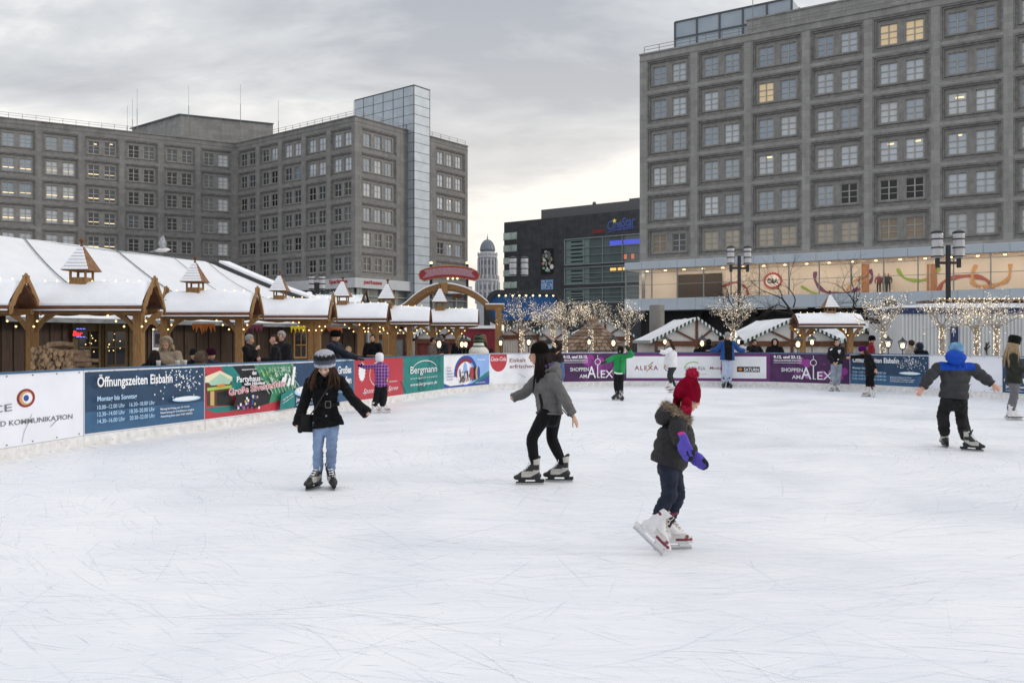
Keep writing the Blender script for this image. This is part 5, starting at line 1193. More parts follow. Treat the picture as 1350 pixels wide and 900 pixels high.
# blue stage screen in a dark rounded frame
Yb = 60; bs = empty('stage_screen', (cx(692,Yb), Yb, GZ), 'big blue panel in a dark rounded frame with bulbs, behind the fairy-light trees', 'stage'); a, b_ = P(641,382,Yb), P(741.5,428,Yb)
def rrect(i, rad): 
    x0, x1, z0, z1 = a.x+i, b_.x-i, b_.z+i, a.z-i; out = []
    for cxx, czz, a0 in ((x1-rad,z1-rad,0),(x0+rad,z1-rad,PI/2),(x0+rad,z0+rad,PI),(x1-rad,z0+rad,1.5*PI)):
        for k in range(7): q = a0+PI/2*k/6; out.append(V(cxx+rad*math.cos(q),Yb,czz+rad*math.sin(q)))
    return out
o, i_ = rrect(0,.85), rrect(.30,.6); mb = MB(); n = len(o); off_ = V(0,.5,0)
mb.add(o+i_+[p+off_ for p in o]+[p+off_ for p in i_], [f for k in range(n) for f in ((k,(k+1)%n,n+(k+1)%n,n+k),(2*n+k,3*n+k,3*n+(k+1)%n,2*n+(k+1)%n),(k,2*n+k,2*n+(k+1)%n,(k+1)%n),(n+k,n+(k+1)%n,3*n+(k+1)%n,3*n+k))])
for px in (642, 740): mb.box(cx(px,Yb)-.22,Yb+.1,GZ,cx(px,Yb)+.22,Yb+.45,a.z-.8)
mb.build('frame', M_BLACK, bs); mb = MB(); mb.prism([p+V(0,.3,0) for p in rrect(.28,.6)], (0,.05,0)); mb.build('blue_panel', mat('screen_blue', (.006,.075,.25), .5, .25, .4), bs)
mb = MB()
for k in range(9): mb.ball((a.x+.9+.48*k,Yb+.15,a.z-.40),.07,8,6)
mb.build('light_bulbs', M_BULB, bs)

# ---------------------------------------------------------------- street lamps, small lanterns
m_lamp = mat('lamp_glass', (.50,.50,.52), .25, .1, 3, coat=.5)
def street_lamp(px, Y, pyTop, hl, sp, label, wd=.16):
    x = cx(px,Y); zt_ = zy(pyTop,Y); root = empty('street_lamp', (x,Y,GZ), label, 'street lamp', 'twin-headed street lamps'); arm = zt_-hl*1.18
    mb = MB(); mb.box(x-wd/2,Y-wd/2,GZ,x+wd/2,Y+wd/2,zt_-hl*.52); mb.box(x-sp-.08,Y-.06,arm-.06,x+sp+.08,Y+.06,arm+.06)
    for sx in (-1,1): mb.box(x+sx*sp-.07,Y-.07,arm-.22,x+sx*sp+.07,Y+.07,arm+.2)
    mb.build('post', M_BLACK, root)
    for sx in (-1,1):
        mb = MB(); mb.M = Matrix.Translation((x+sx*sp,Y,zt_-hl)); r_ = hl*.21; mb.lathe([(r_*.8,0),(r_,.03)]+[(r_*(1 if q % 2 else .93), .03+(hl-.1)*q/12) for q in range(13)]+[(r_*.75,hl-.04),(r_*.3,hl)], 16)
        ln = mb.build('lantern', m_lamp, root, True); mb = MB(); mb.M = Matrix.Translation((x+sx*sp,Y,zt_-hl))
        mb.lathe([(r_*1.06,hl-.10),(r_*1.06,hl-.02),(r_*.3,hl+.06)], 16)
        for q in (0.03, .36, .68): mb.lathe([(r_*1.03,hl*q),(r_*1.05,hl*q+.04),(r_*1.03,hl*q+.06)], 16, cap=False)
        mb.build('lantern_rim', M_BLACK, ln)
street_lamp(974.5, 47, 325, 1.0, .46, 'black twin-headed street lamp in front of the shop logo side of the lit windows')
street_lamp(1250, 39, 305, 1.22, .49, 'black twin-headed street lamp above the white container')
street_lamp(684, 64, 339, 1.4, .43, 'black twin-headed street lamp in front of the dark cinema wall', .14)
street_lamp(418, 50, 362, .9, .30, 'dark lamp with snow heaped on it beyond the left canopies', .22)
def lantern(px, py, Y, k, label):
    k *= .82
    """small cast lantern on a slender post; py = flame height in the photo"""
    x = cx(px,Y); z = zy(py,Y); root = empty('garden_lantern', (x,Y,0), label, 'lantern', 'small glowing lanterns behind the boards'); mb = MB(); mb.M = Matrix.Translation((x,Y,0))
    mb.lathe([(.05,0),(.04,.1),(.022*k,.15),(.022*k,z-.2*k)], 10)
    mb.lathe([(.05*k,z-.2*k),(.11*k,z-.16*k),(.105*k,z-.145*k)], 6); mb.lathe([(.205*k,z+.13*k),(.19*k,z+.16*k),(.08*k,z+.24*k),(.05*k,z+.25*k),(.055*k,z+.28*k),(.015*k,z+.31*k),(.01*k,z+.37*k)], 6)
    for q in range(6): a = 2*PI*q/6; mb.beam((.105*k*math.cos(a),.105*k*math.sin(a),z-.15*k),(.185*k*math.cos(a),.185*k*math.sin(a),z+.14*k),.014*k,.014*k)
    mb.build('post', M_BLACK, root)
    mb = MB(); mb.M = Matrix.Translation((x,Y,0)); mb.ball((0,0,z-.02*k),(.075*k,.075*k,.11*k),10,8); mb.build('flame', M_LANT, root, True)
for px, py, Y, k, lb in ((579,453,27.4,1.15,'glowing lantern in front of the couple left of the arch'),(609,453.5,28.6,.95,'glowing lantern below the rightmost left-hand canopy'),(614,453.5,28.7,.95,'glowing lantern beside the striped-hat snow figure'),(660,451.5,30,.9,'glowing lantern at the timber arch post'),(697,450.5,30.4,1.0,'glowing lantern behind the red disc board, beside a lit trunk'),
    (776.5,450.5,31.5,.9,'glowing lantern left of the two in front of the shingled hut'),(808.5,451.5,31,1.1,'glowing lantern behind the child in green'),(876.5,450,31,.9,'glowing lantern at the hair of the white-jacketed skater'),(925.5,452,31.3,1.1,'glowing lantern left of the man in the blue jacket'),(974,450,32,.8,'glowing lantern right of the man in the blue jacket'),
    (1052,453,30,1.15,'glowing lantern left of the lone canopy post'),(1070.5,450.5,32,1.0,'glowing lantern right of the lone canopy post'),(1171,453,29.5,1.0,'glowing lantern right of the man in the red jacket'),(1190,455,27.5,.95,'glowing lantern over the navy opening hours board')):
    lantern(px, py, Y, k, lb)

# ---------------------------------------------------------------- trees
def grow(mb, p, d, L_, r_, lev, rnd, tips, spread=.6, up=.15, segs=4, mi=0, shrink=.70, kids=(2,3), rk=.45):
    pts, rad = [p.copy()], [r_]; q = p.copy(); d = d.normalized()
    for i in range(segs):
        d = (d+V(rnd.gauss(0,.16),rnd.gauss(0,.16),rnd.gauss(0,.12)+up*.3)).normalized(); q = q+d*(L_/segs); pts.append(q.copy()); rad.append(r_*(1-rk*(i+1)/segs))
        if lev > 0 and i >= segs//3 and rnd.random() < .55:
            e = (d+V(rnd.gauss(0,1),rnd.gauss(0,1),rnd.gauss(0,.5)).normalized()*spread*1.3).normalized(); grow(mb, q.copy(), e, L_*shrink*rnd.uniform(.6,.95), rad[-1]*.6, lev-1, rnd, tips, spread, up, segs, mi, shrink, kids, rk)
    mb.tube(pts, rad, 5 if lev < 2 else 7, mi, cap=False); tips.extend(pts[1:])
    if lev > 0:
        for k in range(rnd.randint(*kids)):
            e = (d+V(rnd.gauss(0,1),rnd.gauss(0,1),rnd.gauss(0,.6)).normalized()*spread).normalized(); grow(mb, q.copy(), e, L_*shrink*rnd.uniform(.75,1.1), rad[-1]*.72, lev-1, rnd, tips, spread, up, segs, mi, shrink, kids, rk)
m_barkd = mat('wet_bark', (.035,.028,.024), .85, .3, 8); m_barkl = mat('pale_wire_branch', (.30,.25,.20), .7, .25, 9)
def bare_tree(px, Y, H_, label, seed, snow=0, lean=0, zt0=.40, lev=4, spr=.75):
    x = cx(px,Y); rnd = random.Random(seed); root = empty('bare_tree', (x,Y,GZ), label, 'tree', 'bare winter trees'); mb = MB(); h0 = H_*zt0
    mb.tube([(x,Y,GZ),(x+lean*.3,Y,GZ+h0*.5),(x+lean,Y,GZ+h0)], [.13,.10,.085], 9); mb.build('trunk', m_barkd, root)
    mb = MB(); tips = []; grow(mb, V(x+lean,Y,GZ+h0-.1), V(.05,0,1), H_*.2, .085, lev, rnd, tips, spr, .1, 4, shrink=.80, kids=(2,2), rk=.38)
    for k in range(3): grow(mb, V(x+lean,Y,GZ+h0-.2+.5*k), V(math.cos(k*2.2),math.sin(k*2.2),.38), H_*.2, .045, lev-1, rnd, tips, spr*.9, .05, 4, shrink=.78, rk=.38)
    mb.build('crown', m_barkd, root)
    if snow:
        mb = MB()
        for p in rnd.sample(tips, min(snow, len(tips))): mb.ball(p+V(0,0,.05),(rnd.uniform(.08,.2),)*2+(rnd.uniform(.05,.14),),8,5,0,None,.12,rnd.random())
        mb.build('snow_clump', M_SNOW, root)
bare_tree(1046, 55, 8.6, 'bare dark tree right of the round shop logo', 5); bare_tree(1124, 56, 8.2, 'bare dark tree in front of the shop mannequins', 8)
bare_tree(977, 54, 7.4, 'bare dark tree behind the street lamp and the lit shop ribbon', 13); bare_tree(404, 47, 5.3, 'small bare tree with snow lumps beyond the left canopies', 21, 14, zt0=.5, lev=3, spr=1.1)
def light_tree(px, Y, H_, R_, label, seed, nl=900):
    x = cx(px,Y); rnd = random.Random(seed); root = empty('light_tree', (x,Y,GZ), label, 'light tree', 'artificial trees wrapped in fairy lights'); zb = zy(437,Y); zt_ = zb+H_
    mb = MB(); mb.tube([(x,Y,GZ),(x,Y,zb-.3),(x,Y,zb+.25)], [.085,.075,.06], 9); mb.build('trunk', m_barkl, root)
    mb = MB(); tips = []
    for k in range(9):
        a = 2*PI*k/9+rnd.uniform(-.3,.3); el = rnd.uniform(.10,1.2)
        grow(mb, V(x,Y,zb+rnd.uniform(-.15,.25)), V(math.cos(a)*math.cos(el),math.sin(a)*math.cos(el),math.sin(el)), R_*.56, .020, 2, rnd, tips, .8, .28, 4, shrink=.74, kids=(2,3))
    mb.build('crown', m_barkl, root)
    mb = MB(); tips = [t for t in tips if abs(t.x-x) < R_*1.15 and t.z < zt_+.2 and t.z > zb-.55]
    for t in rnd.sample(tips, min(nl, len(tips))):
        p = t+V(rnd.gauss(0,.05),rnd.gauss(0,.05),rnd.gauss(0,.05)); s_ = rnd.uniform(.012,.022)
        d = V(rnd.gauss(0,1),rnd.gauss(0,1),rnd.gauss(0,1)).normalized(); e = d.orthogonal().normalized()*s_*.6; g = d.cross(e)
        mb.add([p+e, p+g, p-e, p-g, p+d*s_*1.3, p-d*s_*1.3], [(0,1,4),(1,2,4),(2,3,4),(3,0,4),(1,0,5),(2,1,5),(3,2,5),(0,3,5)], 0 if rnd.random() < .30 else 1)
    nt_ = 190
    for k in range(nt_):
        a = rnd.uniform(0,2*PI); z = rnd.uniform(.4, zb+.1); s_ = .015; p = V(x+math.cos(a)*.105, Y+math.sin(a)*.105, z); mb.ball(p, s_, 5, 4, 0 if rnd.random() < .5 else 1)
    L_ = mb.build('fairy_lights', [M_FAIRY, mat('unlit_bulb', (.82,.78,.70), .4, .1)], root); L_['kind'] = 'stuff'
for i, (px, Y, H_, R_, lb) in enumerate(((688,37,1.5,1.35,'fairy-light tree nearest to the timber arch post'),(729,39,1.3,1.2,'fairy-light tree behind the girl in the grey jacket'),(745,38,1.2,1.2,'fairy-light tree over the left edge of the purple board'),(779,37.5,1.15,1.2,'fairy-light tree in front of the shingled hut roof, left of its middle'),(827,38.5,1.35,1.15,'fairy-light tree behind the child in green'),
    (967,36,1.35,1.4,'fairy-light tree behind the man in the blue jacket'),(1164,31.5,1.45,1.35,'fairy-light tree beside the man in the red jacket'),(1242,31,1.0,1.25,'fairy-light tree left of the blue container panel'),(1288,30.5,1.5,1.25,'fairy-light tree right of the blue container panel'),(1314,31.5,1.35,1.2,'fairy-light tree at the right edge beside the long-haired woman'))):
    light_tree(px, Y, H_, R_, lb, 100+i)
for px in (755, 800): pass
# shrub sprigs stuck behind the boards on the right, gull, pot figure, stage spotlight
for px, py, Y, lb in ((1302,455,27.2,'thin dark twig standing behind the white board near the long-haired woman'),):
    mb = MB(); a = P(px, 475, Y); b_ = P(px-2, py, Y); rnd = random.Random(2); mb.tube([V(a.x,Y,0), V(a.x,Y,a.z), b_], [.03,.025,.015], 6)
    for k in range(9): p = a.lerp(b_, rnd.random()); mb.tube([p, p+V(rnd.uniform(-.12,.12),0,.12)], [.022,.02], 5)
    tag(mb.build('twig', m_barkd), lb, 'twig')
sp = empty('stage_spotlight', P(1174,400,37), 'black stage spotlight on a stand above the right-hand huts', 'spotlight'); c = P(1174,401,37); mb = MB(); mb.tube([c+V(-.1,-.22,.02), c+V(.05,.25,.10)], [.22,.19], 12); mb.box(c.x-.28,c.y-.1,c.z-.12,c.x-.24,c.y+.1,c.z+.12); mb.box(c.x+.22,c.y-.1,c.z-.12,c.x+.26,c.y+.1,c.z+.12); mb.build('lamp_body', M_BLACK, sp)
mb = MB(); mb.tube([(c.x,c.y,GZ),(c.x,c.y,c.z-.2)], .035, 8); mb.box(c.x-.3,c.y-.05,c.z-.25,c.x+.3,c.y+.05,c.z-.2); mb.box(c.x-.9,c.y-.1,c.z-.85,c.x+.35,c.y+.05,c.z-.55); mb.build('stand', M_BLACK, sp)
fg = empty('snow_figure', P(631,470,29.5), 'white pot-bellied snow figure with a black and green hat behind the boards', 'figure'); c = P(631,465,29.5); mb = MB()
mb.ball(c, (.36,.34,.26), 16, 10); mb.ball(c+V(0,0,.26), (.2,.2,.14), 14, 8); mb.lathe([(.3,-1.0),(.3,-.12)], 14, c=c); mb.build('belly', mat('figure_white', (.66,.65,.60), .5, .06), fg, True); mb = MB()
for k, (r_, z) in enumerate(((.17,.36),(.20,.42),(.19,.49),(.15,.56),(.09,.62))): mb.lathe([(r_*.8,z-.03),(r_,z),(r_*.8,z+.035)], 14, k % 2, c=c)
mb.lathe([(.20,.2),(.225,.225),(.20,.25)], 14, 1, c=c); mb.build('striped_hat', [C_BLK, mat('hat_green', (.06,.14,.07), .7)], fg, True)
g = P(214,330,25); mb = MB(); mb.M = Matrix.Translation(g) @ Matrix.Rotation(.5,4,'Z')
mb.tube([(-.2,0,-.03),(-.08,0,.0),(.08,0,.015),(.17,0,.03),(.22,0,.03)], [.02,.06,.065,.04,.012], 10, 0); mb.tube([(.21,0,.03),(.26,0,.02)], [.014,.004], 6, 1)
for sy in (-1,1):
    mb.prism([(.09,sy*.03,.04),(-.05,sy*.03,.04),(-.10,sy*.12,.22),(.0,sy*.2,.42),(.05,sy*.16,.34),(.1,sy*.08,.2)], (.0,.012*sy,.004), 2)
mb.prism([(-.18,-.05,-.03),(-.18,.05,-.03),(-.32,.06,-.05),(-.32,-.06,-.05)], (0,0,.012), 2)
tag(mb.build('gull', [mat('gull_white', (.7,.7,.7), .7), C_ORNG, mat('gull_grey', (.42,.44,.47), .7)], None, True), 'grey gull with raised wings flying over the snowy tent roof', 'bird')
# ---------------------------------------------------------------- people
def remesh(mb, voxel, sm=3, disp=None):
    me = bpy.data.meshes.new('t'); me.from_pydata(mb.v, [], mb.f); o = bpy.data.objects.new('t', me); COL.objects.link(o)
    m = o.modifiers.new('r', 'REMESH'); m.mode = 'VOXEL'; m.voxel_size = voxel; m.adaptivity = 0
    if sm: q = o.modifiers.new('s', 'SMOOTH'); q.factor = .5; q.iterations = sm
    bpy.context.view_layer.update(); dg = bpy.context.evaluated_depsgraph_get(); out = bpy.data.meshes.new_from_object(o.evaluated_get(dg))
    bpy.data.objects.remove(o); bpy.data.meshes.remove(me)
    if disp:
        ns = [v.normal.copy() for v in out.vertices]
        for v, n in zip(out.vertices, ns): v.co += n*disp(v.co, n)
    return out
def put(name, me, mats, parent, pick=None, smooth=True):
    me.materials.clear()
    if not isinstance(mats, (list, tuple)): mats = [mats]
    for m in mats: me.materials.append(m)
    if pick: me.polygons.foreach_set('material_index', [pick(p.center, p.normal) for p in me.polygons])
    if smooth: me.polygons.foreach_set('use_smooth', [True]*len(me.polygons))
    me.name = name; me.update(); o = bpy.data.objects.new(name, me); COL.objects.link(o)
    if parent is not None: o.parent = parent; pinv(o)
    return o
def frame(f, pitch=0, roll=0):
    """3x3 with columns right, forward, up; pitch>0 looks down"""
    f = Vector((f[0], f[1], 0)).normalized(); r = V(f.y, -f.x, 0); u = V(0,0,1)
    R = Matrix((r, f, u)).transposed()
    return R @ Matrix.Rotation(math.radians(-pitch), 3, 'X') @ Matrix.Rotation(math.radians(roll), 3, 'Y')
def bend(a, b, c, n=3):
    """joint chain a-b-c with a rounded bend"""
    a, b, c = Vector(a), Vector(b), Vector(c); out = [a, a.lerp(b,.45)]
    p, q = a.lerp(b,.82), b.lerp(c,.18)
    for k in range(n+1): t = k/n; out.append(p.lerp(b,t).lerp(b.lerp(q,t),t))
    return out+[b.lerp(c,.6), c]
def chain(mb, a, b, c, ra, rb, rc, n=12, mid=None, flat=1.0, rend=True):
    pts = bend(a, b, c); k = len(pts); m = mid or (ra+rb)/2
    rad = [ra, m*1.0]+[rb*1.03]*(k-4)+[(rb+rc)/2*1.04, rc]; mb.tube(pts, rad, n, round_end=rend, flat=flat)
def cloth(seed, amp=.006, f=7.0):
    def d(p, n):
        q = p*f; w = noise.noise(p*3.1+V(seed*1.7,0,0)); a_ = noise.noise(V(q.x*.9+w*1.6, q.y*.9, q.z*2.1+w*2.2)+V(seed,0,0)); b_ = noise.noise(V(q.x*2.0+seed, q.y*2.0, q.z*3.4+w*3)); return amp*(1.5*(.28-abs(a_))+.9*(.25-abs(b_))+.5*w)
    return d
def segpar(p, segs):
    best = None
    for a, b, off in segs:
        d = b-a; L_ = d.length; t = max(0, min(1, (p-a).dot(d)/(L_*L_))); q = (p-(a+d*t)).length
        if best is None or q < best[0]: best = (q, off+t*L_)
    return best[1]
def quilt(segs, per=.085, amp=.012, seed=0):
    c = cloth(seed, .004, 9)
    def d(p, n): s = segpar(p, segs)/per; return amp*(abs(math.sin(PI*s))**.55-.6)+c(p, n)
    return d
M_LIP = mat('lips', (.42,.14,.12), .5, .1, 20); M_EYE = mat('eye_dark', (.03,.02,.016), .25, 0); M_EYEW = mat('eye_white', (.62,.58,.54), .3, 0)
M_SKINC = mat('skin_flushed', (.58,.32,.24), .5, .10, 16)
def hand(mb, wr, d, pn, k=1.0, curl=.5):
    """palm, four unequal bent fingers, thumb; d along the forearm, pn palm normal"""
    d = d.normalized(); s = d.cross(pn).normalized(); pn = s.cross(d).normalized()
    c = wr+d*.045*k; mb.tube([wr-d*.02*k, wr+d*.03*k, wr+d*.085*k], [.026*k,.038*k,.036*k], 10, flat=.5, up=s, round_end=True)
    for i, (off, L_) in enumerate(((-.030,.062),(-.010,.072),(.010,.068),(.029,.054))):
        p = wr+d*.08*k+s*off*k; pts = [p-d*.03*k, p]; dd = d.copy()
        for q in range(3): dd = (dd+pn*curl*.42).normalized(); pts.append(pts[-1]+dd*L_*k*(.42,.33,.25)[q])
        mb.tube(pts, [.0095*k,.0095*k,.009*k,.0082*k,.0065*k], 8, round_end=True)
    p = wr+d*.025*k-s*.028*k; dd = (d*.75-s*.6+pn*.25).normalized(); mb.tube([p, p+dd*.035*k, p+(dd*.06+d*.01+pn*.008)*k, p+(dd*.07+d*.03+pn*.014)*k], [.014*k,.0115*k,.0095*k,.0075*k], 8, round_end=True)
def head_shape(mb, c, R, k, male=False):
    M0 = mb.M; mb.M = Matrix.Translation(c) @ R.to_4x4() @ Matrix.Scale(k, 4)
    mb.ball((0,-.012,.035), (.074,.094,.086), 20, 14); mb.ball((0,.018,-.03), (.060,.072,.078), 18, 12); mb.ball((0,.040,-.083), (.034,.036,.026), 12, 8)
    mb.ball((0,.062,.035), (.054,.022,.022), 12, 8); mb.tube([(0,.078,.022),(0,.093,.0),(0,.104,-.024),(0,.094,-.034)], [.010,.012,.0155,.012], 10, round_end=True)
    for s in (-1,1):
        mb.ball((s*.013,.088,-.026), (.0095,.011,.009), 8, 6); mb.ball((s*.040,.056,-.018), (.024,.024,.024), 10, 8)
        mb.ball((s*.074,-.012,-.008), (.011,.022,.032), 10, 8); mb.ball((s*.031,.074,.005), (.016,.010,.009), 8, 6)
    mb.ball((0,.083,-.053), (.024,.011,.007), 10, 6); mb.ball((0,.080,-.064), (.021,.011,.008), 10, 6)
    if male: mb.ball((0,.03,-.075), (.046,.05,.035), 12, 8)
    mb.M = M0
def face(parent, c, R, k, brow, smile=0, shut=False):
    T = Matrix.Translation(c) @ R.to_4x4() @ Matrix.Scale(k, 4)
    for s in (-1,1):
        mb = MB(); mb.M = T; mb.ball((s*.031,.0825,.006), (.0135,.0055,.0028 if shut else .0068), 12, 8, 0); 
        if not shut: mb.ball((s*.031,.0868,.006), (.0062,.0028,.0062), 10, 6, 1)
        mb.tube([(s*.016,.088,.0125),(s*.031,.0905,.0145),(s*.047,.082,.0105)], [.0018,.0022,.0014], 6, 1); mb.build('eye', [M_EYE if shut else M_EYEW, M_EYE], parent, True)
        mb = MB(); mb.M = T; mb.tube([(s*.014,.0885,.030),(s*.032,.0885,.036),(s*.052,.074,.029)], [.0035,.0042,.002], 6); mb.build('eyebrow', brow, parent, True)
    mb = MB(); mb.M = T; mb.tube([(-.022,.0865,-.0575+smile*.005),(-.008,.0938,-.0565),(0,.0938,-.0575),(.008,.0938,-.0565),(.022,.0865,-.0575+smile*.005)], [.002,.0042,.0038,.0042,.002], 6, flat=.6); mb.tube([(-.018,.086,-.062),(0,.092,-.0655),(.018,.086,-.062)], [.002,.0052,.002], 6); mb.build('mouth', M_LIP, parent, True)
BOOTS = {}
def boot_mesh(style, k):
    key = (style, k)
    if key in BOOTS: return BOOTS[key]
    mb = MB(); S = lambda *p: V(*p)*k
    mb.tube([S(0,-.052,.285),S(0,-.058,.23),S(0,-.062,.18),S(0,-.058,.13),S(0,-.045,.095)], [.056*k,.053*k,.047*k,.050*k,.05*k], 14, round_end=False)
    mb.tube([S(0,-.085,.098),S(0,-.03,.098),S(0,.05,.092),S(0,.12,.085),S(0,.155,.080)], [.043*k,.047*k,.050*k,.047*k,.035*k], 14, flat=.78, up=(1,0,0), round_end=True)
    mb.tube([S(0,-.03,.19),S(0,.03,.135),S(0,.10,.10)], [.046*k,.045*k,.040*k], 12, round_end=True)
    mb.tube([S(0,-.085,.285),S(0,-.10,.305)], [.03*k,.02*k], 8, round_end=True); mb.tube([S(0,-.012,.265),S(0,.012,.315)], [.034*k,.026*k], 10, flat=.4, up=(1,0,0), round_end=True)
    mb.box(-.036*k,-.115*k,.055*k,.036*k,.165*k,.072*k)
    me = remesh(mb, .0065 if k > .7 else .008, 2)
    W_, D_, A_ = {'grey': (mat('boot_silver', (.42,.40,.37), .5, .1, 20), mat('boot_black', (.016,.016,.018), .45, .2, 20), C_BLK), 'white': (mat('boot_white', (.66,.65,.66), .45, .07, 20), mat('boot_white_panel', (.50,.48,.47), .5, .1, 20), mat('boot_maroon', (.16,.03,.05), .5)),
        'plainwhite': (mat('boot_white', (0,0,0)), mat('boot_white', (0,0,0)), mat('boot_heel_brown', (.06,.04,.03), .5)), 'black': (mat('boot_black', (0,0,0)), mat('boot_dark', (.035,.035,.038), .5), C_BLK)}[style]
    def pk(c, n):
        x, y, z = c/k
        if style == 'plainwhite': return 2 if z < .078 else 0
        if style == 'white':
            if z < .066: return 0
            return 2 if (.075 < z < .096 and y > .02 and y < .16 and abs(x) > .022) or (.10 < z < .12 and .10 < y < .13) or (z > .285) or (.22 < z < .245 and y < -.07) else (1 if (.09 < z < .135 and -.02 < y < .11 and abs(x) > .02) else 0)
        if z < .090 + max(0, -y-.0)*.55: return 1
        if y > .10 or z > .292: return 1
        if z > .225 and y < -.035: return 0
        if .165 < z < .225 and y > -.10: return 1
        if z >= .225: return 1
        if y > -.03 and (abs(x) < .020 or z > .15): return 1
        return 0
    me.materials.clear()
    for m in (W_, D_, A_): me.materials.append(m)
    me.polygons.foreach_set('material_index', [pk(p.center, p.normal) for p in me.polygons]); me.polygons.foreach_set('use_smooth', [True]*len(me.polygons))
    b = MB(); hk = C_BLK if style in ('grey','black') else (M_STEEL if style == 'plainwhite' else mat('boot_white', (0,0,0)))
    def bx(x0,y0,z0,x1,y1,z1,m): b.box(x0*k,y0*k,z0*k,x1*k,y1*k,z1*k,m)
    bx(-.0025,-.15,0,.0025,.165,.022,1); bx(-.008,-.15,.018,.008,.16,.032,0)
    for y0, y1 in ((-.125,-.055),(.05,.135)): b.prism([(-.022*k,y0*k,.058*k),(-.022*k,y1*k,.058*k),(-.022*k,(y1+.0)*k,.028*k),(-.022*k,(y0+.01)*k,.028*k)], (.044*k,0,0), 0)
    bx(-.02,-.16,.03,.02,-.12,.058,0)
    bm = bpy.data.meshes.new('blade'); bm.from_pydata(b.v, [], b.f); bm.materials.append(hk); bm.materials.append(M_STEEL); bm.polygons.foreach_set('material_index', b.m); bm.update()
    l = MB()
    for q in range(7):
        t = q/6; y = -.005+.085*(1-t)-.03*t; z = .125+.02+.145*t; 
        a, c_ = S(-.026, y-.012, z-.008), S(.026, y-.012, z+.004); l.tube([a, S(0,y+.012,z), c_], .0042*k, 5); l.tube([S(.026,y-.012,z-.008), S(0,y+.014,z+.004), S(-.026,y-.012,z+.006)], .0042*k, 5)
    for s in (-1,1): l.tube([S(0,.0,.29),S(s*.035,.02,.285),S(s*.055,.01,.25),S(s*.06,.02,.225)], .004*k, 5)
    lm = bpy.data.meshes.new('laces'); lm.from_pydata(l.v, [], l.f); lm.materials.append(C_W if style in ('grey','black') else mat('lace_cream', (.55,.5,.44), .8)); lm.update()
    BOOTS[key] = (me, bm, lm); return BOOTS[key]
def skate(parent, pos, f, style, k=1.0, pitch=0, roll=0):
    """pos: where the blade meets the ice (its middle, unless pitched)"""
    R = frame(f, pitch, roll); me, bm, lm = boot_mesh(style, k); M_ = Matrix.Translation(pos) @ R.to_4x4()
    o = bpy.data.objects.new('skate', me); COL.objects.link(o); o.parent = parent; pinv(o); o.matrix_basis = M_
    for nm, m in (('blade', bm), ('laces', lm)): q = bpy.data.objects.new(nm, m); COL.objects.link(q); q.parent = o
    return M_ @ V(0,-.062*k,.155*k), M_ @ V(0,-.072*k,.27*k)
def hair_cap(parent, c, R, k, m, lift=1.06, front=.045, low=-.03, jit=.02, name='hair'):
    mb = MB(); mb.ball((0,-.014,.036), (.079*lift,.099*lift,.091*lift), 28, 20, 0, None, jit, 3); keep = []
    for f in mb.f:
        p = sum((Vector(mb.v[i]) for i in f), Vector())/len(f)
        if (p.y < front or p.z > .075) and (p.z > low or p.y < -.03) and p.z > -.085: keep.append(f)
    T = Matrix.Translation(c) @ R.to_4x4() @ Matrix.Scale(k, 4); mb.f = keep; mb.m = [0]*len(keep); mb.v = [tuple(T @ Vector(p)) for p in mb.v]
    o = mb.build(name, m, parent, True); q = o.modifiers.new('s', 'SOLIDIFY'); q.thickness = .008; return o
def hair_long(parent, c, R, k, m, L_=.34, a0=-115, a1=115, n=70, seed=1, fall=(0,0,-1), out=.02):
    mb = MB(); r = random.Random(seed); T = Matrix.Translation(c) @ R.to_4x4() @ Matrix.Scale(k, 4); fall = Vector(fall).normalized()
    for i in range(n):
        a = math.radians(a0+(a1-a0)*(i+r.uniform(0,1))/n)-PI/2; p = T @ V(.073*math.cos(a), -.012+.092*math.sin(a), .05+r.uniform(-.02,.02)); o = (R @ V(math.cos(a), math.sin(a), 0)); q = T @ V(.084*math.cos(a), -.012+.105*math.sin(a), -.02)
        l = L_*k*r.uniform(.75,1.1); w = V(r.gauss(0,.010), r.gauss(0,.010), 0); s0 = out*r.uniform(.5,1.3)
        pts = [p, q, q+fall*l*.35+o*s0+w, q+fall*l*.7+o*s0*1.3+w*2, q+fall*l+o*s0*.7+w*3]; mb.tube(pts, [.010*k,.014*k,.015*k,.012*k,.003*k], 6, round_end=False)
    return mb.build('hair', m, parent, True)
def lathe_hat(parent, c, R, k, prof, m, squash=.92, name='hat', off=(0,-.012,0), brim=None, mb2=None):
    mb = MB(); mb.M = Matrix.Translation(c) @ R.to_4x4() @ Matrix.Scale(k, 4) @ Matrix.Translation(off) @ Matrix.Diagonal((squash,1.06,1,1)); mb.lathe(prof, 32, 0)
    if brim: mb.tube([(brim[0]*math.cos(2*PI*q/32), brim[0]*math.sin(2*PI*q/32), brim[1]) for q in range(33)], brim[2], 8, 1, cap=False)
    o = mb.build(name, m, parent, True); return o
BEANIE = [(.094,-.012),(.103,.0),(.105,.045),(.101,.085),(.082,.125),(.05,.148),(.0,.156)]
def pom(mb, c, r_, seed, mi=0, n=420):
    rr = random.Random(seed); mb.ball(c, r_*.8, 14, 10, mi)
    for k in range(n):
        d = V(rr.gauss(0,1),rr.gauss(0,1),rr.gauss(0,1)).normalized(); e = d.orthogonal().normalized(); e = (Matrix.Rotation(rr.uniform(0,6),3,d) @ e)*r_*.11; p = Vector(c)+d*r_*.7; q = Vector(c)+(d*rr.uniform(.95,1.12)+V(rr.gauss(0,.08),rr.gauss(0,.08),rr.gauss(0,.08)))*r_; mb.add([p-e, p+e, q], [(0,1,2)], mi)
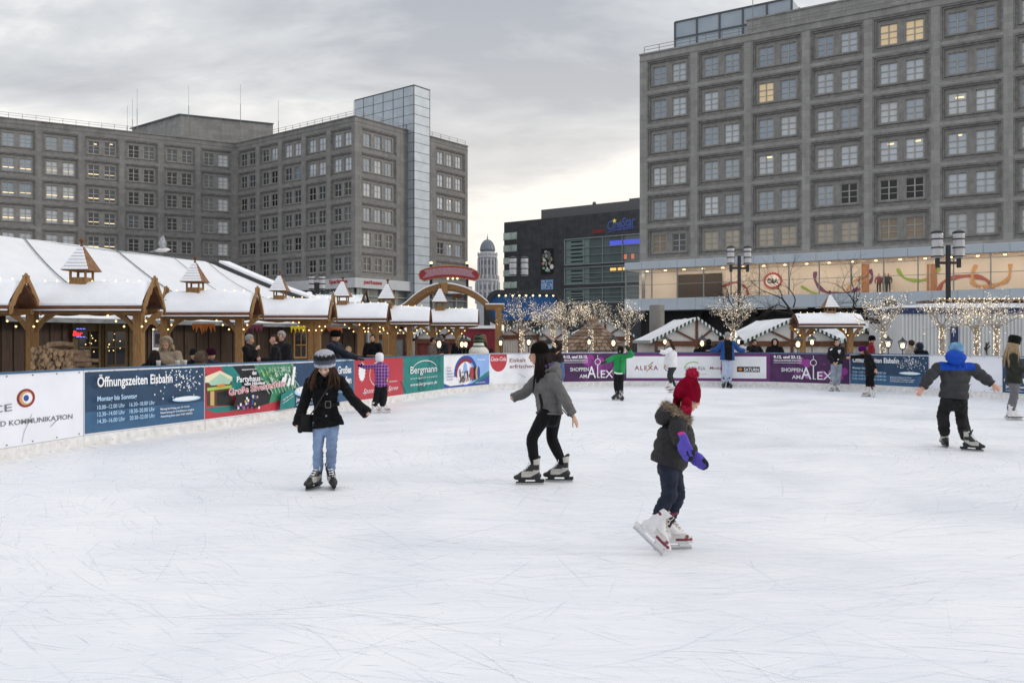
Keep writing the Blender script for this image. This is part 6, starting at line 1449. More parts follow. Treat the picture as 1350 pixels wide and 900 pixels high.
def person(label, J, cols, k=1.0, voxel=.012, hdir=(0,-1), hpitch=0, hroll=0, group=None, tors=None, sleeve=(.078,.066,.05), legs=(.092,.068,.052), jdisp=None, hat=None, hair=None, skates=None, male=False, hands=(1,1), hem=None, jpick=None, jmats=None, body_only=False, collar=True, feet=None, curl=.5, tpick=None, tmats=None, hk=1.0, seed=1, fine=False, smile=0, shut=False, collar_h=.035, pn=None, tdisp=True, tflat=.66, skin=None):
    """J: joints hd nk sa sb ea eb wa wb ha hb ka kb (a/b = the two sides); hem: (centre, half width); tors: widths (waist, chest, shoulder)"""
    hkk = k*hk; R = frame(hdir, hpitch, hroll); skin = skin or M_SKIN
    sa, sb, ha, hb, nk, hd = (J[q] for q in ('sa','sb','ha','hb','nk','hd')); sx = (sb-sa).normalized(); sm_ = (sa+sb)/2; pm = (ha+hb)/2
    up = (sm_-pm).normalized(); fwd = up.cross(sx) ; aa, ab = feet['a'][0], feet['b'][0]
    mb = MB(); mb.tube([pm-up*.02*k, pm+up*.08*k, pm.lerp(sm_,.5), pm.lerp(sm_,.82), sm_], [.108*k,.105*k,.100*k,.125*k,.08*k], 14, flat=.60, up=sx, round_end=True)
    mb.tube([sm_-up*.03*k, nk, hd+R @ V(0,-.02,-.05)*hkk], [.07*k,.052*k,.05*k], 12, round_end=True); head_shape(mb, hd, R, hkk, male)
    for s, e, w_, h_ in (('sa','ea','wa',0),('sb','eb','wb',1)):
        mb.tube([sm_.lerp(J[s],.3), J[s]], [.06*k,.05*k], 10, round_end=True); chain(mb, J[s], J[e], J[w_], .047*k, .038*k, .027*k)
        if hands[h_]:
            d = (J[w_]-J[e]).normalized(); n_ = pn[h_] if pn else (V(-sx.x,-sx.y,0)*(1 if h_ else -1)); hand(mb, J[w_]+d*.015*k, d, n_ if abs(n_.normalized().dot(d)) < .95 else V(0,0,1), k, curl)
    for h, kn, an in (('ha','ka',aa),('hb','kb',ab)): chain(mb, J[h], J[kn], an, .078*k, .052*k, .038*k)
    me = remesh(mb, voxel*(.62 if fine else .8), 2)
    body = put('person', me, [skin, M_LIP], None); tag(body, label, 'person', group)
    # trousers
    mb = MB(); mb.tube([pm-up*.01*k, pm+up*.07*k], [.142*k,.120*k], 14, flat=.74, up=sx, round_end=True)
    for h, kn, q in (('ha','ka','a'),('hb','kb','b')):
        an = feet[q][0]; chain(mb, J[h]+up*.02*k, J[kn], an+(J[kn]-an).normalized()*.075*k, legs[0]*k, legs[1]*k, legs[2]*k, 14)
    me = remesh(mb, voxel*.9, 3, cloth(seed, .011 if tdisp else .003, 9)); put('trousers', me, tmats or cols[1], body, tpick)
    # jacket
    w0, w1, w2 = tors or (.150, .170, .150); hc, hw = hem or (pm-up*.05*k, .175); mb = MB()
    mb.tube([hc, hc.lerp(pm.lerp(sm_,.42),.5), pm.lerp(sm_,.42), pm.lerp(sm_,.78), sm_.lerp(pm,.04), sm_+up*.035*k], [hw, (hw+w0)/2, w0, w1, w2*.93, .075*k], 18, flat=[tflat,tflat,tflat,tflat,tflat*.9,.9], up=sx)
    if collar: mb.tube([sm_+up*.0*k, nk.lerp(sm_,.3)+up*collar_h*k], [.088*k,.072*k], 14, flat=.95, up=sx, round_end=True)
    for s, e, w_ in (('sa','ea','wa'),('sb','eb','wb')):
        inn = sm_.lerp(J[s],.45)-up*.02*k; mb.tube([inn, J[s]-up*.005*k], [sleeve[0]*k*1.05,sleeve[0]*k], 12, round_end=True); chain(mb, J[s], J[e], J[w_], sleeve[0]*k, sleeve[1]*k, sleeve[2]*k, 14, rend=False)
    me = remesh(mb, voxel*.9, 3, jdisp or cloth(seed+5, .011, 6)); jk = put('jacket', me, jmats or cols[0], body, jpick)
    if hair: hair(body, hd, R, hkk)
    if hat: hat(body, hd, R, hkk)
    face(body, hd, R, hkk, cols[2] if len(cols) > 2 else C_BLK, smile, shut)
    return body, R, jk
fab = lambda n, c, r=.85, var=.18, sc=9, bump=.25, bs=45, sh=.15: mat('cloth_'+n, c, r, var, sc, bump, bs, spec=.08, sheen=sh*.4)
HB, HD, HBL, HG = mat('hair_brown', (.034,.017,.010), .6, .35, 30, .3, 60, spec=.15), mat('hair_dark', (.010,.007,.006), .6, .3, 30, .3, 60, spec=.12), mat('hair_fair', (.30,.21,.12), .6, .3, 30, .3, 60), mat('hair_grey', (.27,.26,.25), .7, .3, 40, .3, 60)
KN = lambda n, c, sc=46, c2=None, d='Z': wave_mat('knit_'+n, c, .95, d, sc, .8, .2, c2, 1.5, 0, 14)
def beanie(m, prof=None, brim=True, off=(0,-.012,.0), name='hat'): return lambda b, c, R, k: lathe_hat(b, c, R, k, prof or BEANIE, [m, m], brim=(.102,.006,.014) if brim else None, off=off, name=name)
def foot(parent_list, px, py, f, style, k=1.0, pitch=0, roll=0, dy=0, Y=None):
    Y = Y or F*EYE/(py-HZ); p = V((px-CX)/F*Y, Y+dy, 0); return (p, f, style, k, pitch, roll)
def with_feet(a, b):
    """foot frames before the person exists: returns ankle/cuff positions and a maker"""
    out = {}
    for key, (p, f, style, k, pitch, roll) in (('a', a), ('b', b)):
        M_ = Matrix.Translation(p) @ frame(f, pitch, roll).to_4x4(); out[key] = (M_ @ V(0,-.062*k,.155*k), M_ @ V(0,-.070*k,.255*k))
    def make(body):
        for q in (a, b): skate(body, q[0], q[1], q[2], q[3], q[4], q[5])
    return out, make

# --- girl in the black coat -------------------------------------------------
Y0 = 9.22; j = lambda x, y, dy=0: P(x, y, Y0+dy)
ft, mk_ = with_feet((V(cx(413,9.28),9.28,0), (-.32,-1), 'grey', .98, 0, -8), (V(cx(439.5,9.30),9.30,0), (.32,-1), 'grey', .98, 0, 8))
J = dict(hd=j(428,482.5,-.06), nk=j(428,494.5,.02), sa=j(409.5,502.5,.02), sb=j(447.5,501,.02), ea=j(400.5,534,.02), eb=j(466.5,528.5,-.02), wa=j(392.5,561,-.08), wb=j(484.5,545,-.12), ha=j(421,559,.03), hb=j(438,559,.03), ka=j(419.5,589,-.03), kb=j(437,589,-.03))
M_COAT = fab('black_wool', (.009,.009,.010), .95, .35, 25, .5, 90, .12); M_JEANL = fab('light_jeans', (.20,.28,.44), .85, .34, 4.5, .4, 70); 
def knitcap(b, c, R, k):
    R = frame((.02,-1), 12)
    m = mat('cap_bands', (.5,.5,.55), .95, 0, 3); nt = m.node_tree; N, L = nt.nodes, nt.links; bs = N['Principled BSDF']
    for l in list(bs.inputs['Base Color'].links): L.remove(l)
    tc = N.new('ShaderNodeTexCoord'); Z0 = c.z; sp = N.new('ShaderNodeSeparateXYZ'); mp = N.new('ShaderNodeMapping'); mp.vector_type = 'TEXTURE'
    mp.inputs['Location'].default_value = c; mp.inputs['Rotation'].default_value = R.to_euler(); L.new(tc.outputs['Object'], mp.inputs[0]); L.new(mp.outputs[0], sp.inputs[0])
    mr = N.new('ShaderNodeMapRange'); mr.inputs[1].default_value = -.01; mr.inputs[2].default_value = .20; L.new(sp.outputs['Z'], mr.inputs[0])
    nzt = N.new('ShaderNodeTexNoise'); nzt.inputs['Scale'].default_value = 70; ad = N.new('ShaderNodeMath'); ad.operation = 'MULTIPLY_ADD'; L.new(tc.outputs['Object'], nzt.inputs[0]); L.new(nzt.outputs['Fac'], ad.inputs[0]); ad.inputs[1].default_value = .30; L.new(mr.outputs[0], ad.inputs[2])
    cr = N.new('ShaderNodeValToRGB'); cr.color_ramp.interpolation = 'LINEAR'; L.new(ad.outputs[0], cr.inputs[0]); E = cr.color_ramp.elements; E[0].position = .12; E[0].color = (.10,.11,.14,1); E[1].position = .99; E[1].color = (.72,.74,.84,1)
    for p, col in ((.18,(.80,.82,.92,1)),(.33,(.70,.73,.86,1)),(.38,(.13,.14,.20,1)),(.56,(.10,.11,.16,1)),(.62,(.015,.015,.02,1)),(.80,(.012,.012,.016,1)),(.86,(.70,.72,.82,1))): e = E.new(p); e.color = col
    L.new(cr.outputs[0], bs.inputs['Base Color']); wv = N.new('ShaderNodeTexWave'); wv.bands_direction = 'X'; wv.inputs['Scale'].default_value = 26; wv.inputs['Distortion'].default_value = 2.5; L.new(mp.outputs[0], wv.inputs[0]); bp = N.new('ShaderNodeBump'); bp.inputs['Strength'].default_value = 1; bp.inputs['Distance'].default_value = .02; L.new(wv.outputs['Fac'], bp.inputs['Height']); L.new(bp.outputs[0], bs.inputs['Normal'])
    lathe_hat(b, c, R, k, [(.090,-.012),(.103,-.004),(.112,.008),(.122,.028),(.128,.065),(.122,.105),(.094,.145),(.052,.167),(0,.174)], [m, m], squash=1.0, brim=(.104,.0,.016), off=(.0,-.02,.012))
def g1hair(b, c, R, k):
    hair_cap(b, c, R, k, HB, 1.04, .03); hair_long(b, c, R, k, HB, .23, 70, 128, 26, 2, (-.10,-.30,-1), .030); hair_long(b, c, R, k, HB, .22, -128, -70, 26, 3, (.08,-.30,-1), .030)
M_SKINP = mat('skin_pale', (.56,.36,.28), .5, .08, 16)
body, R, jk = person('girl in belted black coat, light jeans and striped knit cap, looking down', J, (M_COAT, M_JEANL, HB), k=.93, voxel=.0105, hdir=(.02,-1), hk=1.03, hpitch=33, tors=(.128,.150,.142), hem=(j(432.5,562,.02), .178), sleeve=(.066,.058,.066), legs=(.082,.060,.053), hands=(0,0), hat=knitcap, hair=g1hair, feet=ft, fine=True, shut=True, seed=3, tflat=.64, skin=M_SKINP, collar_h=.06)
mk_(body)
mb = MB()   # belt, buckle, buttons, lapels
up = V(0,0,1)
def tr(x, y, dy): return j(x, y, dy)
ring = [V(j(431,533).x+.124*math.cos(2*PI*q/28), Y0+.03+.098*math.sin(2*PI*q/28), j(0,533).z+.006*math.sin(q)) for q in range(29)]
for a, b_ in zip(ring, ring[1:]): mb.beam(a, b_, .012, .040)
mb.build('belt', fab('black_belt', (.013,.013,.014), .7), body)
mb = MB(); c = j(432.5,533,-.088)
for a, b_ in (((-.028,.034),(.028,.034)),((.028,.034),(.028,-.034)),((.028,-.034),(-.028,-.034)),((-.028,-.034),(-.028,.034))): mb.beam(c+V(a[0],0,a[1]), c+V(b_[0],0,b_[1]), .008, .010)
mb.build('buckle', mat('buckle', (.12,.11,.10), .4, 0, metal=.5), body)
mb = MB()
for x, y in ((431,504),(431,519),(430,548),(411,510)): mb.ball(j(x,y,-.105 if x > 415 else -.06), (.012,.006,.012), 10, 6)
mb.build('coat_button', C_GREY, body)
mb = MB()
for s in (-1, 1):
    c0 = j(429,499,-.05); mb.prism([c0+V(s*.012,-.035,.02), c0+V(s*.075,-.02,.045), c0+V(s*.105,-.03,-.02), c0+V(s*.03,-.075,-.075)], (0,-.012,.004))
mb.build('coat_lapel', M_COAT, body)
mb = MB()
for x0, x1, y in ((413.5,423,551),(439.5,449.5,551)): a, b_ = j(x0,y,-.085), j(x1,y,-.085); mb.beam(a, b_, .012, .030)
mb.build('pocket_flap', M_COAT, body)
mb = MB(); pts = [j(439,500,-.075), j(434,509,-.112), j(424,524,-.115), j(415,539,-.10), j(408,548,-.02)]; 
for a, b_ in zip(pts, pts[1:]): mb.beam(a, b_, .010, .024, up=(0,-1,0))
pts = [j(439,500,-.075), j(442,497,.05), j(430,515,.14), j(412,544,.10)]
for a, b_ in zip(pts, pts[1:]): mb.beam(a, b_, .010, .024, up=(0,-1,0))
st_ = mb.build('bag_strap', fab('strap', (.03,.031,.033), .6), body)
mb = MB(); c = j(406.5,557,.0); mb.M = Matrix.Translation(c) @ Matrix.Rotation(.9,4,'Z') @ Matrix.Rotation(.1,4,'Y'); mb.tube([(-.10,0,-.085),(-.10,0,.0),(-.09,0,.085)], [.03,.035,.025], 10, round_end=True); mb.tube([(0,0,-.10),(0,0,.09)], [.13,.125], 16, flat=.34, up=(1,0,0), round_end=False); mb.build('shoulder_bag', fab('bag_leather', (.012,.012,.013), .5, .2, 9, .2), body, True)

# --- girl in the grey jacket -------------------------------------------------
Y0 = 9.62; j = lambda x, y, dy=0: P(x, y, Y0+dy)
ft, mk_ = with_feet((V(cx(699,9.56),9.56,0), (-1,-.02), 'grey', 1.0, 0, 0), (V(cx(737.5,9.74),9.74,0), (-1,.06), 'grey', 1.0, 0, 0))
J = dict(hd=j(709.5,468,.02), nk=j(714.5,483,.02), sa=j(727,497,-.10), sb=j(711,496,.17), ea=j(743,523,-.16), eb=j(692,517.5,.22), wa=j(754.5,546,-.13), wb=j(675.5,524.5,.16), ha=j(721,546,-.04), hb=j(731,546,.10), ka=j(700.5,578,-.06), kb=j(727,578,.10))
M_GJ = fab('grey_twill', (.125,.12,.12), .9, .18, 12, .3, 60); M_LEG = fab('black_leggings', (.008,.008,.009), .8, .25, 12, .15, 60)
def g2hair(b, c, R, k):
    hair_cap(b, c, R, k, HD, 1.05, .02); hair_long(b, c, R, k, HD, .36, 55, 105, 20, 2, (-.05,-.12,-1), .018); hair_long(b, c, R, k, HD, .40, -105, -50, 14, 5, (-.02,.1,-1), .01); hair_long(b, c, R, k, HD, .22, -50, 55, 22, 6, (.12,0,-1), .012)
body, R, jk = person('girl in grey hooded jacket and black leggings skating leftwards with spread arms', J, (M_GJ, M_LEG, HD), k=.98, voxel=.0105, hdir=(-1,.12), hpitch=4, tors=(.150,.165,.135), hem=(j(724.5,545,.03), .150), sleeve=(.066,.060,.052), legs=(.092,.066,.049), hands=(1,0), hat=lambda b, c, R, k: (lathe_hat(b, c, R, k, [(.090,.022),(.099,.030),(.102,.06),(.097,.095),(.080,.125),(.05,.147),(.02,.155),(0,.156)], [KN('charcoal', (.013,.010,.009)),]*2, brim=(.098,.034,.010), off=(0,-.022,.0))), hair=g2hair, feet=ft, fine=True, seed=11, tflat=.98, smile=1, pn=(V(-1,.3,.2),V(0,0,-1)), curl=.25, hk=1.0, tdisp=False)
mk_(body)
mb = MB(); c = j(724,486,.03); mb.ball(c+V(.02,0,.0), (.125,.135,.06), 18, 10, 0, Matrix.Rotation(-.5,3,'Y')); mb.ball(c+V(.075,0,-.06), (.075,.125,.10), 18, 10); me = remesh(mb, .011, 4, cloth(4,.008,12)); put('hood', me, M_GJ, body)
mb = MB(); c = j(723,481.5,.03); mb.tube([c+V(.075*math.cos(q),.085*math.sin(q),.012*math.cos(q)) for q in [2*PI*i/20 for i in range(21)]], .028, 8, cap=False); mb.build('scarf', fab('violet_scarf', (.10,.06,.16), .9, .3, 14), body, True)
mb = MB()
pts = [j(711.5,519,-.155), j(713,526,-.165), j(714.5,534,-.165), j(713.5,543,-.15)]; mb.tube(pts, [.012,.017,.016,.010], 8, flat=.4, up=(1,0,0))
mb.build('pocket_zip', fab('zip_black', (.012,.012,.013), .6), body)
def seam(pts, r_=.0045, m=None, nm='jacket_seam'):
    mb = MB(); mb.tube(pts, r_, 6); return mb.build(nm, m or fab('seam_grey', (.05,.05,.05), .8), body)
mb = MB(); hc_ = j(724.5,544,.03); ux = (J['sb']-J['sa']).normalized()
rg = [hc_+V(.150*math.cos(q)*.98,.152*math.sin(q),.004*math.sin(3*q)) for q in [2*PI*i/36 for i in range(37)]]; mb.tube(rg, .012, 8, cap=False); mb.build('hem_band', M_GJ, body)
for a, b_, c_ in (('ea','wa',.055),('eb','wb',.055)):
    d = (J[b_]-J[a]).normalized(); e = d.orthogonal().normalized(); g_ = d.cross(e); p0 = J[b_]-d*.012; mb = MB(); mb.tube([p0+(e*math.cos(q)+g_*math.sin(q))*.050 for q in [2*PI*i/20 for i in range(21)]], .009, 6, cap=False); mb.build('cuff', M_GJ, body)
mb = MB(); mb.tube([j(741.2,539,-.22),j(747,545.8,-.215),j(755,550,-.19)], .006, 6)
for a, b_ in ((j(706.2,545.5,-.04), j(741.5,546,-.02)),): pass
mb.build('cuff_seam', fab('zip_black', (0,0,0)), body)

# --- child with the red bobble hat ------------------------------------------
Y0 = 6.50; j = lambda x, y, dy=0: P(x, y, Y0+dy)
toe = V(cx(872,6.40),6.40,0.0); pc = math.radians(44)
f_ = V(1,-.05,0).normalized(); mid = toe + V(-f_.x*math.cos(pc)*.165*.95, -f_.y*math.cos(pc)*.165*.95, math.sin(pc)*.165*.95)
ft, mk_ = with_feet((mid, (f_.x,f_.y), 'white', .95, 44, 0), (V(cx(886,6.60),6.60,0), (1,.10), 'white', .95, 0, 0))
J = dict(hd=j(908,524.5,.0), nk=j(903,545,.0), sa=j(894,556,-.12), sb=j(899,557,.13), ea=j(893.5,573,-.19), eb=j(904,580,.15), wa=j(899,584,-.22), wb=j(913,600,.12), ha=j(880,612,-.06), hb=j(884,612,.07), ka=j(883.5,651,-.08), kb=j(894,652,.07))
M_PUFF = fab('charcoal_nylon', (.030,.029,.031), .5, .25, 9, .3, 60, 0); M_JEAND = fab('dark_jeans', (.022,.027,.045), .85, .3, 10, .4, 60)
RED = KN('red', (.22,.002,.018), 40, (.40,.005,.036))
def bobble(b, c, R, k):
    o = lathe_hat(b, c, R, k, [(.088,-.035),(.104,-.042),(.112,-.03),(.113,.02),(.103,.07),(.082,.115),(.055,.148),(.028,.168),(0,.172)], [RED, RED], squash=.96, off=(0,-.022,.018)); T = Matrix.Translation(c) @ R.to_4x4() @ Matrix.Scale(k, 4)
    mb = MB(); mb.ball(T @ V(.095,-.05,-.055), (.04,.045,.055), 12, 8); mb.ball(T @ V(-.095,-.05,-.055), (.04,.05,.06), 12, 8); mb.build('ear_flap', RED, o, True)
    mb = MB(); pom(mb, T @ V(0,-.02,.205), .062*k, 3); pom(mb, T @ V(.105,-.05,-.10), .054*k, 4); pom(mb, T @ V(-.105,-.05,-.10), .05*k, 6); mb.build('bobble', mat('bobble_wool', (.42,.008,.05), .95, .25, 30), o)
sa, sb = J['sa'], J['sb']; sm_ = (sa+sb)/2; pm = (J['ha']+J['hb'])/2
segs = [(j(879,614), sm_, 0), (sa, J['ea'], .45), (J['ea'], J['wa'], .55), (sb, J['eb'], .45), (J['eb'], J['wb'], .6)]
body, R, jk = person('child in dark quilted jacket, purple mittens and red bobble hat', J, (M_PUFF, M_JEAND, HB), k=.80, voxel=.010, hdir=(1,.22), hpitch=14, tors=(.158,.150,.115), hem=(j(879.5,614,.0), .145), sleeve=(.083,.072,.058), legs=(.094,.070,.056), hands=(0,0), hat=bobble, hair=lambda b,c,R,k: hair_cap(b,c,R,k,HB,1.03,.0,-.06), feet=ft, fine=True, seed=21, jdisp=quilt(segs, .092, .017, 2), tflat=.92, hk=1.10, skin=M_SKINC)
mk_(body)
mb = MB(); c = j(881,546,.0); mb.ball(c+V(-.005,0,.0), (.105,.125,.075), 18, 12, 0, Matrix.Rotation(-.55,3,'Y')); mb.ball(c+V(.05,0,-.03), (.08,.12,.05), 14, 10); me = remesh(mb, .010, 4, cloth(2,.008,12)); hd_ = put('hood', me, M_PUFF, body)
mb = MB(); rr = random.Random(5); m_fur = mat('fur_trim', (.33,.25,.18), .9, .4, 25); rim = [V(j(903,547).x+.145*math.cos(a)*1.0-.035, Y0+.115*math.sin(a), j(0,547).z-.105*math.cos(a)*1.0+.0) for a in [2*PI*i/24 for i in range(25)]]
rim = [V(j(892+12*math.cos(a), 0).x, Y0+.125*math.sin(a), j(0, 545-9*-math.cos(a)).z) for a in [2*PI*i/30 for i in range(31)]]
mb.tube(rim, .026, 8, cap=False)
for k in range(2300):
    p = rim[rr.randrange(30)].lerp(rim[rr.randrange(30)], 0)+V(rr.gauss(0,.012),rr.gauss(0,.012),rr.gauss(0,.012)); d = ((p-j(897,549))+V(-.03,0,.03)).normalized()*.6+V(rr.gauss(0,.5),rr.gauss(0,.5),rr.gauss(0,.5)); d.normalize(); e = d.orthogonal().normalized()*.0045; mb.add([p-e, p+e, p+d*rr.uniform(.03,.062)], [(0,1,2)])
mb.build('fur_trim', m_fur, hd_)
for (a, b_, c_), nm in (((j(898.5,577,-.24), j(903,591,-.26), j(907,601,-.25)), 0), ((j(911,598,.11), j(919,605,.10), j(927,612,.09)), 1)):
    mb = MB(); mb.tube([a, a.lerp(b_,.5), b_, c_], [.048,.050,.056,.045], 12, flat=.68, up=(.5,-.2,.6), round_end=True); d = (c_-a).normalized(); t = a.lerp(b_,.6); mb.tube([t, t+V(.035,-.03,-.01)+d*.02, t+V(.045,-.035,-.02)+d*.05], [.022,.022,.017], 8, round_end=True)
    me = remesh(mb, .008, 3, cloth(3+nm,.004,20)); cc = a.lerp(c_, .72); dd = d
    put('mitten', me, [fab('violet_nylon', (.10,.075,.42), .6, .15, 10, .2), fab('mitten_black', (.015,.015,.02), .7), fab('mitten_pink', (.5,.05,.25), .7)], body, lambda p, n, a=a, dd=dd, L_=(c_-a).length: 2 if (p-a).dot(dd) < -.025 else (1 if (p-a).dot(dd) > L_*.72 and n.x > -.2 else 0))

# --- boy with the blue hood, seen from behind ---------------------------------
Y0 = 12.75; j = lambda x, y, dy=0: P(x, y, Y0+dy)
ft, mk_ = with_feet((V(cx(1246,12.9),12.9,0), (.25,1), 'grey', 1.05, 0, -6), (V(cx(1281,12.45),12.45,0), (.85,-.55), 'grey', .95, 0, 4))
J = dict(hd=j(1260,463,.03), nk=j(1260,474,.02), sa=j(1240.5,483,.0), sb=j(1280,484,.0), ea=j(1224.5,497,-.02), eb=j(1296,497,.02), wa=j(1217,510,-.06), wb=j(1308,506,-.02), ha=j(1249.5,529,.0), hb=j(1265,529,.0), ka=j(1242.5,546,.06), kb=j(1268,552,.08))
M_BLU = fab('royal_blue', (.012,.065,.40), .6, .15, 8, .3, 50, 0); M_ANTH = fab('anthracite', (.045,.046,.050), .6, .2, 9, .35, 50, 0)
sm_ = (J['sa']+J['sb'])/2; segs = [(j(1258,526), sm_, 0), (J['sa'],J['ea'],.5), (J['ea'],J['wa'],.75), (J['sb'],J['eb'],.5), (J['eb'],J['wb'],.75)]
zyk = j(0,487.5).z
MB_HAT = mat('blue_pattern_cap', (.05,.16,.34), .9, 0, 13, .4, 60, col2=(.20,.38,.55), detail=1)
body, R, jk = person('boy in blue and charcoal jacket seen from behind with spread arms', J, (M_ANTH, fab('black_cargo', (.018,.018,.019), .85, .35, 8, .5, 40), HB), k=.98, voxel=.0125, hdir=(0,1), hpitch=6, tors=(.205,.215,.185), hem=(j(1257,525.5,.0), .215), sleeve=(.098,.080,.062), legs=(.105,.085,.078), hands=(1,1), feet=ft, fine=True, seed=31, jdisp=quilt(segs, .125, .022, 4), jmats=[M_ANTH, M_BLU], jpick=lambda p, n: 1 if (p.z > zyk and abs(p.x-j(1259,0).x) < .265) else 0, hat=lambda b,c,R,k: lathe_hat(b,c,R,k,[(.095,-.02),(.106,-.012),(.112,.03),(.106,.08),(.08,.115),(.04,.13),(0,.133)], [MB_HAT,MB_HAT], brim=(.106,-.01,.012), off=(0,-.012,.006)), tflat=.62, pn=(V(.3,1,0),V(0,1,-.3)), curl=.5, skin=M_SKINC)
mk_(body)
mb = MB(); c = j(1260,471,-.09); mb.ball(c, (.155,.10,.085), 18, 12); mb.ball(c+V(0,.04,.02), (.13,.12,.09), 18, 12); mb.ball(c+V(0,-.02,-.05), (.13,.08,.06), 18, 12); me = remesh(mb, .012, 3, cloth(8,.010,10)); put('hood', me, M_BLU, body)

# --- skaters farther off -------------------------------------------------------
def skater(label, Y0, J_, feet_, cols, **kw):
    J = {q: P(v[0], v[1], Y0+(v[2] if len(v) > 2 else 0)) for q, v in J_.items()}
    ft, mk_ = with_feet(*feet_); hem = kw.pop('hem', None)
    if hem: kw['hem'] = (P(hem[0], hem[1], Y0), hem[2])
    body, R, jk = person(label, J, cols, feet=ft, voxel=kw.pop('voxel', .017), **kw); mk_(body); return body, J
ice = lambda px, Y: V(cx(px,Y), Y, 0)
# green child
b, J = skater('child in a bright green jacket and black balaclava raising one hand', 23.0, dict(hd=(818,461.5,-.03), nk=(818,466.5), sa=(811,470.2), sb=(825,469.8), ea=(803.5,474.2,-.05), eb=(833.8,468.2,-.05), wa=(798.5,476.5,-.1), wb=(829.8,461.8,-.1), ha=(812.8,492), hb=(818.5,492), ka=(812.6,507.5), kb=(818.3,507.5)),
    ((ice(812,23.0), (-.8,-.6), 'black', .9, 0, 0), (ice(819.5,22.75), (.15,-1), 'grey', .9, 0, 0)), (fab('bright_green', (.02,.26,.075), .6, .15, 8), fab('ski_black', (.012,.012,.013), .7, .3, 9), HD), k=.86, hdir=(-.3,-1), hpitch=8, hem=(816,492.5,.17), tors=(.16,.165,.14), sleeve=(.075,.07,.055), legs=(.10,.085,.07), hands=(0,0), hat=beanie(fab('balaclava', (.010,.010,.012), .8), [(.088,-.10),(.098,-.06),(.104,.0),(.108,.05),(.10,.10),(.07,.13),(0,.145)], False))
for w_ in ('wa','wb'):
    mb = MB(); d = (J[w_]-J['e'+w_[1]]).normalized(); mb.tube([J[w_]-d*.03, J[w_]+d*.05, J[w_]+d*.13], [.045,.055,.045], 10, flat=.7, round_end=True); mb.tube([J[w_]+d*.03, J[w_]+d*.06+V(.05,-.02,.01)], [.022,.018], 8, round_end=True); mb.build('glove', C_BLK, b, True)
mb = MB(); mb.tube([P(810,491,22.8),P(814,492.3,22.83),P(820.5,492.3,22.83)], .02, 8); mb.build('jacket_hem', C_W, b); mb = MB(); mb.tube([P(818,470,22.84),P(817.5,480,22.82),P(817,491,22.82)], .008, 6); mb.build('zip', C_BLK, b)
# white jacket
b, J = skater('girl in a white jacket skating leftwards past the sponsor board, one foot lifted', 25.9, dict(hd=(881.8,452.5,-.02), nk=(884,457.5), sa=(883,460.5,-.12), sb=(887.5,460.5,.12), ea=(876,464.8,-.2), eb=(879,470,.1), wa=(869.2,463,-.25), wb=(876.8,481,-.05), ha=(885.3,484,-.05), hb=(887.8,484,.07), ka=(882,495,-.1), kb=(884,495,.1)),
    ((ice(884,25.9)+V(0,0,.12), (-1,-.25), 'white', .95, 12, 0), (ice(887.5,26.2), (-1,.1), 'white', .95, 0, 0)), (fab('white_jacket', (.72,.72,.75), .7, .06, 6), fab('dark_striped', (.03,.035,.04), .85, .3, 30), HB), k=.97, hdir=(-1,-.1), hpitch=-4, hem=(886,484,.17), tors=(.17,.175,.14), hands=(0,1), sleeve=(.075,.068,.055), hair=lambda b,c,R,k: (hair_cap(b,c,R,k,HB,1.08,.02), hair_long(b,c,R,k,HB,.22,-80,80,30,4,(.35,0,-1),.02)), tflat=.9)
mb = MB(); mb.tube([J['wa']+V(.03,0,0), J['wa']+V(-.10,0,.01)], [.045,.035], 10, round_end=True); mb.build('glove', C_BLK, b, True)
mb = MB(); mb.tube([P(884+3.8*math.cos(q),459+.9*math.sin(q),25.9+.1*math.sin(q)) for q in [2*PI*i/16 for i in range(17)]], .045, 8, cap=False); mb.build('scarf', fab('grey_scarf', (.06,.065,.065), .9, .3, 14), b, True)
# man in the blue open jacket leaning on the boards
MBJ = fab('denim_blue_jacket', (.022,.075,.24), .7, .2, 8)
b, J = skater('man in open blue jacket leaning on the white board with arms spread', 29.0, dict(hd=(959.2,443.5,-.05), nk=(959.3,449), sa=(952,452.8), sb=(966.5,452.6), ea=(945,460.8,.2), eb=(974,460.8,.2), wa=(936.5,461.8,.25), wb=(981.5,462.2,.25), ha=(956,475), hb=(962.3,475), ka=(955.8,487,-.12), kb=(961.8,487,-.12)),
    ((ice(954,28.7), (-.45,-1), 'black', 1.1, 0, 0), (ice(961.5,28.7), (.3,-1), 'black', 1.1, 0, 0)), (MBJ, fab('pale_jeans', (.36,.42,.56), .85, .15, 6), HB), k=1.04, hdir=(0,-1), hem=(958.8,474.5,.255), tors=(.225,.22,.18), sleeve=(.10,.085,.06), legs=(.115,.10,.095), male=True, hat=beanie(KN('pale', (.5,.48,.46))), jmats=[MBJ, fab('black_shirt', (.010,.010,.011), .9, .3, 8)], jpick=lambda p, n: 1 if (abs(p.x-P(959.2,0,29).x) < .13 and n.y < -.15) else 0)
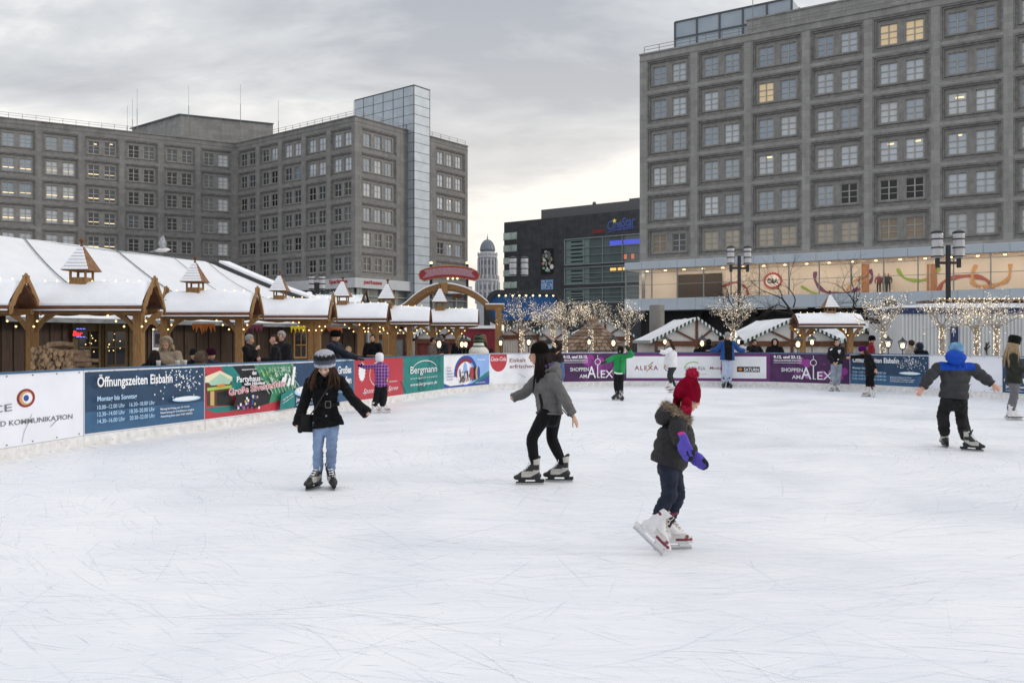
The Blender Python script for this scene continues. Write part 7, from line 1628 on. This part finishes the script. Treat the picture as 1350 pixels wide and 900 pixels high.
# boy in the black bomber
b, J = skater('boy in black bomber jacket with white emblems and pale jeans', 27.0, dict(hd=(1103.2,451.8,-.03), nk=(1103.2,457), sa=(1096,460.3), sb=(1110.5,460), ea=(1092.8,470,-.05), eb=(1112.2,470.5,-.05), wa=(1099,477.5,-.22), wb=(1104.3,477.5,-.22), ha=(1100,480), hb=(1106,480), ka=(1098.6,494,-.04), kb=(1105.6,494,-.04)),
    ((ice(1096,26.9), (-.75,-.7), 'white', 1.05, 0, 0), (ice(1104.5,26.9), (.0,-1), 'white', 1.05, 0, 0)), (fab('bomber_black', (.012,.012,.014), .6, .25, 8), fab('grey_jeans', (.27,.31,.37), .85, .2, 6), HD), k=.96, hdir=(-.05,-1), hem=(1103,479.5,.20), tors=(.21,.215,.17), sleeve=(.095,.082,.055), legs=(.105,.085,.085), male=True, hair=lambda b,c,R,k: hair_cap(b,c,R,k,HD,1.08,.035), hands=(1,1))
mb = MB()
for x, y, dx, dy in ((1094.5,461.5,2.6,-2),(1106.5,466,-1.2,-4.5),(1106.5,466,1.2,-5),(1104,474,2,-.5)): mb.beam(P(x,y,26.80 if x > 1097 else 26.87), P(x+dx,y+dy,26.80 if x > 1097 else 26.9), .012, .035, up=(1,0,0))
mb.build('emblem', C_W, b)
# purple hat
b, J = skater('girl in a black coat and purple knit hat bending forward at the navy board', 24.4, dict(hd=(1137,461.5,-.08), nk=(1141,466.3), sa=(1141.5,469.6,.16), sb=(1146.5,470,-.14), ea=(1131,470,.16), eb=(1151,479.5,-.18), wa=(1121,471,.12), wb=(1153.8,486,-.2), ha=(1146.5,491,.06), hb=(1150.5,491,-.06), ka=(1143.5,501.5,.02), kb=(1149,501.5,-.08)),
    ((ice(1142,24.35), (-1,-.25), 'white', .98, 0, 0), (ice(1152,24.25), (-.5,-1), 'white', .98, 0, 0)), (fab('coat_black', (.010,.010,.011), .85, .3, 9), M_LEG, HB), k=.92, hdir=(-1,-.2), hpitch=25, hem=(1148,495.5,.175), tors=(.15,.16,.13), hat=beanie(KN('purple', (.15,.012,.16)), [(.096,.0),(.112,.01),(.12,.05),(.112,.09),(.08,.12),(0,.135)]), hair=lambda b,c,R,k: hair_long(b,c,R,k,HB,.2,-100,100,30,4), tflat=.85)
# woman at the right edge
b, J = skater('long-haired woman in dark olive coat, black hat and white skates', 17.2, dict(hd=(1337.5,452.5,.0), nk=(1336,462), sa=(1336,469.5,-.12), sb=(1338,469.5,.13), ea=(1338.5,485,-.17), eb=(1341,485,.17), wa=(1350,488.5,-.16), wb=(1353,487,.12), ha=(1336.5,508,-.05), hb=(1338,508,.07), ka=(1337.5,522,-.03), kb=(1336.5,522,.1)),
    ((ice(1337,17.15), (1,-.02), 'plainwhite', 1.0, 0, 0), (ice(1334.5,17.5), (1,.05), 'plainwhite', 1.0, 0, 0)), (fab('olive_coat', (.028,.030,.024), .9, .25, 9, .4), fab('grey_leggings', (.14,.135,.15), .85, .12, 9), HBL), k=1.0, voxel=.015, hdir=(1,.05), hpitch=12, hem=(1336.5,505,.18), tors=(.165,.17,.14), sleeve=(.08,.07,.055), legs=(.095,.07,.058), hat=beanie(fab('black_felt', (.010,.010,.010), .95, .3, 20), [(.098,-.005),(.108,.0),(.114,.05),(.120,.095),(.115,.13),(.085,.16),(0,.172)]), hair=lambda b,c,R,k: (hair_cap(b,c,R,k,HBL,1.05,.01), hair_long(b,c,R,k,HBL,.46,15,110,34,2,(-.05,-.08,-1),.02), hair_long(b,c,R,k,HBL,.46,-110,15,40,3,(-.12,0,-1),.02)), tflat=.9)
# child in the plaid jacket
m_pl, nt, bs = nodes('violet_plaid'); N, L = nt.nodes, nt.links; tc = N.new('ShaderNodeTexCoord'); sp = N.new('ShaderNodeSeparateXYZ'); L.new(tc.outputs['Object'], sp.inputs[0])
def stripe(o, per, ph): 
    a = N.new('ShaderNodeMath'); a.operation = 'MULTIPLY_ADD'; L.new(o, a.inputs[0]); a.inputs[1].default_value = 2*PI/per; a.inputs[2].default_value = ph; s = N.new('ShaderNodeMath'); s.operation = 'SINE'; L.new(a.outputs[0], s.inputs[0]); return s.outputs[0]
def mth(op, a, b_):
    n = N.new('ShaderNodeMath'); n.operation = op; L.new(a, n.inputs[0])
    if isinstance(b_, (int,float)): n.inputs[1].default_value = b_
    else: L.new(b_, n.inputs[1])
    return n.outputs[0]
s1 = mth('MAXIMUM', mth('GREATER_THAN', stripe(sp.outputs['X'], .066, 0), .72), mth('GREATER_THAN', stripe(sp.outputs['Z'], .070, 0), .72)); s2 = mth('MAXIMUM', mth('GREATER_THAN', stripe(sp.outputs['X'], .066, 2.6), .6), mth('GREATER_THAN', stripe(sp.outputs['Z'], .07, 2.6), .6))
mx1 = N.new('ShaderNodeMix'); mx1.data_type = 'RGBA'; mx1.inputs[6].default_value = (.16,.025,.20,1); mx1.inputs[7].default_value = (.07,.012,.11,1); L.new(s2, mx1.inputs[0]); mx2 = N.new('ShaderNodeMix'); mx2.data_type = 'RGBA'; L.new(mx1.outputs[2], mx2.inputs[6]); mx2.inputs[7].default_value = (.34,.16,.40,1); L.new(s1, mx2.inputs[0]); L.new(mx2.outputs[2], bs.inputs['Base Color']); bs.inputs['Roughness'].default_value = .8
M_WH = fab('white_fleece', (.70,.70,.73), .9, .05, 9)
b, J = skater('small child in a violet plaid jacket and white hat reaching to the red board', 18.95, dict(hd=(500.5,472,.03), nk=(501,478.5), sa=(495.5,482.3), sb=(508,482), ea=(485.8,483.8,.05), eb=(510.2,490.5,-.02), wa=(478.5,483,.15), wb=(510.5,498,-.04), ha=(499.3,509), hb=(505.7,509), ka=(496.8,524.5), kb=(506.2,524.5)),
    ((ice(495.5,18.9), (.6,.35), 'white', .84, 0, 0), (ice(507,18.95), (1,.2), 'white', .84, 0, 0)), (m_pl, fab('ski_black', (0,0,0)), HB), k=.78, hdir=(.1,1), hem=(502.5,509.5,.15), tors=(.14,.15,.125), sleeve=(.072,.066,.056), legs=(.115,.098,.088), hands=(0,1), hat=beanie(M_WH, [(.10,-.09),(.112,-.05),(.116,.0),(.118,.05),(.108,.10),(.075,.135),(0,.15)], False), hk=1.1, tflat=.7)
mb = MB(); w_ = J['wa']; mb.tube([w_+V(.06,0,0), w_, w_+V(-.09,.03,.02)], [.05,.055,.04], 10, flat=.75, round_end=True); mb.tube([w_, w_+V(-.03,-.02,.06)], [.022,.018], 8, round_end=True); mb.build('mitten', fab('dark_violet', (.05,.02,.16), .8), b, True)
# person leaning on the boards behind the girl in grey
b, J = skater('person in dark brown jacket and grey beanie, half hidden behind the girl in grey', 27.8, dict(hd=(723.5,452,-.05), nk=(726.5,457.5), sa=(724,462.5,.05), sb=(735.5,461.5,-.05), ea=(728,470,-.15), eb=(739.5,455.5,-.15), wa=(733,466,-.25), wb=(731.5,449,-.2), ha=(736,481,.05), hb=(740.5,481,-.05), ka=(738.5,494,.05), kb=(742,494,-.05)),
    ((ice(736,27.9), (-.3,-1), 'black', 1.05, 0, 0), (ice(740,27.6), (.5,-1), 'black', 1.05, 0, 0)), (fab('brown_jacket', (.028,.021,.018), .8, .3, 9), fab('mid_jeans', (.08,.14,.27), .85, .2, 7), HB), k=1.0, hdir=(-.35,-1), hpitch=15, hem=(736.5,478,.20), tors=(.20,.205,.16), sleeve=(.085,.075,.058), hat=beanie(KN('grey', (.10,.105,.11))), hair=lambda b,c,R,k: hair_long(b,c,R,k,HBL,.3,40,110,16,2))
mb = MB(); mb.ball(P(724.5,457,27.62), (.09,.06,.06), 12, 8); mb.build('scarf', fab('pale_blue_scarf', (.25,.40,.48), .9), b, True)

# --- spectators behind the boards ------------------------------------------------
def bystander(label, px, py, Y, f, cols, hat=None, hair=None, arm='down', sit=False, lean=0.0, hpitch=0, male=False, wide=1.0, group='spectators behind the rink boards', hoodc=None, skin=None, reach=None, gloves=None):
    """py: pixel row of the head's centre"""
    hd = P(px, py, Y); f = V(f[0],f[1],0).normalized(); r = V(f.y,-f.x,0); H_ = hd.z+.125; k = .97 if sit else max(.75, min(1.08, H_/1.74)); z0 = H_-1.74*k
    b0 = V(hd.x, hd.y, 0)-f*(.03+lean*.5); q = lambda rx, fy, z: b0+r*rx*k*wide+f*fy*k+V(0,0,z0+z*k); ln = lean
    J = dict(hd=hd, nk=q(0,.0+ln*.45,1.47), sa=q(-.185,ln*.40,1.41), sb=q(.185,ln*.40,1.41), ha=q(-.085,0,.90), hb=q(.085,0,.90), ka=q(-.09,.03,.50), kb=q(.09,.03,.50))
    A = {'down': ((-.25,.0,1.12),(-.24,.08,.86)), 'front': ((-.26,.02,1.14),(-.10,.30,1.16)), 'fold': ((-.26,.05,1.15),(-.02,.24,1.14)), 'rail': ((-.27,.12,1.16),(-.20,.42,1.17)), 'chin': ((-.24,.10,1.14),(-.05,.20,1.38))}[arm]
    for s, key in ((1,'a'),(-1,'b')):
        e, w_ = A; 
        if arm == 'chin' and key == 'a': e, w_ = ((-.26,.05,1.15),(-.02,.24,1.10))
        J['e'+key] = q(e[0]*s, e[1]+ln*.35, e[2]); J['w'+key] = q(w_[0]*s, w_[1]+ln*.3, w_[2])
    if reach: J['e'+reach[0]], J['w'+reach[0]] = reach[1], reach[2]
    ft = {'a': (q(-.09,0,.10), q(-.09,0,.16)), 'b': (q(.09,0,.10), q(.09,0,.16))}
    if sit:
        zs = .50
        J.update(ha=V(b0.x,b0.y,zs)-r*.09, hb=V(b0.x,b0.y,zs)+r*.09, ka=V(b0.x,b0.y,zs)+f*.42-r*.10, kb=V(b0.x,b0.y,zs)+f*.42+r*.10); ft = {'a': (V(b0.x,b0.y,.1)+f*.40-r*.1, V(b0.x,b0.y,.16)+f*.40-r*.1), 'b': (V(b0.x,b0.y,.1)+f*.40+r*.1, V(b0.x,b0.y,.16)+f*.40+r*.1)}
    pm = (J['ha']+J['hb'])/2
    body, R, jk = person(label, J, cols, k=k, voxel=.020, hdir=(f.x,f.y), hpitch=hpitch, group=group, tors=(.175*wide,.185*wide,.16*wide), hem=(pm-V(0,0,.10*k if not sit else -.02), .20*wide), sleeve=(.085,.072,.055), legs=(.10,.08,.065), hat=hat, hair=hair, feet=ft, male=male, seed=int(px), skin=skin)
    mb = MB()
    for key in 'ab': a = ft[key][0]; mb.tube([a+V(0,0,.10), a+V(0,0,-.03)], [.06,.055], 10, round_end=True); mb.tube([a+V(0,0,-.055)-f*.05, a+V(0,0,-.06)+f*.17], [.045,.04], 10, round_end=True)
    mb.build('boots', fab('winter_boot', (.03,.024,.02), .7), body, True)
    if gloves:
        for key in 'ab':
            d = (J['w'+key]-J['e'+key]).normalized(); mb = MB(); mb.tube([J['w'+key]-d*.03, J['w'+key]+d*.05, J['w'+key]+d*.12, J['w'+key]+d*.20], [.048,.054,.052,.03], 10, flat=.7, round_end=True); mb.build('glove', gloves, body, True)
    if hoodc:
        mb = MB(); T = Matrix.Translation(hd) @ R.to_4x4() @ Matrix.Scale(k,4); mb.M = T; mb.ball((0,-.058,.03), (.116,.10,.132), 18, 12); mb.ball((0,-.04,-.11), (.13,.12,.06), 14, 8); o = mb.build('hood', hoodc[0], body, True)
        rr = random.Random(int(px)); mb = MB(); mb.M = T
        for i in range(420):
            a = rr.uniform(0,2*PI); p = V(.114*math.sin(a), .02+rr.gauss(0,.012), .02+.132*math.cos(a)); d = V(math.sin(a)*.6+rr.gauss(0,.4), .5+rr.gauss(0,.4), math.cos(a)*.6+rr.gauss(0,.4)).normalized(); e = d.orthogonal().normalized()*.006; mb.add([p-e, p+e, p+d*rr.uniform(.03,.055)], [(0,1,2)])
        mb.build('fur_trim', hoodc[1], o)
    return body
cap = lambda m, lift=1.07, front=.035: (lambda b,c,R,k: hair_cap(b,c,R,k,m,lift,front,-.03,.035)); lng = lambda m, L_=.28: (lambda b,c,R,k: (hair_cap(b,c,R,k,m,1.05,.03), hair_long(b,c,R,k,m,L_,-115,115,46,2)))
BK = fab('black_overcoat', (.010,.010,.012), .85, .3, 8); NV = fab('navy_quilt', (.014,.018,.028), .6, .25, 8); TN = fab('sand_parka', (.27,.22,.165), .9, .2, 7); BR = fab('brown_parka', (.085,.062,.045), .9, .3, 9); GY = fab('grey_brown_coat', (.10,.082,.075), .85, .2, 8); RD = fab('wine_red_jacket', (.20,.014,.022), .75, .2, 8); WJ = fab('white_jacket', (0,0,0)); BEI = fab('beige_jacket', (.34,.30,.25), .85, .15, 8); DT = fab('dark_trousers', (.018,.018,.021), .85, .3, 8); m_fur2 = mat('grey_fur', (.36,.30,.24), .9, .3, 25); CHK = fab('charcoal_coat', (.022,.022,.026), .85, .3, 8)
bystander('woman in sand-coloured parka with fur-trimmed hood looking down', 219.3, 454, 16.3, (.05,-1), (TN, DT, HB), hair=lng(HBL,.12), arm='front', hpitch=28, hoodc=(TN, m_fur2), wide=1.12)
bb = bystander('dark-haired person seated with the back turned beside the left timber post', 204.5, 470, 15.9, (.2,1), (BK, DT, HD), hair=lng(HD,.2), arm='fold', sit=True)
bystander('seated person in a dark brown fur-hooded parka with the back turned', 265, 473, 17.1, (.1,1), (BR, DT, HB), arm='fold', sit=True, hoodc=(BR, mat('brown_fur', (.13,.09,.06), .9, .3, 25)), wide=1.25)
bystander('seated person in black left of the fur-hooded brown parka', 255.5, 467.5, 18.2, (.3,-1), (BK, DT, HD), hat=beanie(fab('black_felt', (0,0,0))), arm='fold', sit=True)
bystander('seated person in a dark plum hat right of the fur-hooded brown parka', 278.5, 467.5, 17.6, (.9,-.5), (NV, DT, HD), hat=beanie(KN('plum', (.05,.012,.03))), arm='fold', sit=True)
bystander('grey-haired woman in a black coat with one hand at her chin', 329.5, 448, 20.5, (1,-.1), (BK, DT, HG), hair=cap(HG,1.12,.03), arm='chin', hpitch=6)
bystander('balding man in a black overcoat facing left', 361.5, 448.2, 20.0, (-1,-.15), (BK, DT, HG), hair=lambda b,c,R,k: hair_cap(b,c,R,k,HB,1.03,-.03,-.03), arm='front', male=True, wide=1.08, skin=M_SKINC)
bystander('man with curly grey hair behind the balding man', 370.5, 443.5, 20.9, (-.5,-1), (CHK, DT, HG), hair=cap(HG,1.15,.04), arm='down', male=True)
bystander('man in a navy quilted jacket and black beanie reaching over the rink boards', 442.5, 443.5, 20.0, (.95,-.3), (NV, DT, HD), hat=beanie(KN('black', (.010,.010,.011)), [(.098,.02),(.106,.03),(.112,.07),(.102,.115),(.065,.145),(0,.152)]), arm='rail', male=True, wide=1.08, gloves=C_BLK, reach=('b', P(459,468,19.75), P(472.5,472.0,19.45)))
bystander('person in a black coat half hidden between the posts behind the man in navy', 491, 446, 27.5, (-.2,-1), (BK, DT, HD), hair=cap(HD), arm='down', wide=1.1)
bystander('person with blond hair and a pale face seated deep under the fourth canopy', 459, 462.5, 23.5, (-.3,-1), (CHK, DT, HBL), hair=cap(HBL), arm='fold', sit=True)
bystander('dark-haired woman in grey-brown coat facing right under the last canopy', 571, 450, 28.2, (1,-.3), (GY, DT, HD), hair=cap(HD,1.14,.02), arm='front', hpitch=8, wide=1.05)
bystander('man with a dark cap facing the dark-haired woman under the last canopy', 583, 445.5, 28.6, (-.8,-.7), (CHK, DT, HD), hair=cap(HD,1.1,.04), arm='front', male=True)
bystander('blonde woman half hidden behind a timber post and its lantern', 606.8, 447, 29.6, (.3,1), (BK, DT, HBL), hair=lng(HBL,.34), arm='down', wide=1.1)
bystander('woman with long brown hair facing left beside the timber arch post', 636.5, 445.5, 31.2, (-1,-.2), (CHK, DT, HB), hair=lng(mat('hair_copper', (.15,.075,.035), .6, .3, 30), .3), arm='front')
bystander('person in a black coat left of the fur-hooded person at the white board', 923, 456, 31.5, (.2,1), (BK, DT, HD), hair=cap(HD,1.1), arm='down')
bystander('person in a black coat with a brown fur hood at the white board', 934, 452, 31.2, (.1,1), (BK, DT, HB), arm='down', hoodc=(BK, m_fur2), wide=1.1)
bystander('person in a dark cap peeping out left of the man in the blue jacket', 951.3, 448, 30.9, (.3,-1), (CHK, DT, HD), hat=beanie(fab('black_felt', (0,0,0))), arm='down')
bystander('dark-haired person in a white jacket with the back turned behind the board', 978, 452.5, 31.0, (.2,1), (WJ, DT, HD), hair=cap(HD,1.14,.05), arm='down')
bystander('dark-haired man in a black jacket leaning over the white board', 994.5, 451.5, 30.5, (.25,-1), (BK, DT, HD), hair=cap(HD,1.1,.04), arm='rail', hpitch=15, wide=1.15)
bystander('person in black with a dark hood at the joint of the white and purple boards', 1021.5, 452, 30.0, (-.3,-1), (BK, DT, HD), arm='rail', hoodc=(BK, BK), wide=1.15)
bystander('bearded man in a wine red jacket and black cap behind the purple hat girl', 1150, 448, 27.8, (.9,-.4), (RD, DT, HD), hat=beanie(KN('black', (0,0,0))), arm='down', male=True, hair=cap(HD,1.03,.06), skin=M_SKIN)
bystander('brown-haired person in a beige jacket over the navy board', 1201, 453.5, 26.3, (-.6,1), (BEI, DT, HB), hair=cap(HB,1.16,.03), arm='down')
bystander('person in a black hood beside the brown-haired person in beige', 1212.5, 457.5, 26.2, (.3,1), (BK, DT, HD), arm='down', hoodc=(NV, BK), wide=1.05)
mb = MB()
for a, b_ in ((P(200,520,15.9), P(290,520,17.6)),): mb.beam(V(a.x,a.y,.36), V(b_.x,b_.y,.36), .4, .06); [mb.box(p.x-.05,p.y-.15,0,p.x+.05,p.y+.15,.33) for p in (a.lerp(b_,.1), a.lerp(b_,.9))]
tag(mb.build('bench', M_WOODD), 'low dark bench under the seated people behind the left boards', 'bench')
